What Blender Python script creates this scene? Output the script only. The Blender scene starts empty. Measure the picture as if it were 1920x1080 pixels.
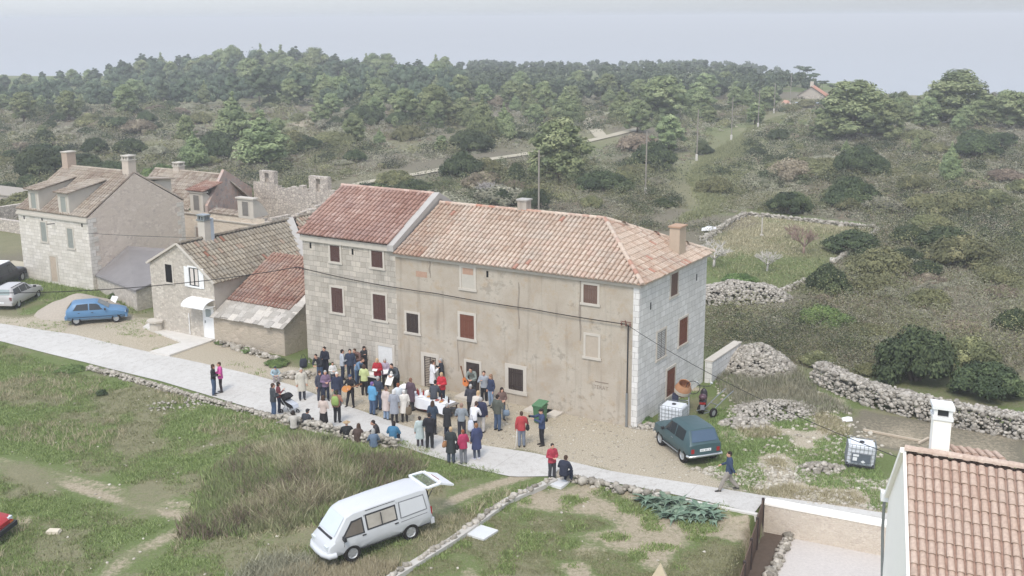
import bpy, bmesh, math, random
import numpy as np
from mathutils import Vector, Matrix
from mathutils import noise as mnoise
R = math.radians
rnd = random.Random(7)
rng = np.random.default_rng(11)
scene = bpy.context.scene
COL = scene.collection

# ------------------------------------------------------------- camera
F_PX, HORIZON, ROLL, CAM_H = 2126.0, 32.0, R(0.3), 19.2
PITCH = math.atan((540 - HORIZON) / F_PX)
FW = np.array([0, math.cos(PITCH), -math.sin(PITCH)])
_up0 = np.array([0, math.sin(PITCH), math.cos(PITCH)])
_rt0 = np.array([1.0, 0, 0])
CR = math.cos(ROLL) * _rt0 - math.sin(ROLL) * _up0
CU = math.sin(ROLL) * _rt0 + math.cos(ROLL) * _up0
CAM = np.array([0, 0, CAM_H])
cam_d = bpy.data.cameras.new('camera')
cam_d.sensor_width = 36.0
cam_d.lens = 36.0 * F_PX / 1920.0
cam_d.clip_start, cam_d.clip_end = 0.5, 60000
cam = bpy.data.objects.new('camera', cam_d)
COL.objects.link(cam)
M = Matrix((CR, CU, -FW)).transposed().to_4x4()
M.translation = Vector(CAM)
cam.matrix_world = M
scene.camera = cam

# ------------------------------------------------------------- world, sun, exposure
SUN_EL, SUN_AZ = R(52), R(-166)          # azimuth from +Y, clockwise positive
world = bpy.data.worlds.new('World')
scene.world = world
world.use_nodes = True
wn = world.node_tree
bg = wn.nodes['Background']
sky = wn.nodes.new('ShaderNodeTexSky')
sky.sky_type = 'NISHITA'
sky.sun_disc = False
sky.sun_elevation = SUN_EL
sky.sun_rotation = SUN_AZ
sky.air_density, sky.dust_density, sky.ozone_density = 1.0, 1.0, 1.0
hs = wn.nodes.new('ShaderNodeMixRGB')          # thin overcast: the blue sky seen through a pale veil of cloud
hs.inputs[0].default_value = .62
hs.inputs[2].default_value = (5.6, 5.9, 6.5, 1)
wn.links.new(sky.outputs[0], hs.inputs[1])
tc = wn.nodes.new('ShaderNodeTexCoord'); sx = wn.nodes.new('ShaderNodeSeparateXYZ')
wn.links.new(tc.outputs['Generated'], sx.inputs[0])
rp = wn.nodes.new('ShaderNodeValToRGB')       # an overcast sky is darker at the horizon than overhead
rp.color_ramp.elements[0].position, rp.color_ramp.elements[0].color = 0.0, (.60, .61, .63, 1)
rp.color_ramp.elements[1].position, rp.color_ramp.elements[1].color = .3, (1.12, 1.12, 1.12, 1)
wn.links.new(sx.outputs[2], rp.inputs[0])
md = wn.nodes.new('ShaderNodeMath'); md.operation = 'MULTIPLY_ADD'    # brighter cloud towards the left
md.inputs[1].default_value, md.inputs[2].default_value = -.34, 1.0
wn.links.new(sx.outputs[0], md.inputs[0])
m1 = wn.nodes.new('ShaderNodeMixRGB'); m1.blend_type = 'MULTIPLY'; m1.inputs[0].default_value = 1
m2 = wn.nodes.new('ShaderNodeMixRGB'); m2.blend_type = 'MULTIPLY'; m2.inputs[0].default_value = 1
wn.links.new(hs.outputs[0], m1.inputs[1]); wn.links.new(rp.outputs[0], m1.inputs[2])
wn.links.new(m1.outputs[0], m2.inputs[1]); wn.links.new(md.outputs[0], m2.inputs[2])
wn.links.new(m2.outputs[0], bg.inputs[0])
bg.inputs[1].default_value = 0.13
sun_d = bpy.data.lights.new('sun', 'SUN')
sun_d.energy = 1.35
sun_d.angle = R(15)
sun_d.color = (1.0, 0.93, 0.84)
sun = bpy.data.objects.new('sun', sun_d)
COL.objects.link(sun)
sdir = Vector((math.sin(SUN_AZ) * math.cos(SUN_EL), math.cos(SUN_AZ) * math.cos(SUN_EL), math.sin(SUN_EL)))
sun.rotation_euler = sdir.to_track_quat('Z', 'Y').to_euler()
sun.location = (0, 0, 60)
scene.view_settings.view_transform = 'Standard'
scene.view_settings.look = 'None'
scene.view_settings.exposure = 0.72
scene.view_settings.gamma = 1.0
scene.cycles.use_denoising = True
HAZE = 0.00075
scene.cycles.max_bounces = 5
scene.cycles.diffuse_bounces = 3
scene.cycles.volume_bounces = 0
scene.cycles.transparent_max_bounces = 8

# ------------------------------------------------------------- picture -> place helpers
def ray(px, py):
    d = FW * F_PX + CR * (px - 960) + CU * (540 - py)
    return d / np.linalg.norm(d)
def P(px, py, z=0.0):
    d = ray(px, py)
    return CAM + d * ((z - CAM_H) / d[2])
def PX(p):
    v = np.asarray(p, float) - CAM
    k = F_PX / v.dot(FW)
    return 960 + v.dot(CR) * k, 540 - v.dot(CU) * k
def poly(pts, z=0.0):
    return np.array([P(a, b, z)[:2] for a, b in pts])
def inside(pg, x, y):
    x = np.asarray(x, float); y = np.asarray(y, float)
    r = np.zeros(x.shape, bool)
    n = len(pg)
    for i in range(n):
        x1, y1 = pg[i]; x2, y2 = pg[(i + 1) % n]
        c = (y1 > y) != (y2 > y)
        with np.errstate(divide='ignore', invalid='ignore'):
            xi = (x2 - x1) * (y - y1) / (y2 - y1 + 1e-12) + x1
        r ^= c & (x < xi)
    return r
def polydist(line, x, y):
    d = np.full(np.shape(x), 1e9)
    for (x1, y1), (x2, y2) in zip(line[:-1], line[1:]):
        vx, vy = x2 - x1, y2 - y1
        t = np.clip(((x - x1) * vx + (y - y1) * vy) / (vx * vx + vy * vy), 0, 1)
        d = np.minimum(d, np.hypot(x - x1 - t * vx, y - y1 - t * vy))
    return d
def sst(a, b, x):
    t = np.clip((x - a) / (b - a), 0, 1)
    return t * t * (3 - 2 * t)
def vnoise(x, y, s, seed=0):
    """cheap value noise on arrays, 0..1"""
    x = np.asarray(x, float) / s + seed * 17.3; y = np.asarray(y, float) / s + seed * 9.1
    xi, yi = np.floor(x), np.floor(y)
    fx, fy = x - xi, y - yi
    fx = fx * fx * (3 - 2 * fx); fy = fy * fy * (3 - 2 * fy)
    def h(a, b):
        q = np.sin(a * 127.1 + b * 311.7 + seed) * 43758.5453
        return q - np.floor(q)
    return (h(xi, yi) * (1 - fx) + h(xi + 1, yi) * fx) * (1 - fy) + (h(xi, yi + 1) * (1 - fx) + h(xi + 1, yi + 1) * fx) * fy

# village frame: X runs along the street fronts, Y to the back of the houses
C0 = P(1194, 803)
VANG = R(148.3 - 180)
VX = np.array([math.cos(VANG), math.sin(VANG)])
VY = np.array([-math.sin(VANG), math.cos(VANG)])
def V2W(x, y):
    return C0[:2] + VX * x + VY * y

# ------------------------------------------------------------- terrain
ROAD_FAR = [(-260, 585), (0, 607), (140, 628), (300, 665), (460, 700), (545, 722), (660, 765), (760, 800), (860, 828), (1000, 850), (1150, 885), (1280, 905), (1425, 929), (1530, 943), (1665, 964), (1900, 1003)]
ROAD_NEAR = [(-260, 612), (0, 640), (160, 680), (300, 715), (410, 748), (520, 780), (640, 812), (760, 840), (860, 872), (960, 895), (1080, 893), (1250, 925), (1415, 962), (1433, 938), (1661, 980), (1900, 1026)]
MOUND = poly([(320, 975), (400, 870), (500, 805), (620, 792), (790, 840), (800, 862), (700, 905), (600, 960), (540, 985)])
MOUND_C = MOUND.mean(0)
_ya, _yb = P(1434, 943, .1)[:2], P(1661, 985, .1)[:2]
_yd = (_yb - _ya) / np.linalg.norm(_yb - _ya)
YARD_A, YARD_B = _ya, _yb + _yd * 6
FENCE_END = P(1383, 1085, -.3)[:2]
YARD = np.array([_ya, YARD_B, YARD_B + np.array([-4.0, -14]), FENCE_END + np.array([-.7, -3.0]), FENCE_END])
_yn = np.array([-_yd[1], _yd[0]])
YARD_LOW = np.array([YARD[0] + _yn * .42 - _yd * .1, YARD[1] + _yn * .42, YARD[2], YARD[3] - (.45, 0), YARD[4] - (.45, 0)])
PLOT = poly([(735, 1080), (1042, 897), (1080, 899), (1250, 932), (1415, 968), (1385, 1085), (1300, 1400), (600, 1300)])
def gz(x, y):
    x = np.asarray(x, float); y = np.asarray(y, float)
    z = np.zeros(np.broadcast(x, y).shape)
    near = sst(75, 110, y)
    z = z + near * (vnoise(x, y, 34, 1) - .5) * 1.6 + near * (vnoise(x, y, 11, 2) - .5) * .5
    # field below the road
    rl = (y - 50) * .55 + (x + 8) * .85
    z = z - .35 * sst(-1, -9, rl) * (1 - sst(60, 75, y))
    # grass bank
    d2 = ((x - MOUND_C[0]) / 4.6) ** 2 + ((y - MOUND_C[1]) / 5.2) ** 2
    z = z + .75 * np.exp(-d2 * 1.3)
    pd = polydist([tuple(q) for q in PLOT[1:5]], x, y)
    z = np.where(inside(PLOT, x, y), np.minimum(z, -(.06 + .2 * sst(0, 9, x)) * sst(.0, .7, pd)), z)
    z = np.where(inside(YARD_LOW, x, y), -1.2, z)
    z = z - .32 * np.exp(-(((x + 6.3) / 1.5) ** 2 + ((y - 38.4) / 1.5) ** 2))
    # far land
    z = z - 2.5 * sst(240, 320, y) * sst(-20, -90, x) - 8 * sst(320, 620, y) * sst(-60, 0, x)
    z = z - 13 * sst(330, 480, y) * sst(.17, .278, x / np.maximum(y, 1))
    z = z - 62 * sst(285, 350, y) * sst(0, 25, x - .283 * y)
    z = z - 62 * sst(0, 90, y - np.where(x < -20, 470, 640))
    return z
def G(px, py, dz=0.0):
    p = P(px, py, 0)
    for _ in range(6):
        p = P(px, py, float(gz(p[0], p[1])) + dz)
    return p
def ground(x, y):
    return float(gz(x, y))

# ------------------------------------------------------------- object helpers
def tag(o, label=None, cat=None, group=None, kind=None):
    if label: o['label'] = label
    if cat: o['category'] = cat
    if group: o['group'] = group
    if kind: o['kind'] = kind
    return o
def empty(name, loc=(0, 0, 0), rz=0.0, label=None, cat=None, group=None):
    o = bpy.data.objects.new(name, None)
    o.empty_display_size = .3
    COL.objects.link(o)
    o.location = loc
    o.rotation_euler = (0, 0, rz)
    return tag(o, label, cat, group)
def link(name, me, parent=None, loc=(0, 0, 0)):
    o = bpy.data.objects.new(name, me)
    COL.objects.link(o)
    o.parent = parent
    o.location = loc
    return o
def copy_tree(o, parent=None):
    c = o.copy(); COL.objects.link(c)
    if parent is not None:
        c.parent = parent
    for ch in list(o.children):
        copy_tree(ch, c)
    return c
class MB:
    """collects faces of ONE mesh"""
    def __init__(s):
        s.v, s.f, s.uv, s.t, s.mi = [], [], [], [], []
        s.M = None
    def add(s, verts, faces, uvs=None, tint=.5, mi=0):
        b = len(s.v)
        if s.M is not None:
            verts = [tuple(s.M @ Vector(p)) for p in verts]
        s.v.extend(tuple(map(float, p)) for p in verts)
        for k, f in enumerate(faces):
            s.f.append(tuple(b + i for i in f))
            s.uv.append(uvs[k] if uvs else None)
            s.t.append(tint[k] if isinstance(tint, (list, np.ndarray)) else tint)
            s.mi.append(mi)
    def face(s, pts, uv=None, tint=.5, mi=0):
        s.add(pts, [tuple(range(len(pts)))], [uv] if uv else None, tint, mi)
    def box(s, x0, x1, y0, y1, z0, z1, tint=.5, mi=0, bev=0):
        v = [(x0, y0, z0), (x1, y0, z0), (x1, y1, z0), (x0, y1, z0), (x0, y0, z1), (x1, y0, z1), (x1, y1, z1), (x0, y1, z1)]
        f = [(0, 3, 2, 1), (4, 5, 6, 7), (0, 1, 5, 4), (1, 2, 6, 5), (2, 3, 7, 6), (3, 0, 4, 7)]
        uv = [[(v[i][0], v[i][1]) for i in f[0]], [(v[i][0], v[i][1]) for i in f[1]]] + \
             [[(v[i][0] if k in (2, 4) else v[i][1], v[i][2]) for i in f[k]] for k in (2, 3, 4, 5)]
        s.add(v, f, uv, tint, mi)
    def obox(s, c, ax, ay, az, hx, hy, hz, tint=.5, mi=0):
        c = np.array(c, float)
        ax, ay, az = (np.array(a, float) for a in (ax, ay, az))
        v = [c + ax * hx * a + ay * hy * b + az * hz * d for d in (-1, 1) for a, b in ((-1, -1), (1, -1), (1, 1), (-1, 1))]
        f = [(0, 3, 2, 1), (4, 5, 6, 7), (0, 1, 5, 4), (1, 2, 6, 5), (2, 3, 7, 6), (3, 0, 4, 7)]
        uv = [[(0, 0), (hx * 2, 0), (hx * 2, hy * 2), (0, hy * 2)]] * 6
        s.add(v, f, uv, tint, mi)
    def bar(s, p, q, w, h=None, tint=.5, mi=0):
        p, q = np.array(p, float), np.array(q, float)
        a = q - p; L = np.linalg.norm(a); a = a / L
        up = np.array([0, 0, 1.0]) if abs(a[2]) < .95 else np.array([1.0, 0, 0])
        b = np.cross(up, a); b /= np.linalg.norm(b)
        s.obox((p + q) / 2, a, b, np.cross(a, b), L / 2, w / 2, (h or w) / 2, tint, mi)
    def tube(s, pts, rad, n=8, caps=True, tint=.5, mi=0, ell=None):
        pts = [np.array(p, float) for p in pts]
        rad = [rad] * len(pts) if np.isscalar(rad) else list(rad)
        vs, fs = [], []
        prev = None
        for i, p in enumerate(pts):
            a = pts[min(i + 1, len(pts) - 1)] - pts[max(i - 1, 0)]
            a = a / (np.linalg.norm(a) + 1e-9)
            if prev is None:
                u = np.array([1.0, 0, 0]) if abs(a[0]) < .8 else np.array([0, 1.0, 0])
            else:
                u = prev
            u = u - a * u.dot(a); u /= np.linalg.norm(u); prev = u
            w = np.cross(a, u)
            e = ell[i] if ell else 1.0
            for k in range(n):
                t = 2 * math.pi * k / n
                vs.append(p + (u * math.cos(t) + w * math.sin(t) * e) * rad[i])
        for i in range(len(pts) - 1):
            for k in range(n):
                k2 = (k + 1) % n
                fs.append((i * n + k, i * n + k2, (i + 1) * n + k2, (i + 1) * n + k))
        if caps:
            fs.append(tuple(range(n))[::-1])
            fs.append(tuple((len(pts) - 1) * n + k for k in range(n)))
        s.add(vs, fs, None, tint, mi)
    def ell(s, c, r, n=10, m=7, tint=.5, mi=0, ax=None):
        vs, fs = [], []
        c = np.array(c, float)
        for i in range(m + 1):
            ph = math.pi * i / m
            for k in range(n):
                t = 2 * math.pi * k / n
                q = np.array([math.sin(ph) * math.cos(t) * r[0], math.sin(ph) * math.sin(t) * r[1], math.cos(ph) * r[2]])
                if ax is not None: q = ax @ q
                vs.append(c + q)
        for i in range(m):
            for k in range(n):
                k2 = (k + 1) % n
                fs.append((i * n + k, (i + 1) * n + k, (i + 1) * n + k2, i * n + k2))
        s.add(vs, fs, None, tint, mi)
    def lathe(s, prof, n=16, axis='z', c=(0, 0, 0), tint=.5, mi=0):
        vs, fs = [], []
        for r, h in prof:
            for k in range(n):
                t = 2 * math.pi * k / n
                q = (r * math.cos(t), r * math.sin(t), h)
                if axis == 'y': q = (q[0], q[2], q[1])
                if axis == 'x': q = (q[2], q[0], q[1])
                vs.append((q[0] + c[0], q[1] + c[1], q[2] + c[2]))
        for i in range(len(prof) - 1):
            for k in range(n):
                k2 = (k + 1) % n
                fs.append((i * n + k, i * n + k2, (i + 1) * n + k2, (i + 1) * n + k))
        s.add(vs, fs, None, tint, mi)
    def mesh(s, name, mats, smooth=False, angle=None):
        me = bpy.data.meshes.new(name)
        me.from_pydata(s.v, [], s.f)
        mats = mats if isinstance(mats, (list, tuple)) else [mats]
        for m in mats: me.materials.append(m)
        if len(mats) > 1: me.polygons.foreach_set('material_index', s.mi)
        if any(u is not None for u in s.uv):
            ul = me.uv_layers.new(name='UVMap')
            flat = []
            for f, u in zip(s.f, s.uv):
                flat.extend(c for i in range(len(f)) for c in (u[i] if u else (0.0, 0.0)))
            ul.data.foreach_set('uv', flat)
        at = me.attributes.new('tint', 'FLOAT', 'FACE')
        at.data.foreach_set('value', np.array(s.t, dtype=np.float32))
        if smooth: me.polygons.foreach_set('use_smooth', [True] * len(me.polygons))
        me.update()
        if angle is not None and smooth:
            me.set_sharp_from_angle(angle=R(angle))
        return me
    def build(s, name, mats, parent=None, smooth=False, angle=None, loc=(0, 0, 0)):
        return link(name, s.mesh(name, mats, smooth, angle), parent, loc)
def np_mesh(name, V, F, mat, tint=None, smooth=False):
    """fast mesh of equal-sized faces from arrays"""
    me = bpy.data.meshes.new(name)
    V = np.asarray(V, np.float32); F = np.asarray(F, np.int32)
    k = F.shape[1]
    me.vertices.add(len(V)); me.vertices.foreach_set('co', V.ravel())
    me.loops.add(F.size); me.loops.foreach_set('vertex_index', F.ravel())
    me.polygons.add(len(F)); me.polygons.foreach_set('loop_start', np.arange(0, F.size, k, dtype=np.int32))
    if tint is not None:
        at = me.attributes.new('tint', 'FLOAT', 'FACE'); at.data.foreach_set('value', np.asarray(tint, np.float32))
    for m in (mat if isinstance(mat, (list, tuple)) else [mat]): me.materials.append(m)
    me.update(calc_edges=True)
    if smooth: me.polygons.foreach_set('use_smooth', [True] * len(F))
    return me
def evaluated(ob):
    dg = bpy.context.evaluated_depsgraph_get()
    me = bpy.data.meshes.new_from_object(ob.evaluated_get(dg))
    return me

# ------------------------------------------------------------- materials
class NT:
    def __init__(s, name, rough=.85, spec=.2):
        s.m = bpy.data.materials.new(name); s.m.use_nodes = True
        s.t = s.m.node_tree; s.b = s.t.nodes['Principled BSDF']
        s.b.inputs['Roughness'].default_value = rough
        s.b.inputs['Specular IOR Level'].default_value = spec
    def n(s, typ, **kw):
        o = s.t.nodes.new('ShaderNode' + typ)
        for k, v in kw.items():
            if k.startswith('i_'):
                key = k[2:]
                o.inputs[int(key) if key.isdigit() else key.replace('_', ' ')].default_value = v
            else: setattr(o, k, v)
        return o
    def l(s, a, b): s.t.links.new(a, b)
    def sock(s, node, key, val):
        if hasattr(val, 'is_output'): s.l(val, node.inputs[key])
        else: node.inputs[key].default_value = val if np.isscalar(val) or len(val) == 4 else (*val, 1)
    def mix(s, fac, a, b, mode='MIX'):
        o = s.n('MixRGB', blend_type=mode)
        for k, v in ((0, fac), (1, a), (2, b)): s.sock(o, k, v)
        return o.outputs[0]
    def math(s, op, a, b=0.0, c=0.0):
        o = s.n('Math', operation=op)
        for k, v in ((0, a), (1, b), (2, c)): s.sock(o, k, v)
        return o.outputs[0]
    def ramp(s, fac, stops, interp='LINEAR'):
        o = s.n('ValToRGB'); o.color_ramp.interpolation = interp
        e = o.color_ramp.elements
        while len(e) < len(stops): e.new(.5)
        for el, (p, c) in zip(e, stops):
            el.position = p; el.color = (c, c, c, 1) if np.isscalar(c) else (*c, 1)
        s.sock(o, 0, fac)
        return o.outputs[0]
    def noise(s, vec, scale, det=4, rough=.55, dist=0.0):
        o = s.n('TexNoise', i_Scale=scale, i_Detail=det, i_Roughness=rough, i_Distortion=dist)
        if vec is not None: s.l(vec, o.inputs['Vector'])
        return o.outputs['Fac']
    def scaled(s, vec, sc):
        o = s.n('Mapping'); o.inputs['Scale'].default_value = sc
        s.l(vec, o.inputs['Vector']); return o.outputs[0]
    def pos(s):
        return s.n('NewGeometry').outputs['Position']
    def obj(s):
        return s.n('TexCoord').outputs['Object']
    def uvs(s):
        return s.n('TexCoord').outputs['UV']
    def attr(s, name):
        return s.n('Attribute', attribute_name=name)
    def rand(s):
        return s.n('ObjectInfo').outputs['Random']
    def bump(s, h, strength=.3, dist=.02):
        o = s.n('Bump', i_Strength=strength, i_Distance=dist)
        s.l(h, o.inputs['Height']); s.l(o.outputs[0], s.b.inputs['Normal'])
    def out(s, col):
        s.sock(s.b, 'Base Color', col); return s.m
def srgb(r, g, b):
    f = lambda c: (c / 255 / 12.92) if c / 255 <= .04045 else ((c / 255 + .055) / 1.055) ** 2.4
    return (f(r), f(g), f(b))
_plain = {}
def plain(name, col, rough=.7, spec=.3, vary=.12, scale=6.0, metal=0.0):
    if name in _plain: return _plain[name]
    t = NT(name, rough, spec)
    nz = t.noise(t.obj(), scale, 3)
    c = t.mix(nz, [c * (1 - vary) for c in col], [min(1, c * (1 + vary)) for c in col])
    t.b.inputs['Metallic'].default_value = metal
    _plain[name] = t.out(c)
    return t.m
def ashlar(name, c1, c2, mortar, bw, bh, stain=(.16, .15, .13), st=.35):
    t = NT(name)
    uv = t.uvs()
    wob = t.n('TexNoise', i_Scale=1.3); t.l(uv, wob.inputs['Vector'])
    ad = t.n('VectorMath', operation='SCALE'); ad.inputs['Scale'].default_value = .06
    t.l(wob.outputs['Color'], ad.inputs[0])
    ad2 = t.n('VectorMath', operation='ADD'); t.l(uv, ad2.inputs[0]); t.l(ad.outputs[0], ad2.inputs[1])
    br = t.n('TexBrick', offset=.43, squash=.72, squash_frequency=3, i_Scale=1.0)
    br.inputs['Brick Width'].default_value = bw; br.inputs['Row Height'].default_value = bh
    br.inputs['Mortar Size'].default_value = .011; br.inputs['Mortar Smooth'].default_value = .5
    br.inputs['Bias'].default_value = .1
    for k, c in (('Color1', c1), ('Color2', c2), ('Mortar', mortar)): br.inputs[k].default_value = (*c, 1)
    t.l(ad2.outputs[0], br.inputs['Vector'])
    n1 = t.noise(uv, 2.2, 6, .65); n2 = t.noise(t.scaled(uv, (1.4, .25, 1)), 1.0, 5)
    c = t.mix(t.ramp(n1, [(.35, 0.0), (.75, .5)]), br.outputs['Color'], [x * .78 for x in c1])
    c = t.mix(t.ramp(n2, [(.5, 0.0), (.75, st)]), c, stain)
    n3 = t.noise(uv, 22, 4, .7)
    c = t.mix(.28, c, t.ramp(n3, [(.3, .05), (.7, .62)]), 'OVERLAY')
    t.bump(t.math('ADD', t.math('MULTIPLY', br.outputs['Fac'], -1.0), t.math('MULTIPLY', n3, .6)), .5, .02)
    return t.out(c)
def rubble_mat(name, c1, c2, mortar, sc=3.2, plaster=.0):
    t = NT(name, .9)
    uv = t.scaled(t.uvs(), (1, 1.5, 1))
    vo = t.n('TexVoronoi', i_Scale=sc); t.l(uv, vo.inputs['Vector'])
    ve = t.n('TexVoronoi', feature='DISTANCE_TO_EDGE', i_Scale=sc); t.l(uv, ve.inputs['Vector'])
    sep = t.n('SeparateColor'); t.l(vo.outputs['Color'], sep.inputs[0])
    c = t.mix(sep.outputs[0], c1, c2)
    e = t.ramp(ve.outputs['Distance'], [(.02, 0.0), (.09, 1.0)])
    c = t.mix(e, mortar, c)
    n1 = t.noise(uv, .9, 6, .6); n3 = t.noise(uv, 14, 5, .7)
    c = t.mix(t.ramp(n1, [(.42, plaster), (.62, 0.0)]), c, mortar)
    c = t.mix(.3, c, t.ramp(n3, [(.3, .05), (.7, .62)]), 'OVERLAY')
    t.bump(t.math('ADD', e, t.math('MULTIPLY', n3, .5)), .5, .03)
    return t.out(c)
def plaster_mat(name, base, pale, dark, ochre):
    t = NT(name, .92)
    uv = t.uvs()
    n1 = t.noise(uv, .55, 7, .62, .4); n2 = t.noise(uv, 1.7, 6, .65)
    ns = t.noise(t.scaled(uv, (2.4, .16, 1)), 1.0, 5, .6)
    c = t.mix(t.ramp(n1, [(.33, 0.0), (.6, 1.0)]), base, pale)
    c = t.mix(t.ramp(n2, [(.52, 0.0), (.72, .75)]), c, ochre)
    c = t.mix(t.ramp(ns, [(.55, 0.0), (.74, .5)]), c, dark)
    nb = t.noise(uv, 3.5, 6, .7)
    c = t.mix(t.ramp(t.math('MULTIPLY', nb, n1), [(.3, 0.0), (.37, .42)]), c, dark)
    n3 = t.noise(uv, 26, 4, .7)
    c = t.mix(.22, c, t.ramp(n3, [(.3, .1), (.7, .6)]), 'OVERLAY')
    t.bump(t.math('ADD', n3, n2), .25, .02)
    return t.out(c)
def tile_mat(name, stops, lichen=(.42, .4, .36), la=.35, rough=.85):
    t = NT(name, rough)
    a = t.attr('tint').outputs['Fac']
    c = t.ramp(a, stops)
    o = t.obj()
    c = t.mix(t.ramp(t.noise(o, .8, 6, .65), [(.45, 0.0), (.7, la)]), c, lichen)
    c = t.mix(.3, c, t.ramp(t.noise(o, 12, 4, .7), [(.3, .05), (.7, .62)]), 'OVERLAY')
    return t.out(c)
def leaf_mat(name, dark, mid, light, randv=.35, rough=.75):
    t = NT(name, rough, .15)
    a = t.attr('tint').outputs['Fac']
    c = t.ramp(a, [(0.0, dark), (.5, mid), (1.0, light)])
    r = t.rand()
    hsv = t.n('HueSaturation')
    t.l(t.math('MULTIPLY_ADD', r, .03, .482), hsv.inputs['Hue'])
    t.l(t.math('MULTIPLY_ADD', r, randv, 1 - randv * .5), hsv.inputs['Value'])
    t.l(c, hsv.inputs['Color'])
    return t.out(hsv.outputs[0])
# ------------------------------------------------------------- ground sheet, road, sea
def axis_lines(spec):
    out = [spec[0][0]]
    for a, b, st in spec:
        n = max(1, int(round((b - a) / st)))
        out.extend(a + (b - a) * (k + 1) / n for k in range(n))
    return np.array(out)
gx = axis_lines([(-700, -170, 20), (-170, -60, 4), (-60, -36, 1.2), (-36, 26, .3), (26, 50, 1.0), (50, 150, 4), (150, 700, 20)])
gy = axis_lines([(-60, 20, 10), (20, 34, 1.2), (34, 72, .3), (72, 120, .9), (120, 320, 3), (320, 900, 12)])
GX, GY = np.meshgrid(gx, gy)
GZ = gz(GX, GY)
def ruts(pts, w):
    ln = [tuple(P(a, b, -.3)[:2]) for a, b in pts]
    return np.exp(-(polydist(ln, GX, GY) / w) ** 2)
nz1, nz2, nz3 = vnoise(GX, GY, 2.3, 3), vnoise(GX, GY, .9, 5), vnoise(GX, GY, 7, 8)
nn = nz1 * .5 + nz2 * .25 + nz3 * .25
# channels: green (fresh grass), soil (bare pale earth), gravel (pale limestone chips), brown (dug earth / heath)
green = .55 + (nn - .5) * 1.6
soil = np.zeros_like(GX); gravel = np.zeros_like(GX); brown = np.zeros_like(GX)
nearm = GY < 75
def region(pts, z=0.0, soft=.7):
    pg = poly(pts, z)
    d = polydist([tuple(p) for p in pg] + [tuple(pg[0])], GX, GY)
    s = np.where(inside(pg, GX, GY), 1, -1) * d
    return sst(-soft, soft, s + (nn - .5) * 2.2 * soft)
front = region([(-100, 560), (60, 600), (300, 650), (560, 700), (600, 690), (1195, 790), (1240, 800), (1290, 870), (1420, 925), (1280, 915), (1000, 850), (760, 800), (545, 726), (300, 668), (0, 610), (-100, 600)])
front = np.maximum(front, region([(100, 588), (240, 584), (300, 598), (420, 640), (560, 690), (545, 726), (300, 668), (0, 610), (-100, 596), (0, 596)]))
gravel = np.maximum(gravel, front * (.5 + nn * .55))
green = green * (1 - front * .75) + front * .25 * sst(.5, .7, nz1)
t1 = ruts([(-150, 900), (0, 872), (120, 905), (250, 945), (400, 985), (540, 1000), (640, 1010), (800, 975), (900, 930), (990, 903)], .55)
t2 = ruts([(-120, 840), (40, 868), (180, 905), (300, 940), (430, 965), (560, 975), (700, 950)], .5)
t3 = ruts([(180, 1100), (240, 1040), (330, 1000), (450, 985)], .8)
t4 = ruts([(560, 1000), (700, 1040), (830, 985), (930, 935), (960, 905)], .9)
trk = np.maximum.reduce([t1, t2 * .8, t3 * .8, t4 * .6])
soil = np.maximum(soil, trk * sst(.3, .72, nn + .1) * .72)
for (a, b, r_) in ((140, 858, .8), (130, 835, .5), (360, 765, 1.1), (300, 745, .7), (40, 975, 1.2), (1010, 985, .8), (1180, 990, 1.0), (1330, 965, 1.1), (1100, 1040, 1.2), (1000, 1060, .9), (1240, 1060, .8), (850, 870, 1.0), (930, 880, .9)):
    p = P(a, b, -.2)
    soil = np.maximum(soil, np.exp(-(((GX - p[0]) ** 2 + (GY - p[1]) ** 2) / r_ ** 2)) * sst(.3, .7, nn + .1) * .6)
plot = inside(PLOT, GX, GY)
soil = np.where(plot, np.maximum(soil, sst(.46, .68, nn) * .62), soil)
green = np.where(plot, green * .8 + .08, green)
mound = np.exp(-(((GX - MOUND_C[0]) / 4.2) ** 2 + ((GY - MOUND_C[1]) / 4.6) ** 2))
green = green * (1 - mound * .75)
niva = region([(1195, 800), (1330, 700), (1420, 690), (1560, 740), (1700, 860), (1680, 960), (1430, 930), (1290, 900)], 0, 1.0)
white = region([(1290, 880), (1420, 870), (1560, 900), (1680, 905), (1680, 965), (1500, 945), (1400, 915)], 0, .8)
gravel = np.maximum(gravel, niva * sst(.55, .75, nn) * .7)
gravel = np.maximum(gravel, white * sst(.35, .6, nn) * .95)
green = np.where(niva > .5, .62 + (nn - .5) * 1.5, green)
dug = region([(1590, 790), (1620, 770), (1930, 815), (1930, 870), (1700, 850), (1600, 830)], 0, .6)
brown = np.maximum(brown, dug); soil = np.maximum(soil, dug * (.25 + .5 * nn))
green = green * (1 - dug)
far = sst(62, 80, GY - .45 * GX * 0)
back = inside(np.array([V2W(-9, 9), V2W(9, 8), V2W(12, 3), P(1470, 700)[:2], P(1940, 770)[:2], (90, 60), (300, 300), (-300, 300), V2W(-60, 6), V2W(-40, 14)]), GX, GY)
heath = np.where(back, 1.0, 0.0)
brown = np.maximum(brown, heath * (.55 + (vnoise(GX, GY, 14, 21) - .5) * 1.2))
green = np.where(back, .30 + (vnoise(GX, GY, 19, 4) - .5) * .9, green)
encl = region([(1318, 470), (1400, 404), (1648, 430), (1565, 490), (1480, 548), (1318, 530)], 0, 1.0)
green = green * (1 - encl) + encl * (.24 + (nz3 - .5) * .8 + .4 * sst(96, 88, GY))
brown = brown * (1 - encl) + encl * sst(.45, .8, vnoise(GX, GY, 9, 33)) * .8
strip = ruts([(1330, 390), (1300, 330), (1330, 290), (1380, 255), (1470, 215)], 5.5)
green = green * (1 - strip * .6) + strip * .25; brown = brown * (1 - strip * .85); soil = np.maximum(soil, strip * .45 * sst(.3, .7, nn))
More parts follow.
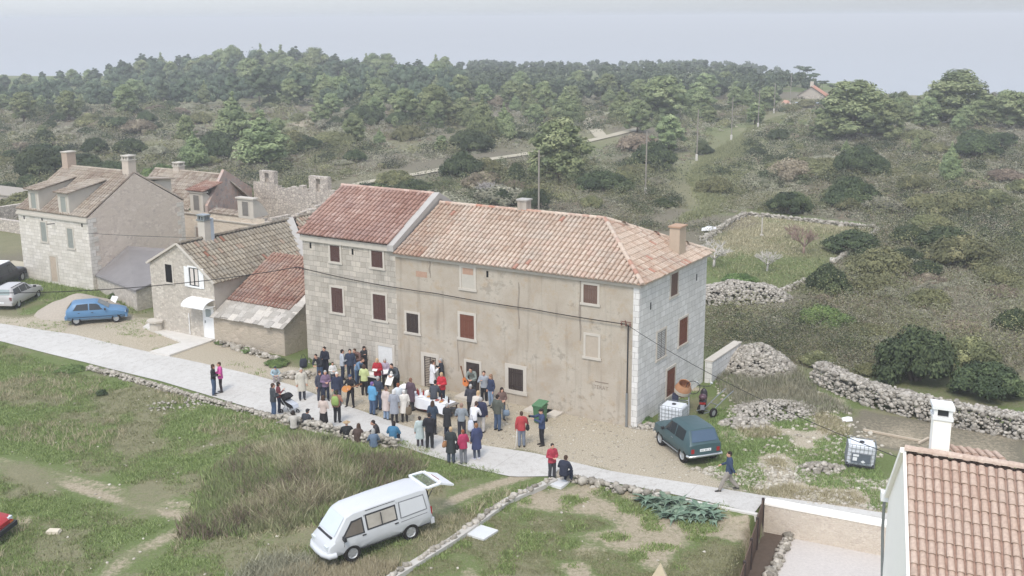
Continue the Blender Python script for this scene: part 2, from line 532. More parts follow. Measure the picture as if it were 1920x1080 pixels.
soil = np.maximum(soil, .7 * ruts([(560, 238), (640, 222), (700, 232)], 5) * heath)
yard = inside(YARD, GX, GY)
gravel = np.where(yard, 0, gravel); soil = np.where(yard, 0, soil); green = np.where(yard, 0, green); brown = np.where(yard, 1, brown)
gr = np.arange(len(gx) * len(gy)).reshape(len(gy), len(gx))
Fq = np.stack([gr[:-1, :-1], gr[:-1, 1:], gr[1:, 1:], gr[1:, :-1]], -1).reshape(-1, 4)
t = NT('ground_cover', .95, .1)
mk = t.n('Attribute', attribute_name='cover')
sp = t.n('SeparateColor'); t.l(mk.outputs['Color'], sp.inputs[0])
po = t.pos()
n_f, n_m, n_b = t.noise(po, 5.5, 5, .7), t.noise(po, 1.1, 5, .65), t.noise(po, 16, 3, .6)
dry = t.mix(n_m, srgb(146, 140, 112), srgb(118, 118, 90))
grn = t.mix(n_f, srgb(92, 108, 62), srgb(124, 134, 88))
hea = t.mix(n_f, srgb(104, 100, 84), srgb(140, 132, 114))
sol = t.mix(n_f, srgb(150, 138, 116), srgb(186, 174, 152))
gvl = t.mix(n_b, srgb(150, 138, 116), srgb(208, 198, 178))
def edge(ch, nz, w=.5):
    return t.ramp(t.math('ADD', ch, t.math('MULTIPLY', t.math('SUBTRACT', nz, .5), w)), [(.38, 0.0), (.62, 1.0)])
c = t.mix(edge(sp.outputs[0], n_f, 1.0), dry, grn)
c = t.mix(edge(mk.outputs['Alpha'], n_f, .9), c, hea)
c = t.mix(edge(sp.outputs[1], n_f, .7), c, sol)
c = t.mix(edge(sp.outputs[2], n_b, 1.0), c, gvl)
c = t.mix(.35, c, t.ramp(n_b, [(.3, .12), (.7, .6)]), 'OVERLAY')
t.bump(t.math('ADD', n_b, n_f), .6, .06)
GROUND_M = t.out(c)
gme = np_mesh('ground', np.stack([GX, GY, GZ], -1).reshape(-1, 3), Fq, GROUND_M, smooth=True)
ca = gme.color_attributes.new('cover', 'FLOAT_COLOR', 'POINT')
ca.data.foreach_set('color', np.clip(np.stack([green, soil, gravel, brown], -1), 0, 1).astype(np.float32).ravel())
ground_o = tag(link('ground', gme), kind='structure')

def strip_mesh(name, L, Rr, mat, n=160, m=8, dz=.03):
    def res(line, n):
        line = np.array(line); d = np.r_[0, np.cumsum(np.hypot(*np.diff(line, axis=0).T))]
        return np.stack([np.interp(np.linspace(0, d[-1], n), d, line[:, k]) for k in (0, 1)], -1)
    A, B = res(L, n), res(Rr, n)
    tt = np.linspace(0, 1, m)[None, :, None]
    XY = A[:, None] * (1 - tt) + B[:, None] * tt
    Z = gz(XY[..., 0], XY[..., 1]) + dz
    Vv = np.concatenate([XY, Z[..., None]], -1).reshape(-1, 3)
    g = np.arange(n * m).reshape(n, m)
    Fv = np.stack([g[:-1, :-1], g[1:, :-1], g[1:, 1:], g[:-1, 1:]], -1).reshape(-1, 4)
    return np_mesh(name, Vv, Fv, mat, smooth=True)
t = NT('road_concrete', .9, .15)
po = t.pos()
a, b = t.noise(po, .35, 6, .6), t.noise(po, 3.0, 6, .7)
c = t.mix(a, srgb(184, 181, 175), srgb(211, 209, 204))
c = t.mix(t.ramp(b, [(.5, 0.0), (.75, .55)]), c, srgb(160, 152, 138))
rot = t.n('Mapping'); rot.inputs['Rotation'].default_value = (0, 0, -VANG); t.l(po, rot.inputs['Vector'])
wv = t.n('TexWave', i_Scale=.075); wv.wave_profile = 'SAW'; t.l(rot.outputs[0], wv.inputs['Vector'])
wv.inputs['Distortion'].default_value = .25; wv.inputs['Detail Scale'].default_value = 2.0
c = t.mix(t.ramp(wv.outputs['Fac'], [(.0, .5), (.012, 0.0)]), c, srgb(140, 132, 120))
c = t.mix(.25, c, t.ramp(t.noise(po, 20, 3, .7), [(.3, .1), (.7, .6)]), 'OVERLAY')
ROAD_M = t.out(c)
far_l = [tuple(G(a, b)[:2]) for a, b in ROAD_FAR]; near_l = [tuple(G(a, b)[:2]) for a, b in ROAD_NEAR]
tag(link('road', strip_mesh('road', far_l, near_l, ROAD_M)), kind='structure')
t = NT('sea_water', .25, .5)
t.bump(t.noise(t.pos(), .08, 4), .15, .5)
m = MB(); m.face([(-16000, -400, -60), (16000, -400, -60), (16000, 24000, -60), (-16000, 24000, -60)])
tag(m.build('sea', t.out(srgb(164, 170, 176))), kind='structure')
# far dirt lane through the heath
LANE_M = plain('lane_gravel', srgb(176, 168, 148), .95, .1, .15, .4)
def lane(pts, w):
    c_ = [G(a, b) for a, b in pts]
    L, Q = [], []
    for i, p in enumerate(c_):
        d = c_[min(i + 1, len(c_) - 1)] - c_[max(i - 1, 0)]
        nrm = np.array([-d[1], d[0]]); nrm /= np.linalg.norm(nrm)
        L.append(p[:2] + nrm * w); Q.append(p[:2] - nrm * w)
    return tag(link('lane', strip_mesh('lane', L, Q, LANE_M, 80, 4, .12)), kind='structure')
lane([(650, 352), (700, 340), (780, 328), (860, 311), (930, 298), (1000, 287), (1060, 276), (1100, 266), (1150, 254), (1210, 240)], .85)
lane([(1128, 258), (1112, 240), (1096, 222)], 1.1)
lane([(-20, 512), (20, 503), (50, 494)], 1.4)
# yard floor of the white house, dark bed beside the fence
YARD_M = plain('pale_gravel', srgb(196, 190, 184), .95, .1, .18, 9)
m = MB(); m.face([(p[0], p[1], -1.19) for p in YARD]); tag(m.build('courtyard', YARD_M), kind='structure')
e0 = YARD[0]; e1 = FENCE_END
off = np.array([.62, -.12])
m = MB(); m.face([(e0[0], e0[1], -1.16), (e1[0], e1[1], -1.16), (e1[0] + .75, e1[1], -1.16), (e0[0] + .75, e0[1] - .3, -1.16)])
tag(m.build('flower_bed', plain('dark_earth', srgb(96, 84, 74), .95, .1, .3, 5)), kind='structure')
# concrete patio and path before the house with the white door
PATIO_M = plain('patio_concrete', srgb(206, 202, 194), .9, .15, .12, 2)
m = MB()
pts = [(283, 608), (330, 596), (410, 632), (412, 642), (398, 640)]
def slab(mb, pts, z0, z1):
    b = [P(a, c, 0) for a, c in pts]
    n = len(b)
    mb.add([(p[0], p[1], z1) for p in b] + [(p[0], p[1], z0) for p in b], [tuple(range(n))[::-1]] + [(k, (k + 1) % n, n + (k + 1) % n, n + k) for k in range(n)])
slab(m, [(268, 615), (288, 601), (410, 634), (394, 642), (342, 644)], -.2, .09); slab(m, [(341, 643.5), (395, 641.5), (318, 668), (281, 661)], -.2, .085)
tag(m.build('patio', PATIO_M), kind='structure')
# ------------------------------------------------------------- building materials
YARDW = rubble_mat('yard_wall_stone', srgb(222, 212, 198), srgb(200, 188, 174), srgb(214, 204, 190), 6.5, .7)
FACADE = plaster_mat('facade_plaster', srgb(173, 160, 143), srgb(190, 181, 166), srgb(128, 119, 108), srgb(178, 157, 130))
GREYPL = plaster_mat('grey_plaster', srgb(176, 166, 152), srgb(186, 178, 168), srgb(136, 126, 116), srgb(170, 154, 140))
ASH = ashlar('ashlar_stone', srgb(208, 201, 188), srgb(178, 170, 157), srgb(142, 133, 121), .47, .29, st=.5)
ASH_W = ashlar('white_ashlar', srgb(232, 230, 226), srgb(212, 210, 205), srgb(168, 164, 158), .5, .29, st=.2)
ASH_A = ashlar('fine_ashlar', srgb(230, 224, 215), srgb(208, 202, 191), srgb(170, 162, 150), .5, .25, st=.15)
RUB = rubble_mat('rubble_wall', srgb(212, 206, 196), srgb(176, 168, 156), srgb(194, 186, 172), 5.0, .4)
RUB_L = rubble_mat('pale_ruin_front', srgb(222, 212, 196), srgb(196, 186, 170), srgb(212, 200, 184), 2.6, .8)
RUB_P = rubble_mat('rubble_plastered', srgb(200, 188, 170), srgb(170, 158, 142), srgb(186, 174, 156), 2.6, .95)
RUIN = rubble_mat('ruin_stone', srgb(216, 208, 196), srgb(184, 175, 163), srgb(160, 150, 140), 3.4, .1)
SHEDC = plain('shed_roof_concrete', srgb(132, 128, 126), .9, .15, .16, 1.2)
TRIM = plain('stone_trim', srgb(194, 187, 175), .85, .2, .1, 3)
MORTAR = plain('grey_mortar', srgb(176, 172, 166), .9, .15, .15, 3)
BROWN = plain('brown_shutter_paint', srgb(84, 60, 54), .6, .3, .12, 5)
RBROWN = plain('red_brown_wood', srgb(112, 68, 52), .6, .3, .15, 5)
DBROWN = plain('dark_wood', srgb(60, 50, 46), .6, .3, .15, 5)
GREYG = plain('grey_green_shutter', srgb(146, 149, 142), .7, .25, .12, 4)
GREYW = plain('weathered_grey_wood', srgb(126, 122, 116), .8, .2, .2, 6)
WHITEP = plain('white_paint', srgb(232, 232, 230), .5, .35, .04, 4)
WHITEW = plain('white_render', srgb(252, 246, 236), .8, .2, .04, 1.5)
BLACK = plain('dark_opening', srgb(30, 28, 28), .8, .1, .1, 4)
DGLASS = plain('dark_glass', srgb(46, 52, 56), .15, .5, .15, 2)
METAL = plain('grey_metal', srgb(150, 154, 156), .4, .5, .1, 4, .6)
DMETAL = plain('dark_metal', srgb(60, 60, 62), .5, .4, .15, 4, .3)
CABLE = plain('black_cable', srgb(52, 50, 48), .7, .2, .1, 2)
T_PALE = tile_mat('pale_clay_tiles', [(0.0, srgb(150, 114, 97)), (.12, srgb(172, 142, 122)), (.45, srgb(189, 168, 149)), (.8, srgb(205, 190, 172)), (.97, srgb(180, 132, 112))])
T_RED = tile_mat('red_clay_tiles', [(0.0, srgb(136, 102, 90)), (.5, srgb(164, 130, 116)), (.85, srgb(186, 156, 142)), (1.0, srgb(200, 176, 162))], (.42, .34, .32), .35)
T_OLD = tile_mat('old_grey_tiles', [(0.0, srgb(112, 98, 86)), (.4, srgb(142, 132, 116)), (.8, srgb(172, 162, 144)), (1.0, srgb(148, 108, 90))], (.36, .34, .29), .5)
T_RUST = tile_mat('rust_clay_tiles', [(0.0, srgb(122, 90, 78)), (.5, srgb(152, 116, 102)), (1.0, srgb(178, 148, 130))], (.4, .36, .32), .45)
T_BROWN = tile_mat('brown_clay_tiles', [(0.0, srgb(136, 118, 104)), (.5, srgb(162, 148, 132)), (1.0, srgb(184, 172, 156))], (.42, .39, .35), .5)
T_NEW = tile_mat('new_clay_tiles', [(0.0, srgb(150, 110, 98)), (.2, srgb(178, 150, 134)), (.5, srgb(190, 167, 150)), (1.0, srgb(202, 184, 168))], (.5, .45, .39), .22)
SLATE = tile_mat('stone_slabs', [(0.0, srgb(160, 154, 144)), (.5, srgb(186, 180, 170)), (1.0, srgb(206, 200, 190))], (.45, .43, .4), .4)

# ------------------------------------------------------------- building helpers
def tile_rows(mb, O, ex, es, poly_ab, cw=.23, rl=.38, rad=.088, jit=.5, tfun=None, seg=5, lift=.02, clump=.35):
    """barrel tiles over a sloping polygon (a along eave, b up the slope)"""
    O, ex, es = (np.array(q, float) for q in (O, ex, es))
    nrm = np.cross(ex, es); nrm /= np.linalg.norm(nrm)
    pg = np.array(poly_ab, float)
    mb.add([O + ex * a + es * b for a, b in pg], [tuple(range(len(pg)))], None, .15)
    a0, a1, b0, b1 = pg[:, 0].min(), pg[:, 0].max(), pg[:, 1].min(), pg[:, 1].max()
    nc = int((a1 - a0) / cw); cw = (a1 - a0) / nc
    nr = int(math.ceil((b1 - b0) / rl))
    A, B = np.meshgrid(a0 + (np.arange(nc) + .5) * cw, b0 + np.arange(nr) * rl)
    ok = inside(pg, A, B + rl * .45)
    ang = [math.pi * k / seg for k in range(seg + 1)]
    base = np.random.default_rng(nc * 13 + nr)
    cl = vnoise(A, B, 2.2, 40)
    for i in range(nr):
        for j in range(nc):
            if not ok[i, j]: continue
            a, b = A[i, j] + base.normal(0, .006), B[i, j] - .03 + base.normal(0, .008)
            L = rl * 1.14
            r0, r1 = rad * 1.04, rad * .86
            h0, h1 = lift + .018, lift * .4
            vs = []
            for (bb, r_, h) in ((b, r0, h0), (min(b + L, b1), r1, h1)):
                for q in ang:
                    vs.append(O + ex * (a + math.cos(q) * r_) + es * bb + nrm * (math.sin(q) * r_ * .95 + h))
            n = seg + 1
            fs = [(k, k + 1, n + k + 1, n + k) for k in range(seg)]
            fs.append(tuple(range(n))[::-1])
            tv = float(np.clip(.5 + base.normal(0, .2) * jit * 2 + (cl[i, j] - .5) * clump * 2, 0, 1))
            if tfun: tv = tfun(a, b, tv, base)
            mb.add(vs, fs, None, tv)
def ridge_caps(mb, p, q, rad=.11, L=.4, tint=.75, up=.03):
    p, q = np.array(p, float), np.array(q, float)
    n = max(1, int(np.linalg.norm(q - p) / L))
    d = (q - p) / np.linalg.norm(q - p)
    s = np.cross(d, (0, 0, 1)); s /= np.linalg.norm(s); w = np.cross(s, d)
    for k in range(n):
        c0, c1 = p + (q - p) * k / n - d * .03, p + (q - p) * (k + 1) / n
        vs = []
        for c, r_ in ((c0, rad * 1.08), (c1, rad * .92)):
            for j in range(7):
                a = math.pi * j / 6
                vs.append(c + s * math.cos(a) * r_ + w * (math.sin(a) * r_ + up))
        mb.add(vs, [(j, j + 1, 8 + j, 7 + j) for j in range(6)] + [tuple(range(7))[::-1]], None, min(1, max(0, tint + rnd.gauss(0, .12))))
def wallface(mb, kind, at, a0, a1, z0, z1, tint=.5, mi=0, top=None):
    """'front' looks to -Y at y=at, 'side' looks to +X at x=at, 'left' to -X, 'back' to +Y; top: list of extra (a,z) for a gable"""
    prof = [(a0, z0), (a1, z0), (a1, z1)] + (top or []) + [(a0, z1)]
    if kind in ('left', 'back'): prof = prof[::-1]
    pts = [((a, at, z) if kind in ('front', 'back') else (at, a, z)) for a, z in prof]
    mb.face(pts, [(a + at * .37, z) for a, z in prof], tint, mi)
def placed(kind, at):
    """matrix taking (along, outward, z) to the house frame"""
    if kind == 'front': return Matrix(((1, 0, 0, 0), (0, -1, 0, at), (0, 0, 1, 0), (0, 0, 0, 1)))
    if kind == 'side': return Matrix(((0, 1, 0, at), (1, 0, 0, 0), (0, 0, 1, 0), (0, 0, 0, 1)))
def window(root, kind, at, a0, a1, z0, z1, mat, style='planks', fr=.12, frame=TRIM, name='window', leaf='shutter', sill=True, lab=None, prow=.035):
    M = placed(kind, at)
    f = MB(); f.M = M
    f.box(a0 - fr, a0, -.05, prow, z0, z1 + fr); f.box(a1, a1 + fr, -.05, prow, z0, z1 + fr)
    f.box(a0, a1, -.05, prow, z1, z1 + fr)
    if sill: f.box(a0 - fr - .05, a1 + fr + .05, -.05, prow + .03, z0 - fr, z0)
    o = f.build(name, frame, root)
    if lab: o['label'] = lab
    if mat is None: return o
    s = MB(); s.M = M
    if style == 'planks':
        n = max(2, int((a1 - a0) / .12)); w = (a1 - a0) / n
        for k in range(n): s.box(a0 + k * w + .006, a0 + (k + 1) * w - .006, -.02, .012 + .004 * (k % 2), z0 + .004, z1 - .004)
        for z in (z0 + .18 * (z1 - z0), z0 + .8 * (z1 - z0)): s.box(a0 + .02, a1 - .02, .017, .028, z - .04, z + .04)
        s.box(a0, a1, -.04, -.021, z0, z1)
    elif style == 'louvre':
        n = max(3, int((z1 - z0) / .09)); h = (z1 - z0) / n
        s.box(a0, a1, -.05, -.03, z0, z1)
        for k in range(n): s.obox(((a0 + a1) / 2, -.005, z0 + (k + .5) * h), (1, 0, 0), (0, .8, -.6), (0, .6, .8), (a1 - a0) / 2 - .05, .03, .008)
        for a in (a0, (a0 + a1) / 2 - .025, a1 - .05): s.box(a, a + .05, -.03, .014, z0, z1)
    elif style == 'panel':
        s.box(a0, a1, -.04, .008, z0, z1)
    s.build(leaf, mat, o)
    return o
def gable_chimney(root, x0, x1, y0, y1, z0, z1, mat, cap=TRIM, holes=True, name='chimney'):
    m = MB(); m.box(x0, x1, y0, y1, z0, z1)
    o = m.build(name, mat, root)
    c = MB()
    c.box(x0 - .06, x1 + .06, y0 - .06, y1 + .06, z1 + .002, z1 + .08)
    if holes:
        w, d = x1 - x0, y1 - y0
        for (a, b) in ((x0, y0), (x1 - .12, y0), (x0, y1 - .12), (x1 - .12, y1 - .12)): c.box(a, a + .12, b, b + .12, z1 + .08, z1 + .3)
        c.box(x0 + w * .5 - .05, x0 + w * .5 + .05, y0 + .01, y1 - .01, z1 + .08, z1 + .3)
        c.box(x0 - .05, x1 + .05, y0 - .05, y1 + .05, z1 + .302, z1 + .38)
    c.build('chimney_cap', cap, o)
    return o
def house(name, x, y, label, cat='house', z=0.0, group=None):
    w = V2W(x, y)
    return empty(name, (w[0], w[1], z), VANG, label, cat, group)

# ------------------------------------------------------------- the long main house (origin: its near right corner)
H = house('stone_house', 0, 0, 'long three storey stone house with plastered front and two tiled roofs, behind the crowd')
m = MB()
wallface(m, 'front', 0, -14.24, -.32, -.6, 7.06)
m.build('wall', FACADE, H)
m = MB()
wallface(m, 'front', -.004, -.32, 0, -.6, 7.06); wallface(m, 'side', 0, 0, 8.2, -.6, 7.06)
wallface(m, 'back', 8.2, -14.24, 0, -.6, 7.06)
m.build('wall', ASH_W, H)['label'] = 'white squared stone end wall'
m = MB()
wallface(m, 'front', 0, -20.72, -14.24, -.6, 7.46)
wallface(m, 'left', -20.72, 0, 8.2, -.6, 7.46, top=[(4.1, 9.55)])
wallface(m, 'back', 8.2, -20.72, -14.24, -.6, 7.46)
m.build('wall', ASH, H)['label'] = 'bare squared stone front under the red roof'
m = MB()
wallface(m, 'side', -14.245, 0.0, 8.2, 6.9, 7.46, top=[(4.1, 9.55)])
m.M = None
for s_ in (-1, 1):
    y0, y1 = 4.1 + s_ * 4.32, 4.1
    v = []
    for (x0, x1) in ((-14.62, -14.2),):
        a = [(x0, y0, 7.52), (x1, y0, 7.52), (x1, y1, 9.78), (x0, y1, 9.78)]
        b = [(p[0], p[1], p[2] - .32) for p in a]
        m.add(a + b, [(0, 1, 2, 3) if s_ < 0 else (3, 2, 1, 0), (4, 5, 1, 0), (5, 6, 2, 1), (6, 7, 3, 2), (7, 4, 0, 3)])
m.build('parapet', MORTAR, H)
m = MB()
m.box(-14.2, .1, -.1, -.002, 6.92, 7.06); m.box(.002, .1, 0, 8.3, 6.92, 7.06)
m.box(-20.8, -14.24, -.12, -.002, 7.16, 7.48)
m.build('cornice', TRIM, H)
def hip_t(a, b, tv, g):
    if a < 1.9: tv = tv * .45 + .02          # older rusty tiles beside the parapet
    tv = .25 + .6 * tv if a > 1.9 else tv
    if g.random() < .012: tv = .98
    return tv
sl = np.array([0, 4.35, 2.1]); SL = np.linalg.norm(sl); es = sl / SL
m = MB()
tile_rows(m, (-14.2, -.25, 7.1), (1, 0, 0), es, [(0, 0), (14.45, 0), (14.45 - 4.2, SL), (0, SL)], tfun=hip_t, cw=.25, rl=.42, rad=.094)
tile_rows(m, (.25, 8.45, 7.1), (-1, 0, 0), (0, -es[1], es[2]), [(0, 0), (14.45, 0), (14.45, SL), (4.2, SL)], cw=.4, rl=.7, rad=.16)
hl = np.array([-4.2, 0, 2.1]); HL = np.linalg.norm(hl)
tile_rows(m, (.25, -.25, 7.1), (0, 1, 0), hl / HL, [(0, 0), (8.7, 0), (4.35, HL)], rad=.1, lift=.0, tfun=lambda a, b, tv, g: (.98 if g.random() < .02 else tv * .65 + .06))
ridge_caps(m, (-14.15, 4.1, 9.2), (-3.95, 4.1, 9.2), tint=.85); ridge_caps(m, (.25, -.25, 7.14), (-3.95, 4.1, 9.2), tint=.8); ridge_caps(m, (.25, 8.45, 7.14), (-3.95, 4.1, 9.2), tint=.7)
m.build('roof', T_PALE, H)['label'] = 'weathered pale tiled roof hipped at the right end'
sl2 = np.array([0, 4.35, 2.12]); SL2 = np.linalg.norm(sl2); es2 = sl2 / SL2
m = MB()
tile_rows(m, (-20.95, -.25, 7.56), (1, 0, 0), es2, [(0, 0), (6.4, 0), (6.4, SL2), (-.2, SL2)], cw=.27, rl=.45, rad=.098, jit=.3, clump=.2)
tile_rows(m, (-14.6, 8.45, 7.56), (-1, 0, 0), (0, -es2[1], es2[2]), [(0, 0), (6.4, 0), (6.4, SL2), (0, SL2)], cw=.4, rl=.7, rad=.16)
ridge_caps(m, (-21.15, 4.1, 9.66), (-14.55, 4.1, 9.66), tint=.9)
m.build('roof', T_RED, H)['label'] = 'newer red tiled roof, higher than its neighbour'
for (a0, a1, z0, z1) in ((-18.72, -18.04, 6.18, 7.08), (-15.84, -15.08, 6.18, 7.08), (-18.76, -17.96, 3.3, 4.7), (-15.84, -14.98, 3.28, 4.68)):
    window(H, 'front', 0, a0, a1, z0, z1, BROWN)
window(H, 'front', 0, -13.6, -12.82, 2.88, 3.92, DBROWN)
window(H, 'front', 0, -10.15, -9.28, 3.07, 4.32, RBROWN, fr=.14)
window(H, 'front', 0, -10.02, -9.24, 5.72, 6.8, plain('pale_infill', srgb(186, 180, 168), .9), 'panel', leaf='infill', lab='walled up window')
window(H, 'front', 0, -2.95, -2.2, 5.85, 6.75, plain('faded_brown_wood', srgb(108, 86, 76), .7), 'planks')
window(H, 'front', 0, -2.8, -2.12, 3.18, 4.25, plain('niche_plaster', srgb(178, 166, 150), .9), 'panel', leaf='infill', lab='walled up window')
window(H, 'front', 0, -7.22, -6.34, .75, 1.9, DBROWN, fr=.2)
window(H, 'front', 0, -15.6, -14.62, .0, 1.82, plain('grey_white_infill', srgb(212, 212, 210), .8), 'panel', fr=.16, name='door', leaf='infill', sill=False, lab='doorway filled in grey white')
window(H, 'front', 0, -12.5, -11.72, .0, 1.7, DBROWN, 'louvre', fr=.2, name='door', leaf='door_leaf', sill=False, lab='brown slatted door')
window(H, 'front', 0, -9.8, -8.98, .1, 1.8, DBROWN, 'panel', fr=.13, name='door', leaf='door_leaf', sill=False, lab='dark doorway with a stone lintel')
window(H, 'side', 0, 3.55, 4.38, 5.72, 6.85, plain('faded_brown_wood', srgb(108, 86, 76)), fr=.1)
window(H, 'side', 0, 4.75, 5.8, 2.88, 4.25, RBROWN, fr=.1)
window(H, 'side', 0, 2.1, 3.08, 2.86, 4.22, GREYW, 'louvre', fr=.1)
window(H, 'side', 0, 3.38, 4.36, .55, 1.95, RBROWN, fr=.12)
m = MB()
for (a, z) in ((-20.2, 6.75), (-17.2, 6.7), (-8.5, 6.45)): m.box(a, a + .12, -.012, .02, z, z + .32)
m.M = placed('side', 0)
for (a, z) in ((1.2, 5.6), (6.8, 5.9)): m.box(a, a + .1, -.02, .012, z, z + .35)
m.build('vent_slit', BLACK, H)
m = MB(); m.box(-12.9, -12.2, -.01, .02, 5.98, 6.28); m.build('brick_patch', plain('brick_red_infill', srgb(176, 146, 126), .9, .1, .2, 9), H)
m = MB(); m.box(-9.95, -9.3, -.012, .02, 6.45, 6.78); m.build('brick_patch', plain('brick_red_infill', srgb(176, 146, 126)), H)
for (a0, a1, y0) in ((-9.95, -7.6, -.95), (-4.9, -4.0, -.8), (-5.9, -4.6, -.75)):
    m = MB(); m.box(a0, a1, y0, -.003, -.3, .16 if a0 < -7 else .1); m.build('step', TRIM, H)
gable_chimney(H, -9.1, -8.55, 4.0, 4.5, 8.9, 9.75, GREYPL, MORTAR, holes=False)
gable_chimney(H, -.9, -.35, 5.3, 6.1, 7.0, 8.85, plain('chimney_plaster', srgb(186, 168, 148), .9, .1, .12, 3), plain('chimney_brick', srgb(176, 146, 122), .9), holes=False)
m = MB(); m.tube([(-.53, -.06, 5.05), (-.53, -.06, 1.7)], .035, 8); m.build('cable_pipe', DMETAL, H)
m = MB(); m.tube([(-.53, -.07, 1.7), (-.52, -.07, -.25)], .06, 8); m.build('drain_pipe', METAL, H)
m = MB()
m.tube([(-.9, -.12, 5.22), (-.35, -.12, 5.22)], .02, 6); m.tube([(-.62, -.02, 5.0), (-.62, -.2, 5.3)], .025, 6)
for a in (-.85, -.62, -.4): m.lathe([(0, -.07), (.05, -.06), (.03, 0), (.05, .05), (0, .09)], 8, c=(a, -.14, 5.1))
m.build('insulator_bracket', plain('rusty_iron', srgb(120, 84, 74), .7), H)
m = MB()
m.tube([(-21.3, -.12, 5.62), (-20.6, -.12, 5.62)], .025, 6)
for a in (-21.2, -20.95, -20.7): m.lathe([(0, -.09), (.05, -.07), (.03, 0), (.05, .05), (0, .09)], 8, c=(a, -.12, 5.52))
m.build('insulator_bracket', plain('rusty_iron', srgb(120, 84, 74)), H)
# damp streaks and the painted letters on the front
m = MB()
def streak(a, z0, z1, w):
    n = 9; prev = None
    for k in range(n + 1):
        f = k / n; z = z1 + (z0 - z1) * f
        ww = w * (.5 + .5 * math.sin(2.8 * f + .3)) * (.8 + .4 * rnd.random()); cx = a + .03 * math.sin(9 * f)
        cur = ((cx - ww, -.006, z), (cx + ww, -.006, z))
        if prev: m.face([prev[0], cur[0], cur[1], prev[1]])
        prev = cur
streak(-3.12, 3.9, 6.95, .07); streak(-6.6, 4.0, 6.4, .05); streak(-12.0, 6.0, 6.95, .05); streak(-10.3, 1.2, 4.2, .03)
m.build('damp_streak', plain('damp_stain', srgb(146, 136, 124), .95, .05, .2, 5), H)
def text_mesh(s, size):
    c = bpy.data.curves.new('lettering', 'FONT'); c.body = s; c.size = size; c.extrude = .002
    o = bpy.data.objects.new('lettering', c); COL.objects.link(o)
    me = evaluated(o); bpy.data.objects.remove(o); bpy.data.curves.remove(c)
    me.name = 'lettering'
    return me
me = text_mesh('TERAT', .27); me.materials.append(plain('faded_paint', srgb(136, 124, 112), .9))
o = link('lettering', me, H); o.rotation_euler = (R(90), 0, 0); o.location = (-2.35, -.006, 1.62)
m = MB(); m.box(-2.28, -1.55, -.008, .001, 1.95, 2.0); m.build('lettering', plain('faded_paint', srgb(136, 124, 112)), H)

# ------------------------------------------------------------- leftmost house
A = house('stone_house', -46.1, 5.47, 'tall pale stone house with two roof dormers beside the grey car, leftmost of the row')
def ax(u): return -u + 46.1
W_A, D_A = 7.9, 9.0
m = MB(); wallface(m, 'front', 0, -W_A, 0, -.4, 5.35); wallface(m, 'left', -W_A, 0, D_A, -.4, 5.35, top=[(D_A / 2, 8.1)])
m.build('wall', ASH_A, A)
m = MB(); wallface(m, 'side', 0, 0, D_A, -.4, 5.35, top=[(D_A / 2, 8.05)]); wallface(m, 'back', D_A, -W_A, 0, -.4, 5.35)
m.build('wall', rubble_mat('rough_gable_stone', srgb(224, 213, 201), srgb(198, 186, 174), srgb(212, 200, 187), 3.4, .8), A)['label'] = 'rough plastered gable wall'
m = MB()
for k in range(16):
    z = -.3 + k * .35
    w = .45 + .3 * (k % 2) + rnd.uniform(-.05, .1)
    m.box(.002, .03, -.005, w, z, z + .351)
m.build('quoin', ASH_A, A)
m = MB()
for k in range(16):
    z = -.3 + k * .35; w = .4 + .3 * (k % 2)
    m.box(.002, .025, D_A - w, D_A, z, z + .351)
m.build('quoin', ASH_A, A)
m = MB(); m.box(-W_A - .1, .04, -.14, -.002, 5.0, 5.16); m.box(-W_A - .05, .02, -.08, -.002, 5.16, 5.37); m.build('cornice', TRIM, A)
slA = np.array([0, D_A / 2 + .1, 2.72]); SA = np.linalg.norm(slA); eA = slA / SA
m = MB()
tile_rows(m, (-W_A - .1, -.1, 5.38), (1, 0, 0), eA, [(0, 0), (W_A + .1, 0), (W_A + .1, SA), (0, SA)], cw=.3, rl=.45, rad=.11, jit=.4)
tile_rows(m, (0, D_A + .1, 5.38), (-1, 0, 0), (0, -eA[1], eA[2]), [(0, 0), (W_A + .1, 0), (W_A + .1, SA), (0, SA)], cw=.5, rl=.8, rad=.18)
ridge_caps(m, (-W_A - .1, D_A / 2, 8.1), (-.1, D_A / 2, 8.1), tint=.7)
m.build('roof', T_BROWN, A)
for u in (51.95, 48.55):
    x = -u + 46.1
    d = MB()
    d.box(x - .6, x + .6, -.02, .0, 5.37, 6.98)
    for s_ in (-.6, .6):
        d.face([(x + s_, 0, 5.37), (x + s_, 0, 6.98), (x + s_, 3.5, 7.45), (x + s_, 2.0, 6.6)])
    do = d.build('dormer', TRIM, A)
    r_ = MB(); sd = np.array([0, 3.75, .6]); LD = np.linalg.norm(sd)
    tile_rows(r_, (x - .78, -.25, 6.98), (1, 0, 0), sd / LD, [(0, 0), (1.56, 0), (1.56, LD), (0, LD)], cw=.26, rl=.42, rad=.1)
    r_.build('dormer_roof', T_BROWN, do)
    window(do, 'front', -.02, x - .28, x + .28, 5.6, 6.72, GREYG, 'panel', fr=.07, sill=False, name='dormer_window')
window(A, 'front', 0, -5.35, -4.75, 3.15, 4.6, GREYG, fr=.12)
window(A, 'front', 0, -2.35, -1.75, 2.95, 4.4, GREYG, fr=.12)
window(A, 'front', 0, -4.65, -3.95, .2, 2.1, plain('pale_door_wood', srgb(188, 172, 154), .8), fr=.14, name='door', leaf='door_leaf', sill=False)
m = MB(); m.tube([(-3.7, -.02, 4.62), (-3.6, -.75, 4.7)], .035, 6); m.build('iron_bracket', DMETAL, A)
m = MB()
for a in (-7.3, -5.2, -.7): m.box(a, a + .14, -.012, .02, 4.65, 4.9)
m.build('vent_slit', BLACK, A)
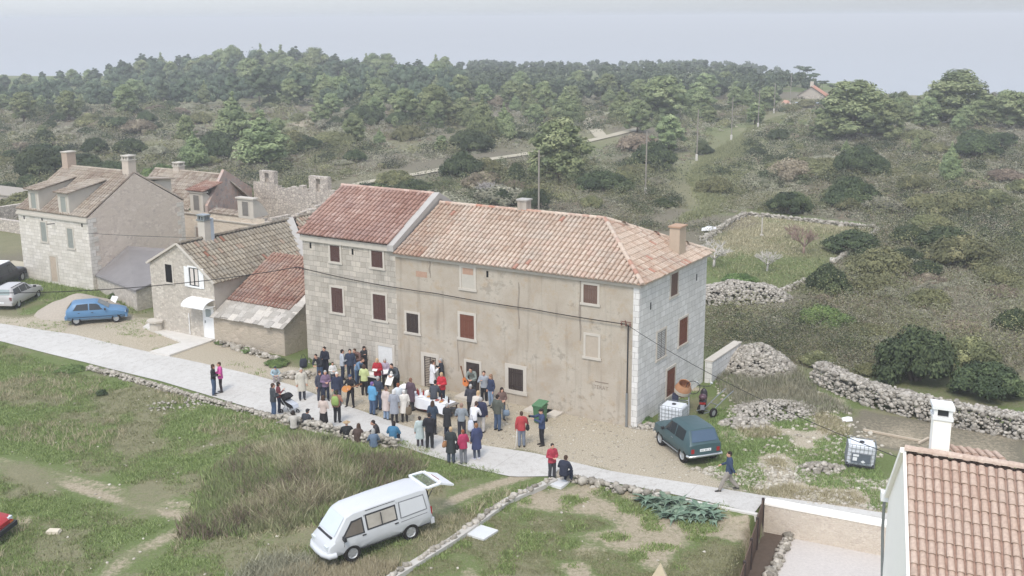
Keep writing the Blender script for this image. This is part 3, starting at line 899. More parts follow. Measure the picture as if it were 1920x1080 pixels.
gable_chimney(A, -W_A + .2, -W_A + .85, 4.1, 4.9, 7.4, 9.2, plain('chimney_plaster2', srgb(180, 162, 146), .9), TRIM, holes=False)
gable_chimney(A, -.8, -.1, 4.1, 4.8, 7.4, 9.0, plain('chimney_plaster3', srgb(196, 184, 170), .9), TRIM)
m = MB(); m.box(-1.6, -.3, 6.6, 8.2, 6.2, 7.2); q = m.build('dormer', TRIM, A)
m = MB(); m.add([(-1.8, 5.4, 7.55), (-.1, 5.4, 7.55), (-.1, 8.5, 7.2), (-1.8, 8.5, 7.2), (-1.8, 5.4, 7.45), (-.1, 5.4, 7.45), (-.1, 8.5, 7.1), (-1.8, 8.5, 7.1)], [(0, 1, 2, 3), (7, 6, 5, 4), (1, 5, 6, 2), (0, 4, 5, 1), (2, 6, 7, 3), (3, 7, 4, 0)]); m.build('dormer_roof', T_BROWN, q)

# ------------------------------------------------------------- grey lean-to
S = house('lean_to_shed', -46.08, 5.5, 'low stone lean-to with a smooth grey sloping roof against the tall pale house', 'shed')
m = MB()
x1 = -38.5 + 46.08; xL = .03
yf0, yf1 = .1, -2.6      # front edge runs from the house corner to the near right corner
pts = [(xL, .15, 1.15), (x1, -2.6, 1.5), (x1 + .2, 5.6, 2.6), (xL, 3.3, 2.75)]
m.add([(p[0], p[1], p[2]) for p in pts] + [(p[0], p[1], p[2] - .12) for p in pts], [(0, 1, 2, 3), (7, 6, 5, 4), (0, 4, 5, 1), (1, 5, 6, 2), (2, 6, 7, 3), (3, 7, 4, 0)])
m.build('roof', SHEDC, S)
m = MB()
b = [(xL, .25), (x1 - .1, -2.45), (x1 + .1, 5.5), (xL, 3.4)]
zt = [1.03, 1.38, 2.46, 2.6]
for i, j in ((0, 1), (1, 2), (2, 3)):
    L = math.dist(b[i], b[j])
    m.face([(*b[i], -.4), (*b[j], -.4), (*b[j], zt[j]), (*b[i], zt[i])], [(0, -.4), (L, -.4), (L, zt[j]), (0, zt[i])])
m.build('wall', RUB, S)

# ------------------------------------------------------------- house with the white door
CX, CY = -28.5, .53
Cc = house('stone_house', CX, CY, 'small stone house with a white door under a curved white canopy')
WC, DC = 5.55, 15.5
zL, zR, zA = 4.3, 3.62, 5.75; xa = -2.9
m = MB()
wallface(m, 'front', 0, -WC, 0, -.3, zR, top=[(xa, zA), (-WC + .001, zL)])
wallface(m, 'left', -WC, 0, DC, -.3, zL); wallface(m, 'back', DC, -WC, 0, -.3, zR, top=[(xa, zA), (-WC + .001, zL)])
m.build('wall', RUB, Cc)
m = MB(); wallface(m, 'side', 0, 0, DC, -.3, zR); m.build('wall', GREYPL, Cc)['label'] = 'grey rendered side wall'
slr = np.array([xa - .12, 0, zA - zR]); Lr = np.linalg.norm(slr)
m = MB()
tile_rows(m, (.12, -.08, zR), (0, 1, 0), slr / Lr, [(0, 0), (8.2, 0), (10.0, Lr), (0, Lr)], cw=.3, rl=.44, rad=.105, jit=.35, clump=.25)
sll = np.array([xa + WC + .12, 0, zA - zL]); Ll = np.linalg.norm(sll)
tile_rows(m, (-WC - .12, DC, zL), (0, -1, 0), sll / Ll, [(0, 0), (DC + .08, 0), (DC + .08, Ll), (0, Ll)], cw=.4, rl=.6, rad=.16)
ridge_caps(m, (xa, -.05, zA + .03), (xa, DC, zA + .03), tint=.35)
m.build('roof', T_OLD, Cc)
m = MB()
tile_rows(m, (.4, 8.3, zR), (0, 1, 0), slr / Lr, [(.2, -.1), (7.2, -.1), (7.2, Lr + .05), (2.0, Lr + .05)], cw=.3, rl=.44, rad=.105, jit=.35, tfun=lambda a, b, tv, g: tv * .7 + .3)
m.build('roof', T_OLD, Cc)['label'] = 'paler stretch of roof behind the mortar seam'
p0 = np.array([.12, 8.05, zR + .1]); p1 = np.array([xa, 10.0, zA + .12]); m = MB()
m.bar(p0, p1, .5, .14); m.build('roof_seam', MORTAR, Cc)
m = MB(); m.bar((-WC - .15, -.1, zL + .02), (xa, -.1, zA + .06), .16, .12); m.bar((xa, -.1, zA + .06), (.12, -.1, zR + .02), .12, .1); m.build('verge', TRIM, Cc)
window(Cc, 'front', 0, -4.15, -3.55, 3.25, 4.4, BLACK, 'panel', fr=.12, leaf='pane', lab='dark upper window with one grey shutter')
w = window(Cc, 'front', 0, -2.05, -1.2, 3.28, 4.42, DGLASS, 'panel', fr=.1, leaf='pane', frame=WHITEP, lab='curtained window between open white shutters')
for (a0, a1) in ((-2.45, -2.06), (-1.19, -.78)):
    m = MB(); m.M = placed('front', 0)
    m.box(a0, a1, .037, .06, 3.2, 4.45)
    for k in range(9): m.box(a0 + .05, a1 - .05, .061, .07, 3.27 + k * .125, 3.34 + k * .125)
    m.build('open_shutter', WHITEP, w)
m = MB(); m.M = placed('front', 0); m.box(-1.95, -1.68, .0085, .014, 3.34, 4.36); m.box(-1.56, -1.3, .0085, .014, 3.34, 4.36); m.build('curtain', plain('pale_curtain', srgb(206, 198, 190), .9), w)
d = window(Cc, 'front', 0, -1.02, -.24, .12, 2.1, WHITEP, 'panel', fr=.07, frame=WHITEP, name='door', leaf='door_leaf', sill=False, lab='white front door with a square pane')
m = MB(); m.M = placed('front', 0); m.box(-.86, -.4, .009, .014, 1.45, 1.95); m.build('pane', plain('frosted_pane', srgb(150, 158, 158), .3), d)
m = MB(); m.M = placed('front', 0); m.box(-.95, -.9, .009, .05, 1.05, 1.2); m.build('handle', METAL, d)
m = MB()
n = 8
for k in range(n):
    f0, f1 = k / n, (k + 1) / n
    q = lambda f: (-.0 - .95 * math.sin(f * math.pi / 2), 2.62 - .42 * (1 - math.cos(f * math.pi / 2)))
    (ya, za), (yb, zb) = q(f0), q(f1)
    m.add([(-1.95, ya, za), (-.02, ya, za), (-.02, yb, zb), (-1.95, yb, zb), (-1.95, ya, za - .03), (-.02, ya, za - .03), (-.02, yb, zb - .03), (-1.95, yb, zb - .03)], [(3, 2, 1, 0), (4, 5, 6, 7), (0, 4, 7, 3), (1, 2, 6, 5)])
m.box(-1.97, -1.93, -.9, -.01, 2.2, 2.24); m.box(-.04, 0, -.9, -.01, 2.2, 2.24)
m.build('door_canopy', WHITEP, Cc)
m = MB(); m.tube([(-2.3, -.05, .15), (-2.3, -.05, 1.5)], .03, 6); m.build('drain_pipe', WHITEP, Cc)
gable_chimney(Cc, xa - .3, xa + .3, 2.0, 2.5, 5.2, 6.9, TRIM, METAL, holes=True)
m = MB(); m.box(xa - .28, xa + .28, 2.52, 2.8, 5.4, 7.0); m.build('flue', plain('zinc_sheet', srgb(178, 186, 194), .45, .5), Cc)

# ------------------------------------------------------------- small outbuilding with stone slabs and rusty tiles
D = house('outbuilding', -22.75, .29, 'low stone outbuilding with rusty tiles above grey stone slabs at the eave', 'outbuilding')
wD = 5.72; zE = 1.78; rise = .52; dD = 5.4
m = MB()
wallface(m, 'front', 0, -wD + .003, 0, -.3, zE - .03)
m.face([(0, 0, -.3), (0, dD, -.3), (0, dD, zE + rise * dD - .03), (0, 0, zE - .03)], [(0, -.3), (dD, -.3), (dD, zE + rise * dD), (0, zE)])
m.build('wall', RUB_P, D)
sD = np.array([0, 1, rise]); lD = np.linalg.norm(sD); eD = sD / lD
m = MB()
tile_rows(m, (-wD + .05, 1.15, zE + rise * 1.15 + .07), (1, 0, 0), eD, [(0, 0), (wD - .55, 0), (wD - .55, 4.75), (.0, 4.75)], cw=.27, rl=.4, rad=.098, jit=.35)
m.build('roof', T_RUST, D)
m = MB(); g = np.random.default_rng(3)
m.add([np.array((0.1 - a, -.2 + b, zE + rise * (b - .2))) for a, b in ((0, 0), (wD + .05, 0), (wD + .05, dD), (0, dD))], [(3, 2, 1, 0)], None, .3)
for r_ in range(5):
    a = -wD + .02
    while a < .1:
        w_ = g.uniform(.35, .75); y = -.3 + r_ * .36 + g.normal(0, .03)
        if a + w_ > .16: w_ = .16 - a
        c_ = np.array([a + w_ / 2, y + .28, zE + rise * (y + .28) + .045 + .015 * g.random()])
        m.obox(c_, (1, 0, 0), eD, np.cross((1, 0, 0), eD), w_ / 2 - .01, .27, .025, float(g.random()))
        a += w_
for k in range(9):
    y = 1.3 + k * .42
    m.obox(np.array([-.17, y, zE + rise * y + .06]), (1, 0, 0), eD, np.cross((1, 0, 0), eD), .28, .24, .03, float(g.random()))
m.build('slab_roof', SLATE, D)

# ------------------------------------------------------------- half ruined house in the second row
B = house('ruined_house', -53, 18.24, 'half ruined stone house in the second row, roofless at its right half', 'house')
m = MB()
zb = 3.75
wallface(m, 'front', 0, -4, 11.8, -.5, zb); wallface(m, 'left', -4, 0, 6.4, -.5, zb, top=[(3.2, 6.3)])
m.build('wall', RUB_L, B)
m = MB(); m.box(-4, 5.6, -.13, -.002, 3.5, 3.62); m.box(5.6, 11.6, -.1, -.002, 3.2, 3.3); m.build('cornice', TRIM, B)
m = MB()
gb = [(5.5, .02, 2.0), (2.9, 7.8, 2.0), (2.9, 7.8, 4.65), (4.4, 3.2, 6.85), (5.5, .02, 4.3)]
g2 = [(x - .3, y, z) for x, y, z in gb]
m.add(gb + g2, [(0, 1, 2, 3, 4), (9, 8, 7, 6, 5), (2, 7, 8, 3), (3, 8, 9, 4), (4, 9, 5, 0), (1, 6, 7, 2)], [[(0, 2), (8, 2), (8, 4.6), (4, 6.8), (0, 4.3)], [(0, 0)] * 5, [(0, 0), (.3, 0), (.3, 4), (0, 4)], [(0, 0), (.3, 0), (.3, 4), (0, 4)], [(0, 0)] * 4, [(0, 0)] * 4])
m.build('gable', rubble_mat('fire_stained_gable', srgb(200, 188, 178), srgb(156, 150, 148), srgb(196, 168, 152), 2.0, .7), B)
sB = np.array([0, 3.3, 2.6]); LB = np.linalg.norm(sB); eB = sB / LB
m = MB()
tile_rows(m, (-4.1, -.1, 3.78), (1, 0, 0), eB, [(0, 0), (7.4, 0), (7.4, 1.3), (9.0, 1.5), (8.3, LB), (0, LB)], cw=.25, rl=.42, rad=.1, jit=.8)
tile_rows(m, (4.2, 6.5, 3.78), (-1, 0, 0), (0, -eB[1], eB[2]), [(0, 0), (8.2, 0), (8.2, LB), (0, LB)], cw=.5, rl=.8, rad=.18)
ridge_caps(m, (-4, 3.2, 6.38), (4.2, 3.2, 6.38))
m.build('roof', T_BROWN, B)
m = MB()
tile_rows(m, (5.6, -.05, 3.74), (1, 0, 0), (0, .93, .37), [(0, 0), (3.4, 0), (3.4, .75), (0, .9)], cw=.25, rl=.4, rad=.1, jit=1)
m.build('roof', T_BROWN, B)['label'] = 'last strip of broken tiles along the eave'
gable_chimney(B, -1.6, -.9, 3.0, 3.7, 5.6, 6.75, plain('chimney_plaster3', srgb(196, 184, 170)), TRIM)
def dormer_stub(x, w, zt, slope=True, wood=GREYW):
    d = MB(); d.box(x - w, x + w, -.02, .35, zb - .1, zt)
    if slope:
        for s_ in (-w, w - .25): d.add([(x + s_, .35, zb), (x + s_ + .25, .35, zb), (x + s_ + .25, 1.7, zb), (x + s_, 1.7, zb), (x + s_, .35, zt), (x + s_ + .25, .35, zt), (x + s_ + .25, 1.0, zt - .5), (x + s_, 1.0, zt - .5)], [(0, 1, 2, 3), (4, 7, 6, 5), (0, 4, 5, 1), (1, 5, 6, 2), (2, 6, 7, 3), (3, 7, 4, 0)])
    d.box(x - w - .12, x + w + .12, -.14, .5, zt + .002, zt + .12)
    o = d.build('dormer', TRIM, B)
    window(o, 'front', -.02, x - .33, x + .33, zb + .1, zt - .2, wood, 'planks', fr=.07, sill=False, name='dormer_window')
    return o
do = dormer_stub(4.3, .75, 5.3)
r_ = MB(); sd = np.array([0, 2.3, .5]); LD = np.linalg.norm(sd)
tile_rows(r_, (3.3, -.2, 5.45), (1, 0, 0), sd / LD, [(0, 0), (2.0, 0), (2.0, LD), (0, LD)], cw=.25, rl=.4, rad=.1); r_.build('dormer_roof', T_RUST, do)
dormer_stub(9.8, .85, 5.2)
window(B, 'front', 0, 4.0, 4.8, 1.0, 2.4, plain('grey_plank_door', srgb(150, 136, 124), .8), fr=.14)
window(B, 'front', 0, 7.6, 8.4, .6, 1.9, BLACK, 'panel', fr=.14, leaf='pane')
m = MB(); m.box(-.02, .5, -.05, -.003, -.3, 2.0); m.build('plank', plain('old_dark_plank', srgb(96, 80, 72), .9), B)
# broken back walls of the ruin
m = MB(); g = np.random.default_rng(5)
def broken(x0, y0, x1, y1, th, ztop, n=14, rough=.25):
    d = np.array([x1 - x0, y1 - y0]); L = np.linalg.norm(d); d /= L; nr = np.array([-d[1], d[0]]) * th
    for k in range(n):
        a, b = L * k / n, L * (k + 1) / n
        z = ztop(k / n) + g.uniform(-rough, rough)
        p = [np.array([x0, y0]) + d * q for q in (a, b)]
        c4 = [p[0], p[1], p[1] + nr, p[0] + nr]
        v = [(*q, -.3) for q in c4] + [(*q, z + g.uniform(-.05, .05)) for q in c4]
        m.add(v, [(4, 5, 6, 7), (0, 1, 5, 4), (1, 2, 6, 5), (2, 3, 7, 6), (3, 0, 4, 7)],
              [[(0, 0), (1, 0), (1, 1), (0, 1)]] + [[(a, 0), (b, 0), (b, z), (a, z)], [(0, 0), (th, 0), (th, z), (0, z)], [(b, 0), (a, 0), (a, z), (b, z)], [(th, 0), (0, 0), (0, z), (th, z)]])
broken(2.9, 8.0, 13.6, 8.0, .5, lambda f: 5.0 - .35 * f + .2 * math.sin(f * 17), 22, .2)
broken(11.8, .06, 12.6, 8.0, .45, lambda f: 3.55 + .5 * f, 12, .14)
broken(13.0, 4.0, 13.6, 8.0, .45, lambda f: 4.0 + .6 * f, 6, .2)
broken(7.5, 2.5, 11.7, 2.5, .35, lambda f: 3.0 + .5 * math.sin(f * 9), 9, .2)
m.build('broken_wall', RUIN, B)
for (x, w_, z1) in ((4.6, .85, 6.0), (10.5, 1.05, 5.9)):
    d = MB(); d.box(x - w_, x - .25, 7.95, 8.45, 3.8, z1); d.box(x + .25, x + w_, 7.95, 8.45, 3.8, z1); d.box(x - w_, x + w_, 7.96, 8.44, z1 + .002, z1 + .2); d.box(x - .25, x + .25, 8.2, 8.4, 3.8, z1 - .5)
    d.build('dormer', RUIN, B)
Q = house('shed_behind_ruin', -33.5, 28.5, 'low red and grey roofed shed peeping over the ruined walls', 'shed')
m = MB(); m.box(-3, 3, 0, 4, -.5, 2.6); m.build('wall', RUB_P, Q)
m = MB(); m.add([(-3.2, -.3, 2.6), (3.2, -.3, 2.6), (3.2, 2, 3.4), (-3.2, 2, 3.4), (3.2, 4.3, 2.6), (-3.2, 4.3, 2.6)], [(0, 1, 2, 3), (3, 2, 4, 5), (1, 4, 2), (0, 3, 5)]); m.build('roof', T_RUST, Q)

# ------------------------------------------------------------- white house at the right edge
Wp = np.array([11.22, 30.45, 7.0])
Wd = np.array([.893, -.45, 0]); Wg = np.array([.225, .974, 0])
WH = empty('white_house', (Wp[0], Wp[1], -1.2), 0, 'new white rendered house with a clay tiled roof and white chimney at the right edge', 'house')
O3 = np.array([Wp[0], Wp[1], -1.2])
def L3(p): return tuple(np.asarray(p, float) - O3)
Ef = Wp + Wg * 3.05 + np.array([0, 0, -2.7]); En = Wp - Wg * 3.6 + np.array([0, 0, -3.25])
rt = Wd * 9
m = MB()
m.face([L3((Ef[0], Ef[1], -1.4)), L3((En[0], En[1], -1.4)), L3(En), L3(Wp), L3(Ef)][::-1])
m.face([L3((Ef[0], Ef[1], -1.4)), L3((Ef[0] + rt[0], Ef[1] + rt[1], -1.4)), L3(Ef + rt), L3(Ef)])
m.face([L3((En[0], En[1], -1.4)), L3((En[0] + rt[0], En[1] + rt[1], -1.4)), L3(En + rt), L3(En)][::-1])
m.build('wall', WHITEW, WH)
m = MB()
upn = (Wp - En) ; Ln = np.linalg.norm(upn)
tile_rows(m, L3(En + (0, 0, .1)), Wd, upn / Ln, [(.02, 0), (9, 0), (9, Ln - .14), (.02, Ln - .14)], cw=.235, rl=.37, rad=.094, seg=8, jit=.22, clump=.12, lift=.03)
upf = (Wp - Ef); Lf = np.linalg.norm(upf)
tile_rows(m, L3(Ef + rt + (0, 0, .1)), -Wd, upf / Lf, [(0, 0), (8.98, 0), (8.98, Lf - .1), (0, Lf - .1)], cw=.4, rl=.6, rad=.15)
ridge_caps(m, L3(Wp + Wd * .02 + (0, 0, .1)), L3(Wp + rt + (0, 0, .1)), rad=.12, L=.38, tint=.8)
m.build('roof', T_NEW, WH)
m = MB()
m.bar(L3(Wp + (0, 0, .1) - Wd * .05 - Wg * .02), L3(Ef + (0, 0, .08) - Wd * .05), .16, .16); m.bar(L3(Wp + (0, 0, .08) - Wd * .02), L3(En + (0, 0, .06) - Wd * .02), .08, .1)
m.build('verge', WHITEW, WH)
m = MB(); q = L3(Ef + Wg * .18 - Wd * .1); m.obox((q[0], q[1], q[2] - .02), Wd, Wg, (0, 0, 1), .12, .16, .14); m.bar((q[0], q[1], q[2]), tuple(np.array(q) + Wd * 8), .15, .14); m.build('gutter', WHITEP, WH)
m = MB(); m.tube([(q[0], q[1], q[2] - .1), (q[0] + .02, q[1] + .0, q[2] - 1.2), (q[0] + .05, q[1] - .25, q[2] - 3), (q[0] + .05, q[1] - .25, -.1)], .05, 8); m.build('drain_pipe', METAL, WH)
ch = Wp + Wd * .98 + Wg * .55
q = L3((ch[0], ch[1], 6.2)); m = MB(); m.obox((q[0], q[1], q[2] + .7), Wd, Wg, (0, 0, 1), .24, .24, 1.15)
co = m.build('chimney', WHITEW, WH)
m = MB(); z = q[2] + 1.85
m.obox((q[0], q[1], z + .04), Wd, Wg, (0, 0, 1), .28, .28, .05)
for a, b in ((-1, -1), (1, -1), (1, 1), (-1, 1)): m.obox(tuple(np.array((q[0], q[1], z + .2)) + Wd * .2 * a + Wg * .2 * b), Wd, Wg, (0, 0, 1), .05, .05, .12)
m.obox((q[0], q[1], z + .36), Wd, Wg, (0, 0, 1), .3, .3, .05); m.build('chimney_cap', WHITEP, co)
m = MB(); m.obox((q[0], q[1], z + .2), Wd, Wg, (0, 0, 1), .15, .15, .11); m.build('flue', DMETAL, co)
# lower cross roof behind the ridge
m = MB()
def at_y(px, py, Y): d = ray(px, py); return CAM + d * (Y / d[1])
rd_ = lambda px: float(Wp[1] + Wd[1] * (px - 1697) / 223 * 3.05)
l0, l1 = at_y(1803, 866, rd_(1803) + .3), at_y(1905, 882, rd_(1905) + .3)
u0 = at_y(1774, 833, rd_(1803) + 1.3); vx_ = (l1 - l0); lx_ = np.linalg.norm(vx_); vy_ = u0 - l0; ly_ = np.linalg.norm(vy_)
tile_rows(m, L3(l0 - vy_ * .3), vx_ / lx_, vy_ / ly_, [(0, 0), (lx_, 0), (lx_, ly_ * 1.3), (0, ly_ * 1.3)], cw=.225, rl=.4, rad=.09, seg=8, jit=.25, clump=.1)
m.build('cross_roof', T_NEW, WH)
# ------------------------------------------------------------- stones, walls, heaps
_ico = bmesh.new(); bmesh.ops.create_icosphere(_ico, subdivisions=1, radius=1.0)
ICO_V = np.array([v.co[:] for v in _ico.verts]); ICO_V = np.sign(ICO_V) * np.abs(ICO_V) ** .62; ICO_F = np.array([[v.index for v in f.verts] for f in _ico.faces]); _ico.free()
def stones_mesh(name, C, S, mat, flat=.75, seed=1):
    """many separate stones laid as ONE wall or heap; C centres (n,3), S sizes (n)"""
    g = np.random.default_rng(seed); n = len(C)
    ax_ = g.normal(size=(n, 4)); ax_ /= np.linalg.norm(ax_, axis=1)[:, None]
    w, x, y, z = ax_.T
    Rm = np.stack([1 - 2 * (y * y + z * z), 2 * (x * y - z * w), 2 * (x * z + y * w), 2 * (x * y + z * w), 1 - 2 * (x * x + z * z), 2 * (y * z - x * w), 2 * (x * z - y * w), 2 * (y * z + x * w), 1 - 2 * (x * x + y * y)], -1).reshape(n, 3, 3)
    sc = g.uniform(.6, 1.25, (n, 1, 3))
    V_ = ICO_V[None] * (1 + g.normal(0, .13, (n, len(ICO_V), 1))) * sc
    V_ = np.einsum('nij,nkj->nki', Rm, V_) * np.asarray(S)[:, None, None] * np.array([1, 1, flat])
    V_ = (V_ + np.asarray(C)[:, None]).reshape(-1, 3)
    F_ = (ICO_F[None] + (np.arange(n) * len(ICO_V))[:, None, None]).reshape(-1, 3)
    tt = np.repeat(g.uniform(0, 1, n), len(ICO_F))
    return np_mesh(name, V_, F_, mat, tt)
def stone_mat(name, a, b, c_):
    t = NT(name, .92, .1)
    c = t.ramp(t.attr('tint').outputs['Fac'], [(0, a), (.5, b), (1, c_)])
    c = t.mix(.35, c, t.ramp(t.noise(t.pos(), 9, 4, .7), [(.3, .05), (.7, .62)]), 'OVERLAY')
    return t.out(c)
LIME = stone_mat('field_limestone', srgb(136, 130, 119), srgb(170, 163, 150), srgb(198, 192, 180))
LIMEG = stone_mat('grey_limestone', srgb(142, 136, 126), srgb(172, 166, 155), srgb(200, 194, 183))
CHIP = stone_mat('white_chippings', srgb(160, 152, 136), srgb(188, 181, 166), srgb(208, 203, 190))
def path_pts(px, n):
    p = np.array([G(a, b)[:2] for a, b in px]); d = np.r_[0, np.cumsum(np.hypot(*np.diff(p, axis=0).T))]
    s = np.linspace(0, d[-1], n)
    return np.stack([np.interp(s, d, p[:, k]) for k in (0, 1)], -1), d[-1]
def dry_wall(name, px, height, width, size, label, mat=LIME, seed=1, taper=.6, dens=1.0, group=None, cat='stone wall', prof=None, world=None):
    g = np.random.default_rng(seed)
    if world is None: pts, L = path_pts(px, 200)
    else:
        p = np.array(world); d = np.r_[0, np.cumsum(np.hypot(*np.diff(p, axis=0).T))]; L = d[-1]
        s = np.linspace(0, L, 200); pts = np.stack([np.interp(s, d, p[:, k]) for k in (0, 1)], -1)
    n = int(L * (height * 2 + width) / (size * size) * 2.3 * dens)
    s = g.uniform(0, 1, n); idx = np.clip((s * 199).astype(int), 0, 198)
    d = pts[idx + 1] - pts[idx]; d /= np.linalg.norm(d, axis=1)[:, None] + 1e-9
    nr = np.stack([-d[:, 1], d[:, 0]], -1)
    h = height * (prof(s) if prof else 1.0) * g.uniform(.9, 1.08, n)
    u = g.uniform(0, 1, n)
    per = 2 * h + width; q = u * per
    side = np.where(q < h, -1, np.where(q > h + width, 1, 0))
    zz = np.where(side < 0, q, np.where(side > 0, per - q, h))
    off = np.where(side == 0, (q - h - width / 2), side * width / 2)
    off = off * (1 - (1 - taper) * zz / np.maximum(h, .01))
    c = pts[idx] + (pts[idx + 1] - pts[idx]) * ((s * 199) % 1)[:, None] + nr * (off + g.normal(0, .03, n))[:, None]
    z = gz(c[:, 0], c[:, 1]) + zz - size * .15
    S = size * np.clip(g.lognormal(-.72, .35, n), .22, 1.15)
    o0 = pts[100]; z0 = ground(*o0)
    me = stones_mesh(name, np.c_[c - o0, z - z0], S, mat, seed=seed)
    o = link(name, me, None, (o0[0], o0[1], z0))
    return tag(o, label, cat, group)
def heap(name, px, rx, ry, h, size, n, label, mat=LIME, seed=1, rz=0.0, cat='stone heap'):
    g = np.random.default_rng(seed); p = G(*px)
    a = g.uniform(0, 2 * math.pi, n); r_ = np.sqrt(g.uniform(0, 1, n))
    x, y = r_ * np.cos(a) * rx, r_ * np.sin(a) * ry
    z = h * np.maximum(0, 1 - r_ ** 1.7) * (.75 + .5 * vnoise(x, y, .9, seed))
    X, Y = x * math.cos(rz) - y * math.sin(rz), x * math.sin(rz) + y * math.cos(rz)
    z = z + gz(X + p[0], Y + p[1]) - p[2]
    return tag(link(name, stones_mesh(name, np.c_[X, Y, z], size * g.uniform(.35, .8, n), mat, seed=seed), None, tuple(p)), label, cat)
dry_wall('field_wall', [(164, 692), (230, 708), (300, 728), (400, 757), (470, 774), (520, 787)], .18, .35, .13, 'low crumbling stone edging between the pale road and the green field', seed=2, dens=.8)
dry_wall('field_wall', [(530, 790), (570, 802), (620, 815), (680, 828), (745, 840)], .4, .42, .16, 'low stone wall people sit on beside the tall dry grass', seed=3)
dry_wall('field_wall', [(405, 640), (440, 652), (480, 664), (525, 678)], .2, .45, .22, 'short row of white stones edging the bed under the outbuilding', LIME, seed=4, dens=.7)
dry_wall('field_wall', [(1535, 712), (1590, 738), (1650, 760), (1720, 778), (1800, 795), (1950, 822)], .95, 1.2, .17, 'long thick drystone wall behind the dug brown plot', LIMEG, seed=5, taper=.7, dens=1.1)
dry_wall('field_wall', [(1318, 452), (1345, 434), (1372, 416), (1398, 404)], .3, .35, .24, 'left edge wall of the far walled field', LIME, seed=6)
dry_wall('field_wall', [(1400, 404), (1470, 411), (1560, 421), (1650, 431)], .3, .35, .24, 'far edge wall of the walled field below the dark bushes', LIME, seed=7)
dry_wall('field_wall', [(1648, 432), (1620, 455), (1590, 478), (1560, 495)], .3, .35, .24, 'right edge wall of the walled field among grey scrub', LIME, seed=8, dens=.7)
dry_wall('field_wall', [(1515, 528), (1490, 540), (1440, 556)], .3, .35, .24, 'short tumbled wall with white blooms near edge of the walled field', LIME, seed=9, dens=.8)
heap('stone_heap', (1375, 560), 4.2, 2.0, 1.3, .18, 2200, 'flat topped heap of grey stones just right of the white end wall', LIMEG, 11, .1)
heap('stone_heap', (1415, 690), 2.3, 1.9, 1.25, .17, 1900, 'rounded drystone mound behind the yard wall and the scooter', LIMEG, 12)
heap('stone_heap', (1450, 770), 2.4, 1.6, .32, .13, 800, 'loose rubble heap in the grass right of the green car', LIMEG, 13, .3)
heap('stone_heap', (1395, 795), 1.2, .7, .25, .2, 150, 'small scatter of rubble just beyond the green car', LIMEG, 14)
heap('stone_heap', (1540, 880), 1.0, .6, .2, .2, 90, 'small heap of stones left of the caged tank in the grass', LIME, 15)
tag(heap('rubble', (330, 760), 1.6, .8, .1, .12, 70, 'thin scatter of stones in the grass below the road edging', LIME, 16), kind='stuff')
heap('stone_heap', (560, 705), 1.2, .7, .2, .2, 90, 'pale stones in the dirt by the sitting person in light blue', LIME, 17)
heap('stone_heap', (1215, 800), 1.0, .4, .12, .15, 90, 'stone crumbs at the corner of the long house', LIME, 18)
# chippings in the yard and along the road: nobody could count them
g = np.random.default_rng(20)
def scatter_px(pts, n, z=0.0):
    pg = poly(pts, z); lo, hi = pg.min(0), pg.max(0); out = []
    while sum(map(len, out)) < n:
        q = g.uniform(lo, hi, (n * 2, 2)); out.append(q[inside(pg, q[:, 0], q[:, 1])])
    return np.concatenate(out)[:n]
q = scatter_px([(1290, 880), (1420, 868), (1560, 895), (1680, 900), (1680, 962), (1500, 942), (1400, 912)], 1500)
q = q[vnoise(q[:, 0], q[:, 1], 1.3, 9) > .42]
q2 = scatter_px([(600, 690), (1195, 790), (1240, 810), (1290, 880), (1420, 925), (1000, 850), (760, 800), (560, 725)], 1100)
q3 = scatter_px([(1330, 700), (1560, 740), (1680, 860), (1400, 880)], 500)
q4 = scatter_px([(0, 640), (520, 800), (560, 1000), (735, 1075), (1040, 895), (1380, 960), (1380, 1080), (0, 1080)], 140, -.3)
q = np.concatenate([q, q2, q3, q4]); ss = np.concatenate([g.uniform(.03, .11, len(q) - 1740), g.uniform(.02, .06, 1100), g.uniform(.04, .12, 500), g.uniform(.03, .07, 140)])
tag(link('gravel', stones_mesh('gravel', np.c_[q, gz(q[:, 0], q[:, 1]) + .01], ss, CHIP, .6, 21)), 'white limestone chippings strewn over the yard and verge', 'gravel', kind='stuff')
# gravel pile behind the blue car
def mound_mesh(name, c, rx, ry, h, mat, rz=0, n=22, rough=.12, seed=2):
    m_ = []; idx = []
    for i in range(n):
        for j in range(n):
            x, y = (i / (n - 1) * 2 - 1), (j / (n - 1) * 2 - 1)
            r_ = math.hypot(x, y)
            X, Y = x * rx, y * ry
            z = h * max(0, 1 - r_) ** .8 * (1 + rough * (float(vnoise(X, Y, .7, seed)) - .5) * 2) - .06
            m_.append((X * math.cos(rz) - Y * math.sin(rz), X * math.sin(rz) + Y * math.cos(rz), z))
    gq = np.arange(n * n).reshape(n, n)
    F_ = np.stack([gq[:-1, :-1], gq[1:, :-1], gq[1:, 1:], gq[:-1, 1:]], -1).reshape(-1, 4)
    return link(name, np_mesh(name, m_, F_, mat, smooth=True), None, tuple(c))
p = G(150, 582)
t = NT('gravel_pile', .95, .1); cc = t.mix(t.noise(t.pos(), 8, 5, .75), srgb(150, 140, 126), srgb(196, 186, 172)); t.bump(t.noise(t.pos(), 14, 4, .8), .8, .06)
tag(mound_mesh('gravel_pile', p, 2.9, 2.6, 1.35, t.out(cc), .2), 'smooth pile of beige gravel behind the blue hatchback', 'gravel pile')
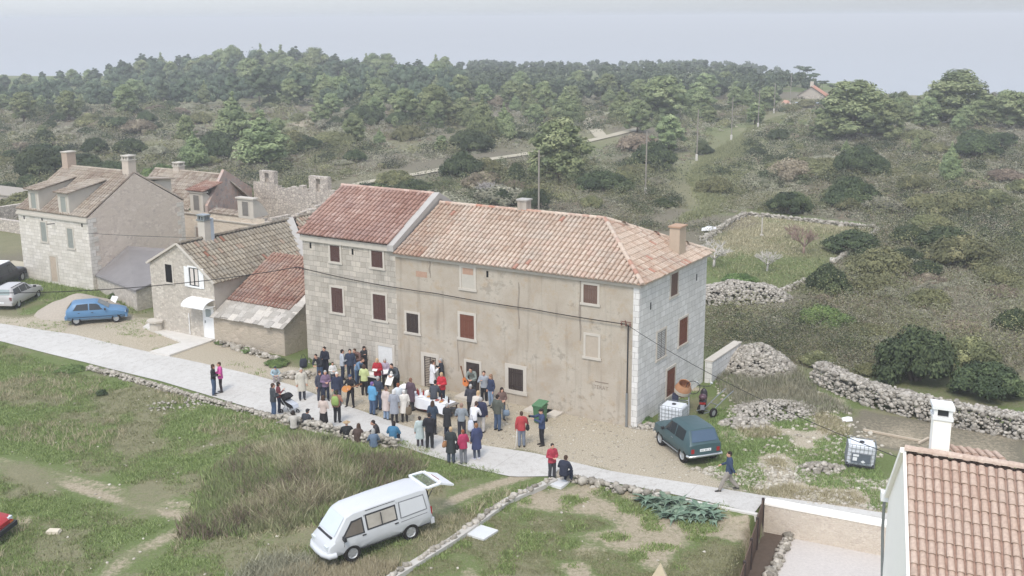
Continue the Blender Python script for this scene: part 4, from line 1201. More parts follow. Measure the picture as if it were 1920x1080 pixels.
# ------------------------------------------------------------- yard wall, garden wall, fence
m = MB(); a, b = np.array([*YARD_A, 0]), np.array([*YARD_B, 0]); d = (b - a) / np.linalg.norm(b - a); nr = np.array([-d[1], d[0], 0]); L = np.linalg.norm(b - a)
o = empty('yard_wall', (a[0], a[1], -1.2), math.atan2(d[1], d[0]), 'rendered stone retaining wall with white coping round the gravel yard', 'wall')
m.add([(0, 0, -.2), (L, 0, -.2), (L, 0, 1.22), (0, 0, 1.22), (0, .5, 1.22), (L, .5, 1.22)], [(0, 1, 2, 3), (3, 2, 5, 4)], [[(0, 0), (L, 0), (L, 1.4), (0, 1.4)], [(0, 0), (L, 0), (L, .5), (0, .5)]])
m.build('wall_face', YARDW, o)
m = MB(); m.box(-.05, L, -.03, .5, 1.222, 1.32); m.build('coping', WHITEW, o)
o = empty('stone_wall', (*(V2W(.2, 9.9)), 0), VANG + R(0), 'low squared stone yard wall running back from the white end wall', 'stone wall')
m = MB(); m.box(-.1, .3, -1.7, 2.6, -.3, 1.2); m.build('wall', ASH_W, o)
m = MB(); m.box(-.14, .34, -1.7, 2.65, 1.202, 1.27); m.build('coping', TRIM, o)
# garden edging: pale footing with a broken stone crest
gp = [G(728, 1085, .2), G(850, 1010, .15), G(950, 938, .1), G(1040, 897, .1)]
m = MB(); o0 = gp[1]
for a, b in zip(gp[:-1], gp[1:]):
    m.bar((a - o0) + (0, 0, -.15), (b - o0) + (0, 0, -.15), .34, .34)
o = m.build('garden_wall', plain('pale_footing', srgb(190, 186, 178), .9, .1, .12, 3), None, loc=tuple(o0)); tag(o, 'pale stone edging wall running diagonally between the white van and the garden plot', 'garden wall')
g = np.random.default_rng(31); C_ = []
for a, b in zip(gp[:-1], gp[1:]):
    n = int(np.linalg.norm(b - a) * 9)
    f = g.uniform(0, 1, n)[:, None]; C_.append(a + (b - a) * f + g.normal(0, .05, (n, 3)) * (1, 1, .3) - o0 + (0, .03, .05))
C_ = np.concatenate(C_); link('crest_stones', stones_mesh('crest_stones', C_, g.uniform(.05, .15, len(C_)), LIME, seed=32), o)
dry_wall('garden_wall', None, .2, .3, .22, 'low stone kerb along the road edge of the garden plot', LIME, seed=33, dens=.8, world=[G(1045, 893)[:2], G(1080, 901)[:2], G(1150, 917)[:2], G(1250, 934)[:2]], cat='garden wall')
m = MB(); q0, q1 = G(1260, 934), G(1420, 966)
m.bar(q0 + (0, 0, -.1), q1 + (0, 0, -.1), .2, .32); tag(m.build('kerb', PATIO_M), 'broken concrete road edge above the blue green thistle plants', 'kerb')
f0, f1 = P(1431, 936, .25), P(1383, 1095, -.05)
fo = empty('plank_fence', (f0[0], f0[1], -1.2), 0, 'brown wooden plank fence stepping down between garden plot and gravel yard', 'fence')
d = (f1 - f0); n = 4
for k in range(n):
    a = f0 + d * k / n; b = f0 + d * (k + 1) / n - d * .01; z = .25 - .1 * k
    m = MB()
    for r_ in range(7):
        zz = z - .12 - r_ * .22
        m.bar((a[0] - f0[0], a[1] - f0[1], zz + 1.2), (b[0] - f0[0], b[1] - f0[1], zz + 1.2), .03, .205)
    m.build('fence_panel', plain('brown_fence_wood', srgb(104, 86, 74), .8, .15, .2, 5), fo)
    m = MB(); m.bar((a[0] - f0[0], a[1] - f0[1], 0), (a[0] - f0[0], a[1] - f0[1], z + 1.25), .1); m.build('fence_post', DBROWN, fo)
dry_wall('bed_edging', None, .22, .16, .2, 'row of upright pale stones edging the dark bed beside the brown fence', LIME, seed=34, world=[YARD[0] + (.95, -.45), FENCE_END + (.78, .0)], cat='stone edging', dens=1.2)
def slab_thing(px, w, l, rz, label):
    p = G(*px); o = empty('concrete_slab', (p[0], p[1], p[2]), rz, label, 'slab')
    m = MB(); m.box(-w / 2, w / 2, -l / 2, l / 2, -.1, .09); m.build('slab_top', plain('slab_concrete', srgb(214, 214, 212), .85, .15, .08, 3), o)
    m = MB(); m.box(-w / 2 + .06, w / 2 - .06, -l / 2 + .06, l / 2 - .06, .0905, .1); m.build('lid', plain('slab_lid', srgb(206, 208, 208), .8, .2, .08, 4), o)
slab_thing((1049, 908), .62, .8, R(-32), 'small white concrete cover under the two men at the wall corner')
slab_thing((904, 1001), .85, .95, R(-35), 'larger white concrete cover beside the edging wall below the van')
# ------------------------------------------------------------- poles and cables
def pole(px, h, label, r=.09, arm=False):
    p = G(*px); o = empty('wooden_pole', tuple(p), 0, label, 'pole', 'old poles across the heath')
    m = MB(); m.tube([(0, 0, -.3), (.03, 0, h)], [r, r * .75], 8); m.build('shaft', plain('bleached_pole_wood', srgb(150, 143, 134), .9, .1, .1, 3), o)
    m = MB(); m.lathe([(r * 1.9, -.2), (r * 1.9, .8), (r * 1.2, .9)], 8); m.build('footing', plain('pole_footing', srgb(206, 200, 192), .9), o)
pole((1010, 430), 7.2, 'bare pole standing right behind the roof ridge of the long house')
pole((1210, 366), 6.9, 'bare pole with white foot beside the dark juniper, right of the roof', .09)
pole((1306, 301), 7.1, 'pole in the dry strip left of the bright heath slope', .09)
pole((1371, 263), 6.8, 'third pole up the dry strip towards the far house', .09)
pole((1421, 240), 6.5, 'slim pole before the dark tree near the far house', .09)
pole((1451, 212), 6.0, 'faint far pole among the trees left of far house', .09)
pole((1481, 200), 7.0, 'farthest pole standing beside the far red roofed house', .09)
def cable(name, pts, sag, r, label, parent=None, cat='cable'):
    m = MB(); out = []
    for (a, b) in zip(pts[:-1], pts[1:]):
        a, b = np.array(a, float), np.array(b, float)
        for k in range(12):
            f = k / 12; p = a + (b - a) * f; p[2] -= sag * 4 * f * (1 - f) * np.linalg.norm(b - a) / 20; out.append(p)
    out.append(np.array(pts[-1], float)); o0 = out[0]
    m.tube([p - o0 for p in out], r, 6)
    return tag(m.build(name, CABLE, None, loc=tuple(o0)), label, cat)
def VW(x, y, z): w = V2W(x, y); return (w[0], w[1], z)
cable('power_cable', [VW(-21.0, -.2, 5.62), VW(-16.5, -.12, 5.3), VW(-11.6, -.1, 5.24), VW(-5.8, -.1, 5.16), VW(-.6, -.16, 5.12)], .12, .023, 'thick black cable strung along the front of the long house')
cable('power_cable', [VW(-21.0, -.2, 5.62), tuple(P(-140, 548, 5.9))], .55, .023, 'black cable sagging left from the long house past the gable to frame edge')
cable('power_cable', [VW(-.6, -.16, 5.12), tuple(P(1695, 862, 6.3))], .35, .012, 'thin cable from the house corner bracket down to the white house')
cable('power_cable', [VW(-46.0, 5.3, 4.3), VW(-30.0, 12.0, 4.6)], .3, .014, 'pair of faint wires crossing the pinkish gable wall')
# ------------------------------------------------------------- vehicles
def car_body(mb, st, floor=.16):
    ring = []
    for (x, zb, zl, zt, wb, wl, wt) in st:
        zm = zb + (zl - zb) * .55
        half = [(0, zb), (wb * .9, zb), (wb, zb + .1), (wl * 1.0, zm), (wl * .975, zl), (wt + .012, zt - .07 if zt - zl > .2 else zl + (zt - zl) * .35), (wt * .9, zt - .005), (wt * .5, zt + .012)]
        full = [(x, y, z) for y, z in half] + [(x, 0, zt + .018)] + [(x, -y, z) for y, z in half[::-1][:-1]]
        ring.append(full)
    n = len(ring[0]); vs = [p for r_ in ring for p in r_]; fs = []
    for i in range(len(ring) - 1):
        for k in range(n):
            k2 = (k + 1) % n
            fs.append((i * n + k, i * n + k2, (i + 1) * n + k2, (i + 1) * n + k))
    fs.append(tuple(range(n))[::-1]); fs.append(tuple((len(ring) - 1) * n + k for k in range(n)))
    mb.add(vs, fs)
def paint(name, col, rough=.35):
    t = NT(name, rough, .45)
    o = t.obj(); nz = t.noise(o, 1.5, 5, .65)
    c = t.mix(nz, [x * .92 for x in col], [min(1, x * 1.06) for x in col])
    sep = t.n('SeparateXYZ'); t.l(o, sep.inputs[0])
    dust = t.ramp(t.math('ADD', sep.outputs[2], t.math('MULTIPLY', nz, .3)), [(.25, .65), (.62, 0.0)])
    c = t.mix(dust, c, srgb(170, 158, 138))
    t.l(t.math('MULTIPLY_ADD', nz, .35, rough * .7), t.b.inputs['Roughness'])
    return t.out(c)
TYRE = plain('tyre_rubber', srgb(46, 44, 42), .9, .1, .2, 8)
RIM = plain('silver_rim', srgb(176, 178, 178), .4, .5, .08, 6, .4)
REDL = plain('red_lamp', srgb(150, 34, 34), .25, .5, .1, 6)
CLEARL = plain('clear_lamp', srgb(206, 212, 214), .15, .6, .05, 6)
ORANGE = plain('amber_lamp', srgb(206, 112, 40), .3, .5, .05, 6)
PLATE = plain('number_plate', srgb(226, 228, 228), .5, .3, .04, 4)
BUMP = plain('black_plastic', srgb(52, 52, 54), .7, .3, .1, 5)
class Car:
    def __init__(s, name, px, heading, label, cat, st, wheels, wr, track, mat, pitch=0.0, roll=0.0, pos=None, group=None):
        p = pos if pos is not None else G(*px)
        s.root = empty(name, tuple(p), 0, label, cat, group)
        s.root.rotation_mode = 'XYZ'
        s.root.rotation_euler = (roll, pitch, heading)
        s.st, s.mat = st, mat
        m = MB(); car_body(m, st)
        s.body = m.build('body', mat, s.root, True, 38)
        cut = MB()
        for x in wheels:
            for s_ in (-1, 1): cut.lathe([(0, s_ * (track - .22)), (wr + .06, s_ * (track - .22)), (wr + .06, s_ * (track + .4)), (0, s_ * (track + .4))][::s_], 20, 'y', (x, 0, wr + .02))
        co = cut.build('cutter', mat)
        bo = s.body.modifiers.new('arch', 'BOOLEAN'); bo.object = co; bo.operation = 'DIFFERENCE'; bo.solver = 'EXACT'
        co.parent = s.root
        bpy.context.view_layer.update()
        me = evaluated(s.body); s.body.modifiers.clear()
        if len(me.polygons) > 20: s.body.data = me
        me.set_sharp_from_angle(angle=R(38))
        bpy.data.objects.remove(co)
        for x in wheels:
            for s_ in (-1, 1):
                m = MB(); y = s_ * track
                m.lathe([(wr * .62, -.09), (wr * .93, -.1), (wr, -.06), (wr, .06), (wr * .93, .1), (wr * .62, .09), (wr * .62, -.09)], 22, 'y', (x, y, wr))
                w = m.build('wheel', TYRE, s.root, True, 40)
                m = MB(); m.lathe([(0, .055 * s_), (wr * .2, .06 * s_), (wr * .5, .045 * s_), (wr * .61, .085 * s_), (wr * .66, .075 * s_)], 18, 'y', (x, y, wr))
                for k in range(6):
                    a = k * math.pi / 3
                    m.obox((x + math.cos(a) * wr * .4, y + .055 * s_, wr + math.sin(a) * wr * .4), (math.cos(a), 0, math.sin(a)), (0, 1, 0), (-math.sin(a), 0, math.cos(a)), wr * .17, .012, wr * .07)
                m.build('rim', RIM, w, True, 40)
    def interp(s, x):
        st = sorted(s.st); xs = [q[0] for q in st]
        return [float(np.interp(x, xs, [q[k] for q in st])) for k in range(1, 7)]
    def side_y(s, x, z):
        zb, zl, zt, wb, wl, wt = s.interp(x)
        if z <= zl:
            zm = zb + (zl - zb) * .55
            return float(np.interp(z, [zb + .1, zm, zl], [wb, wl, wl * .975]))
        return float(np.interp(z, [zl, zt - .07], [wl * .975, wt + .012]))
    def side(s, name, pts, mat, sides=(-1, 1), off=.008, parent=None, thick=0):
        out = []
        for s_ in sides:
            m = MB()
            f = [(x, s_ * (s.side_y(x, z) + off), z) for x, z in pts]
            if len(pts) == 4:
                A_ = [np.array(q, float) for q in pts]; nu = 6
                gv = []
                for i in range(nu + 1):
                    for j in range(nu + 1):
                        a, b_ = i / nu, j / nu
                        q = A_[0] * (1 - a) * (1 - b_) + A_[1] * (1 - a) * b_ + A_[2] * a * b_ + A_[3] * a * (1 - b_)
                        gv.append((q[0], s_ * (s.side_y(q[0], q[1]) + off + .008), q[1]))
                m.add(gv, [(i * (nu + 1) + j, i * (nu + 1) + j + 1, (i + 1) * (nu + 1) + j + 1, (i + 1) * (nu + 1) + j) for i in range(nu) for j in range(nu)])
            else: m.face(f if s_ < 0 else f[::-1])
            f = [(x, y + s_ * .008, z) for x, y, z in f]
            b = [(x, s_ * (s.side_y(x, z) - .02), z) for x, z in pts]; n = len(pts)
            m.add(f + b, [(k, (k + 1) % n, n + (k + 1) % n, n + k) for k in range(n)])
            out.append(m.build(name, mat, parent or s.root))
        return out
    def line(s, pts, r=.008, mat=BUMP, sides=(-1, 1), name='door_seam', parent=None):
        for s_ in sides:
            m = MB(); m.tube([(x, s_ * (s.side_y(x, z) + .002), z) for x, z in pts], r, 5); m.build(name, mat, parent or s.root)
    def glass(s, i, j, name, mat=DGLASS, k=.84, a=.06, b=.94, off=.02):
        A_, B_ = s.st[i], s.st[j]
        def pt(f, w):
            x = A_[0] + (B_[0] - A_[0]) * f; z = A_[3] + (B_[3] - A_[3]) * f; wt = A_[6] + (B_[6] - A_[6]) * f
            return np.array([x, wt * w, z])
        dx, dz = B_[0] - A_[0], B_[3] - A_[3]; nrm = np.array([-dz, 0, dx]); nrm /= np.linalg.norm(nrm)
        if nrm[2] < 0: nrm = -nrm
        m = MB(); cols = [-k, -.5, 0, .5, k]; cr = [0, .014, .02, .014, 0]
        vs = []
        for f in (a, b):
            for w, c in zip(cols, cr): vs.append(pt(f, w) + nrm * (off + c))
        m.add(vs, [(q, q + 1, 6 + q, 5 + q) for q in range(4)])
        return m.build(name, mat, s.root, True)
    def box(s, name, c, h, mat, parent=None):
        m = MB(); m.obox(c, (1, 0, 0), (0, 1, 0), (0, 0, 1), *h); return m.build(name, mat, parent or s.root)
    def rod(s, name, pts, r, mat):
        m = MB(); m.tube(pts, r, 8); return m.build(name, mat, s.root, True, 50)
def heading_px(a, b, z=0.0):
    d = P(*b, z) - P(*a, z); return math.atan2(d[1], d[0])
# green boxy off-roader seen from behind
hd = heading_px((1279, 866), (1239, 835))
pr, pf = P(1279, 866)[:2], P(1239, 835)[:2]
ctr = (pr + pf) / 2; hv = np.array([math.cos(hd), math.sin(hd)]); rv = np.array([hv[1], -hv[0]])
ctr = ctr + rv * .74
NIV = [(-1.78, .42, .95, 1.0, .7, .76, .7), (-1.72, .36, .98, 1.06, .74, .8, .72), (-1.42, .34, 1.0, 1.60, .76, .82, .62), (-1.1, .34, 1.0, 1.635, .77, .83, .63), (.1, .34, .98, 1.62, .77, .83, .62), (.3, .34, .98, 1.58, .77, .83, .61), (.78, .34, .96, 1.03, .77, .82, .72), (1.5, .36, .93, .97, .76, .8, .72), (1.72, .4, .86, .92, .72, .76, .68)]
n = Car('parked_car', None, hd, 'dark green boxy off-road car parked at the house corner, seen from behind', 'car', NIV, (-1.1, 1.1), .34, .7, paint('dark_green_paint', srgb(64, 88, 92), .35), pos=(ctr[0], ctr[1], 0))
n.side('side_window', [(-1.2, 1.05), (-1.22, 1.5), (-.45, 1.53), (-.45, 1.04)], DGLASS); n.side('side_window', [(-.36, 1.04), (-.36, 1.53), (.2, 1.5), (.62, 1.05)], DGLASS)
n.glass(1, 2, 'rear_window', plain('blue_sky_glass', srgb(72, 92, 112), .12, .6, .1, 3), .88, .08, .9); n.glass(6, 5, 'windscreen', DGLASS, .86)
n.line([(-.4, .5), (-.4, 1.03)], .007); n.line([(.62, .5), (.6, 1.02)], .007)
for s_ in (-1, 1):
    n.box('tail_light', (-1.77, s_ * .62, .72), (.02, .075, .1), REDL); n.box('headlight', (1.72, s_ * .55, .74), (.02, .1, .09), CLEARL)
    n.box('door_handle', (-.2, s_ * .838, .88), (.08, .012, .015), METAL); n.box('wing_mirror', (.55, s_ * .93, 1.06), (.05, .07, .06), BUMP)
    m = MB(); m.tube([(-.75, s_ * .8, .36), (.75, s_ * .8, .36)], .03, 6); m.build('side_step', METAL, n.root)
n.rod('bumper', [(-1.66, -.84, .5), (-1.82, -.8, .5), (-1.84, 0, .5), (-1.82, .8, .5), (-1.66, .84, .5)], .055, plain('chrome_bumper', srgb(196, 198, 198), .25, .6, .05, 5, .7)); n.rod('bumper', [(1.7, -.8, .52), (1.82, -.75, .52), (1.82, .75, .52), (1.7, .8, .52)], .05, METAL)
pl = n.box('number_plate', (-1.785, 0, .74), (.012, .27, .06), PLATE)
m = MB()
for k in range(7):
    if k != 2 and k != 5: m.obox((-1.7985, .19 - k * .062, .74), (1, 0, 0), (0, 1, 0), (0, 0, 1), .001, .018, .032)
m.build('lettering', plain('plate_ink', srgb(150, 152, 156), .6), pl)
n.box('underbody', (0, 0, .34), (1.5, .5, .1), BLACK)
# light blue hatchback, side on
hd = heading_px((144, 609), (217, 604)); pr, pf = P(144, 609)[:2], P(217, 604)[:2]
hv = np.array([math.cos(hd), math.sin(hd)]); lv = np.array([-hv[1], hv[0]]); ctr = (pr + pf) / 2 + lv * .68
FEL = [(-1.8, .4, .82, .9, .66, .74, .66), (-1.74, .3, .88, .98, .74, .8, .7), (-1.42, .26, .9, 1.36, .77, .81, .6), (-1.15, .26, .9, 1.405, .78, .82, .58), (-.1, .26, .89, 1.42, .78, .82, .58), (.12, .26, .88, 1.39, .78, .82, .57), (.86, .26, .86, .95, .78, .81, .68), (1.3, .28, .82, .88, .77, .8, .66), (1.75, .34, .7, .78, .72, .76, .6), (1.88, .4, .6, .68, .6, .66, .54)]
BLUEP = paint('sky_blue_paint', srgb(88, 128, 164), .3)
n = Car('parked_car', None, hd, 'light blue five door hatchback parked beside the road below the gravel pile', 'car', FEL, (-1.2, 1.25), .29, .69, BLUEP, pos=(ctr[0], ctr[1], 0))
n.side('side_window', [(-1.35, .95), (-1.1, 1.3), (-.42, 1.33), (-.42, .94)], DGLASS); n.side('side_window', [(-.34, .94), (-.34, 1.33), (.1, 1.3), (.66, .93)], DGLASS)
n.glass(1, 2, 'rear_window', DGLASS, .86); n.glass(6, 5, 'windscreen', plain('pale_windscreen', srgb(120, 128, 130), .15, .6, .15, 3), .88)
n.line([(-.38, .35), (-.38, .93)], .007); n.line([(.68, .4), (.7, .92)], .007); n.line([(-1.0, .5), (-1.3, .92)], .006)
n.line([(-1.7, .5), (-.9, .5), (.9, .5), (1.6, .5)], .018, BUMP, name='rubbing_strip')
for s_ in (-1, 1):
    n.box('tail_light', (-1.77, s_ * .66, .72), (.02, .07, .11), REDL); n.box('headlight', (1.8, s_ * .5, .62), (.06, .12, .07), CLEARL)
    n.box('door_handle', (-.18, s_ * .83, .78), (.07, .012, .015), BUMP); n.box('door_handle', (-1.0, s_ * .82, .78), (.06, .012, .015), BUMP); n.box('wing_mirror', (.62, s_ * .9, .98), (.05, .08, .06), BUMP)
n.box('bumper', (-1.82, 0, .45), (.07, .76, .1), BLUEP); n.box('bumper', (1.88, 0, .42), (.07, .72, .1), BLUEP); n.box('grille', (1.885, 0, .6), (.02, .3, .05), BUMP)
n.box('number_plate', (-1.895, 0, .5), (.008, .25, .055), PLATE)
# silver estate at the left edge
hd = heading_px((30, 577), (82, 551)); pr, pf = P(34, 577)[:2], P(82, 551)[:2]
hv = np.array([math.cos(hd), math.sin(hd)]); lv = np.array([-hv[1], hv[0]]); ctr = pr + hv * 1.4 + lv * .74
EST = [(-2.2, .42, .86, .94, .7, .8, .72), (-2.14, .3, .92, 1.02, .78, .86, .74), (-1.9, .26, .95, 1.40, .8, .87, .62), (-1.5, .26, .95, 1.455, .82, .88, .62), (-.3, .26, .94, 1.48, .82, .88, .62), (.1, .26, .93, 1.45, .82, .88, .61), (.95, .26, .91, .99, .82, .87, .74), (1.6, .28, .86, .93, .8, .85, .72), (2.05, .34, .74, .82, .74, .78, .64), (2.22, .4, .6, .68, .6, .68, .54)]
n = Car('parked_car', None, hd, 'silver estate car parked on the rough grass, at the left edge of the photo', 'car', EST, (-1.4, 1.4), .31, .75, paint('silver_paint', srgb(186, 184, 182), .3), pos=(ctr[0], ctr[1], 0))
n.side('side_window', [(-1.85, 1.02), (-1.65, 1.36), (-.95, 1.4), (-.95, 1.0)], DGLASS); n.side('side_window', [(-.88, 1.0), (-.88, 1.4), (-.1, 1.42), (-.1, .99)], DGLASS); n.side('side_window', [(-.03, .99), (-.03, 1.4), (.1, 1.38), (.75, .98)], DGLASS)
n.glass(1, 2, 'rear_window', plain('green_tint_glass', srgb(140, 152, 150), .15, .6, .1, 3), .86); n.glass(6, 5, 'windscreen', plain('green_tint_glass', srgb(140, 152, 150)), .88)
n.line([(-.06, .35), (-.06, .98)], .007); n.line([(-.92, .4), (-.92, .98)], .007)
for s_ in (-1, 1):
    n.box('tail_light', (-2.17, s_ * .7, .78), (.03, .09, .12), REDL); n.box('headlight', (2.12, s_ * .56, .66), (.08, .13, .08), CLEARL); n.box('wing_mirror', (.72, s_ * .96, 1.04), (.06, .09, .06), BUMP)
    m = MB(); m.tube([(-1.7, s_ * .55, 1.47), (-.1, s_ * .55, 1.5)], .02, 6); m.build('roof_rail', BUMP, n.root)
n.box('bumper', (-2.2, 0, .46), (.08, .8, .11), n.mat); n.box('bumper', (2.2, 0, .45), (.08, .74, .11), n.mat); n.box('number_plate', (-2.285, 0, .55), (.008, .26, .055), PLATE)
# black off-roader cut by the frame
p = P(38, 528)[:2]; ctr = p - hv * 1.2 + lv * .7
SUV = [(-2.1, .45, .98, 1.06, .72, .82, .74), (-2.02, .38, 1.02, 1.7, .8, .88, .68), (-1.4, .36, 1.03, 1.8, .82, .89, .68), (.0, .36, 1.02, 1.8, .82, .89, .68), (.25, .36, 1.01, 1.76, .82, .89, .67), (.9, .36, 1.0, 1.1, .82, .88, .78), (1.7, .38, .98, 1.05, .8, .86, .76), (2.05, .44, .9, .98, .76, .82, .7), (2.15, .5, .74, .82, .68, .74, .6)]
n = Car('parked_car', None, hd, 'black off-road car with a white roof, half cut off behind the silver estate', 'car', SUV, (-1.3, 1.35), .38, .76, paint('black_paint', srgb(40, 42, 52), .3), pos=(ctr[0], ctr[1], 0))
n.side('side_window', [(-.6, 1.08), (-.6, 1.66), (.2, 1.66), (.72, 1.07)], DGLASS); n.side('side_window', [(-1.9, 1.1), (-1.85, 1.62), (-.7, 1.66), (-.7, 1.08)], DGLASS); n.glass(5, 4, 'windscreen', plain('green_tint_glass', srgb(140, 152, 150)), .88)
m = MB(); m.obox((-.8, 0, 1.815), (1, 0, 0), (0, 1, 0), (0, 0, 1), 1.05, .6, .03); m.build('roof_panel', WHITEP, n.root)
for s_ in (-1, 1): n.box('headlight', (2.1, s_ * .58, .8), (.05, .12, .09), CLEARL); n.box('wheel_flare', (1.35, s_ * .885, .8), (.44, .03, .05), BUMP)
n.box('bumper', (2.16, 0, .6), (.08, .8, .12), BUMP)
# red car, only its nose is in the frame
p = G(4, 1022); hd = R(-8)
RED = [(-1.8, .4, .8, .88, .66, .74, .66), (-1.4, .26, .88, 1.36, .77, .81, .6), (-.1, .26, .88, 1.4, .78, .82, .58), (.12, .26, .87, 1.36, .78, .82, .57), (.8, .26, .85, .93, .78, .81, .68), (1.7, .32, .72, .8, .72, .76, .62), (1.86, .4, .58, .66, .6, .66, .54)]
n = Car('parked_car', None, hd, 'red car of which only the nose shows at the lower left edge', 'car', RED, (-1.2, 1.2), .29, .69, paint('red_paint', srgb(176, 44, 48), .35), pos=(p[0] - 1.92, p[1] + .7, p[2]))
n.glass(4, 3, 'windscreen', DGLASS, .88); n.side('side_window', [(-1.2, .94), (-1.0, 1.28), (.1, 1.28), (.6, .92)], DGLASS)
for s_ in (-1, 1): n.box('headlight', (1.78, s_ * .52, .66), (.07, .13, .08), CLEARL); n.box('indicator', (1.84, s_ * .54, .53), (.04, .1, .04), ORANGE); n.box('wing_mirror', (.55, s_ * .9, .96), (.05, .08, .06), BUMP)
n.box('bumper', (1.9, 0, .42), (.08, .74, .09), BUMP)
# white van with raised tailgate
pr = G(772, 1011)
hd = math.atan2(-.545, -.84)
hv = np.array([math.cos(hd), math.sin(hd)]); rv = np.array([hv[1], -hv[0]])
ctr = pr[:2] + hv * 1.22 + rv * .80
zf, zr = ground(*(ctr + hv * 1.29)), ground(*(ctr - hv * 1.29))
VAN = [(-2.32, .42, 1.05, 1.25, .8, .86, .74), (-2.24, .4, 1.1, 1.9, .84, .9, .7), (-1.95, .4, 1.12, 1.97, .86, .91, .7), (-.2, .4, 1.1, 1.99, .86, .91, .7), (1.0, .4, 1.08, 1.96, .86, .91, .69), (1.3, .4, 1.06, 1.87, .86, .91, .68), (1.93, .4, 1.0, 1.14, .86, .89, .78), (2.14, .36, .88, 1.0, .82, .86, .7), (2.26, .42, .66, .78, .76, .8, .64), (2.32, .46, .56, .62, .68, .72, .58)]
WHITEV = paint('van_white_paint', srgb(200, 202, 204), .4)
n = Car('white_van', None, hd, 'dirty white van with its tailgate raised, standing in the dry grass', 'van', VAN, (-1.3, 1.28), .355, .8, WHITEV, pitch=R(4.8), pos=(ctr[0], ctr[1], (zf + zr) / 2 + .06))
n.root.scale = (.94, .94, .94)
CURT = plain('curtained_glass', srgb(170, 164, 154), .15, .6, .35, 3)
gw = n.side('side_window', [(-.72, 1.16), (-.72, 1.66), (.5, 1.66), (.5, 1.16)], CURT, off=.014)
n.side('window_rubber', [(-.78, 1.1), (-.78, 1.72), (.56, 1.72), (.56, 1.1)], BUMP, off=.006)
n.side('window_rubber', [(.68, 1.05), (.68, 1.68), (1.15, 1.64), (1.64, 1.08)], BUMP, off=.006)
n.side('side_window', [(.74, 1.1), (.74, 1.62), (1.12, 1.58), (1.54, 1.12)], plain('brown_tint_glass', srgb(104, 96, 88), .15, .6, .2, 3), off=.014)
n.side('window_rubber', [(-2.12, 1.12), (-2.06, 1.74), (-.92, 1.76), (-.9, 1.1)], plain('grey_rubber', srgb(120, 122, 124), .7), off=.006)
n.side('side_panel', [(-2.07, 1.16), (-2.02, 1.7), (-.97, 1.72), (-.95, 1.14)], WHITEV, off=.014)
m = MB(); m.bar((-.08, .93, 1.18), (-.08, .86, 1.66), .03); m.build('window_bar', BUMP, n.root)
n.glass(6, 5, 'windscreen', plain('sky_windscreen', srgb(196, 204, 206), .1, .6, .08, 2), .9, .08, .92); n.box('wiper_cowl', (1.96, 0, 1.13), (.06, .62, .02), BUMP)
n.line([(-2.2, .45), (-1.75, .45)], .02, name='sill_trim'); n.line([(-.85, .42), (.85, .42)], .02, name='sill_trim'); n.box('number_plate', (2.42, 0, .55), (.012, .25, .06), PLATE); n.box('door_handle', (-.7, .925, .98), (.08, .012, .02), BUMP)
n.line([(.6, .4), (.6, 1.72)], .01); n.line([(1.6, .75), (1.55, 1.06)], .008); n.line([(-.85, .45), (-.85, 1.78)], .01); n.line([(-.9, .95), (-2.1, .97)], .01); n.line([(.6, .42), (-.85, .42)], .008)
m = MB(); m.tube([(-.8, .73, 1.86), (.5, .73, 1.87)], .012, 5); m.build('gutter_rail', BUMP, n.root)
for s_ in (-1, 1):
    n.box('headlight', (2.22, s_ * .58, .82), (.05, .15, .07), CLEARL); n.box('tail_light', (-2.31, s_ * .82, .98), (.03, .05, .16), REDL)
    n.box('door_handle', (.72, s_ * .92, .98), (.08, .012, .02), BUMP); n.box('wing_mirror', (1.6, s_ * 1.02, 1.14), (.05, .1, .09), BUMP)
n.rod('bumper', [(1.95, -.86, .52), (2.2, -.82, .52), (2.34, -.5, .52), (2.37, 0, .52), (2.34, .5, .52), (2.2, .82, .52), (1.95, .86, .52)], .13, WHITEV); n.box('bumper', (-2.34, 0, .5), (.08, .84, .12), WHITEV)
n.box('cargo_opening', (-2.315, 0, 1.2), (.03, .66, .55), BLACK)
tg = empty('tailgate', (-2.26, 0, 1.93)); tg.parent = n.root; tg.rotation_euler = (0, R(-6), 0)
m = MB(); W_ = .74
for s_ in (-1, 1): m.bar((0, s_ * W_, 0), (-.62, s_ * W_ * .98, .06), .15, .06)
m.bar((-.03, -W_, 0), (-.03, W_, 0), .13, .06); m.bar((-.66, -W_, .06), (-.66, W_, .06), .14, .07)
m.add([(-.6, -W_, .09), (-.6, W_, .09), (-1.3, W_ * .96, -.12), (-1.3, -W_ * .96, -.12), (-.6, -W_, .02), (-.6, W_, .02), (-1.28, W_ * .96, -.19), (-1.28, -W_ * .96, -.19)], [(0, 1, 2, 3), (7, 6, 5, 4), (0, 4, 5, 1), (1, 5, 6, 2), (2, 6, 7, 3), (3, 7, 4, 0)])
m.build('tailgate_frame', plain('clean_white_paint', srgb(222, 224, 226), .35, .5, .04), tg)
t = NT('clear_pane', .05, .5); t.b.inputs['Transmission Weight'].default_value = .95; t.b.inputs['IOR'].default_value = 1.05
m = MB(); m.obox((-.33, 0, .03), (1, 0, .1), (0, 1, 0), (-.1, 0, 1), .28, W_ - .06, .004); m.build('tailgate_pane', t.out(srgb(225, 235, 232)), tg)
m = MB(); m.obox((-.8, 0, .045), (.95, 0, .3), (0, 1, 0), (-.3, 0, .95), .03, .3, .012); m.build('brake_light', REDL, tg)
m = MB(); m.tube([(-.35, .7, -.02), (-.02, .72, -.55)], .015, 6); m.build('gas_strut', DMETAL, tg)
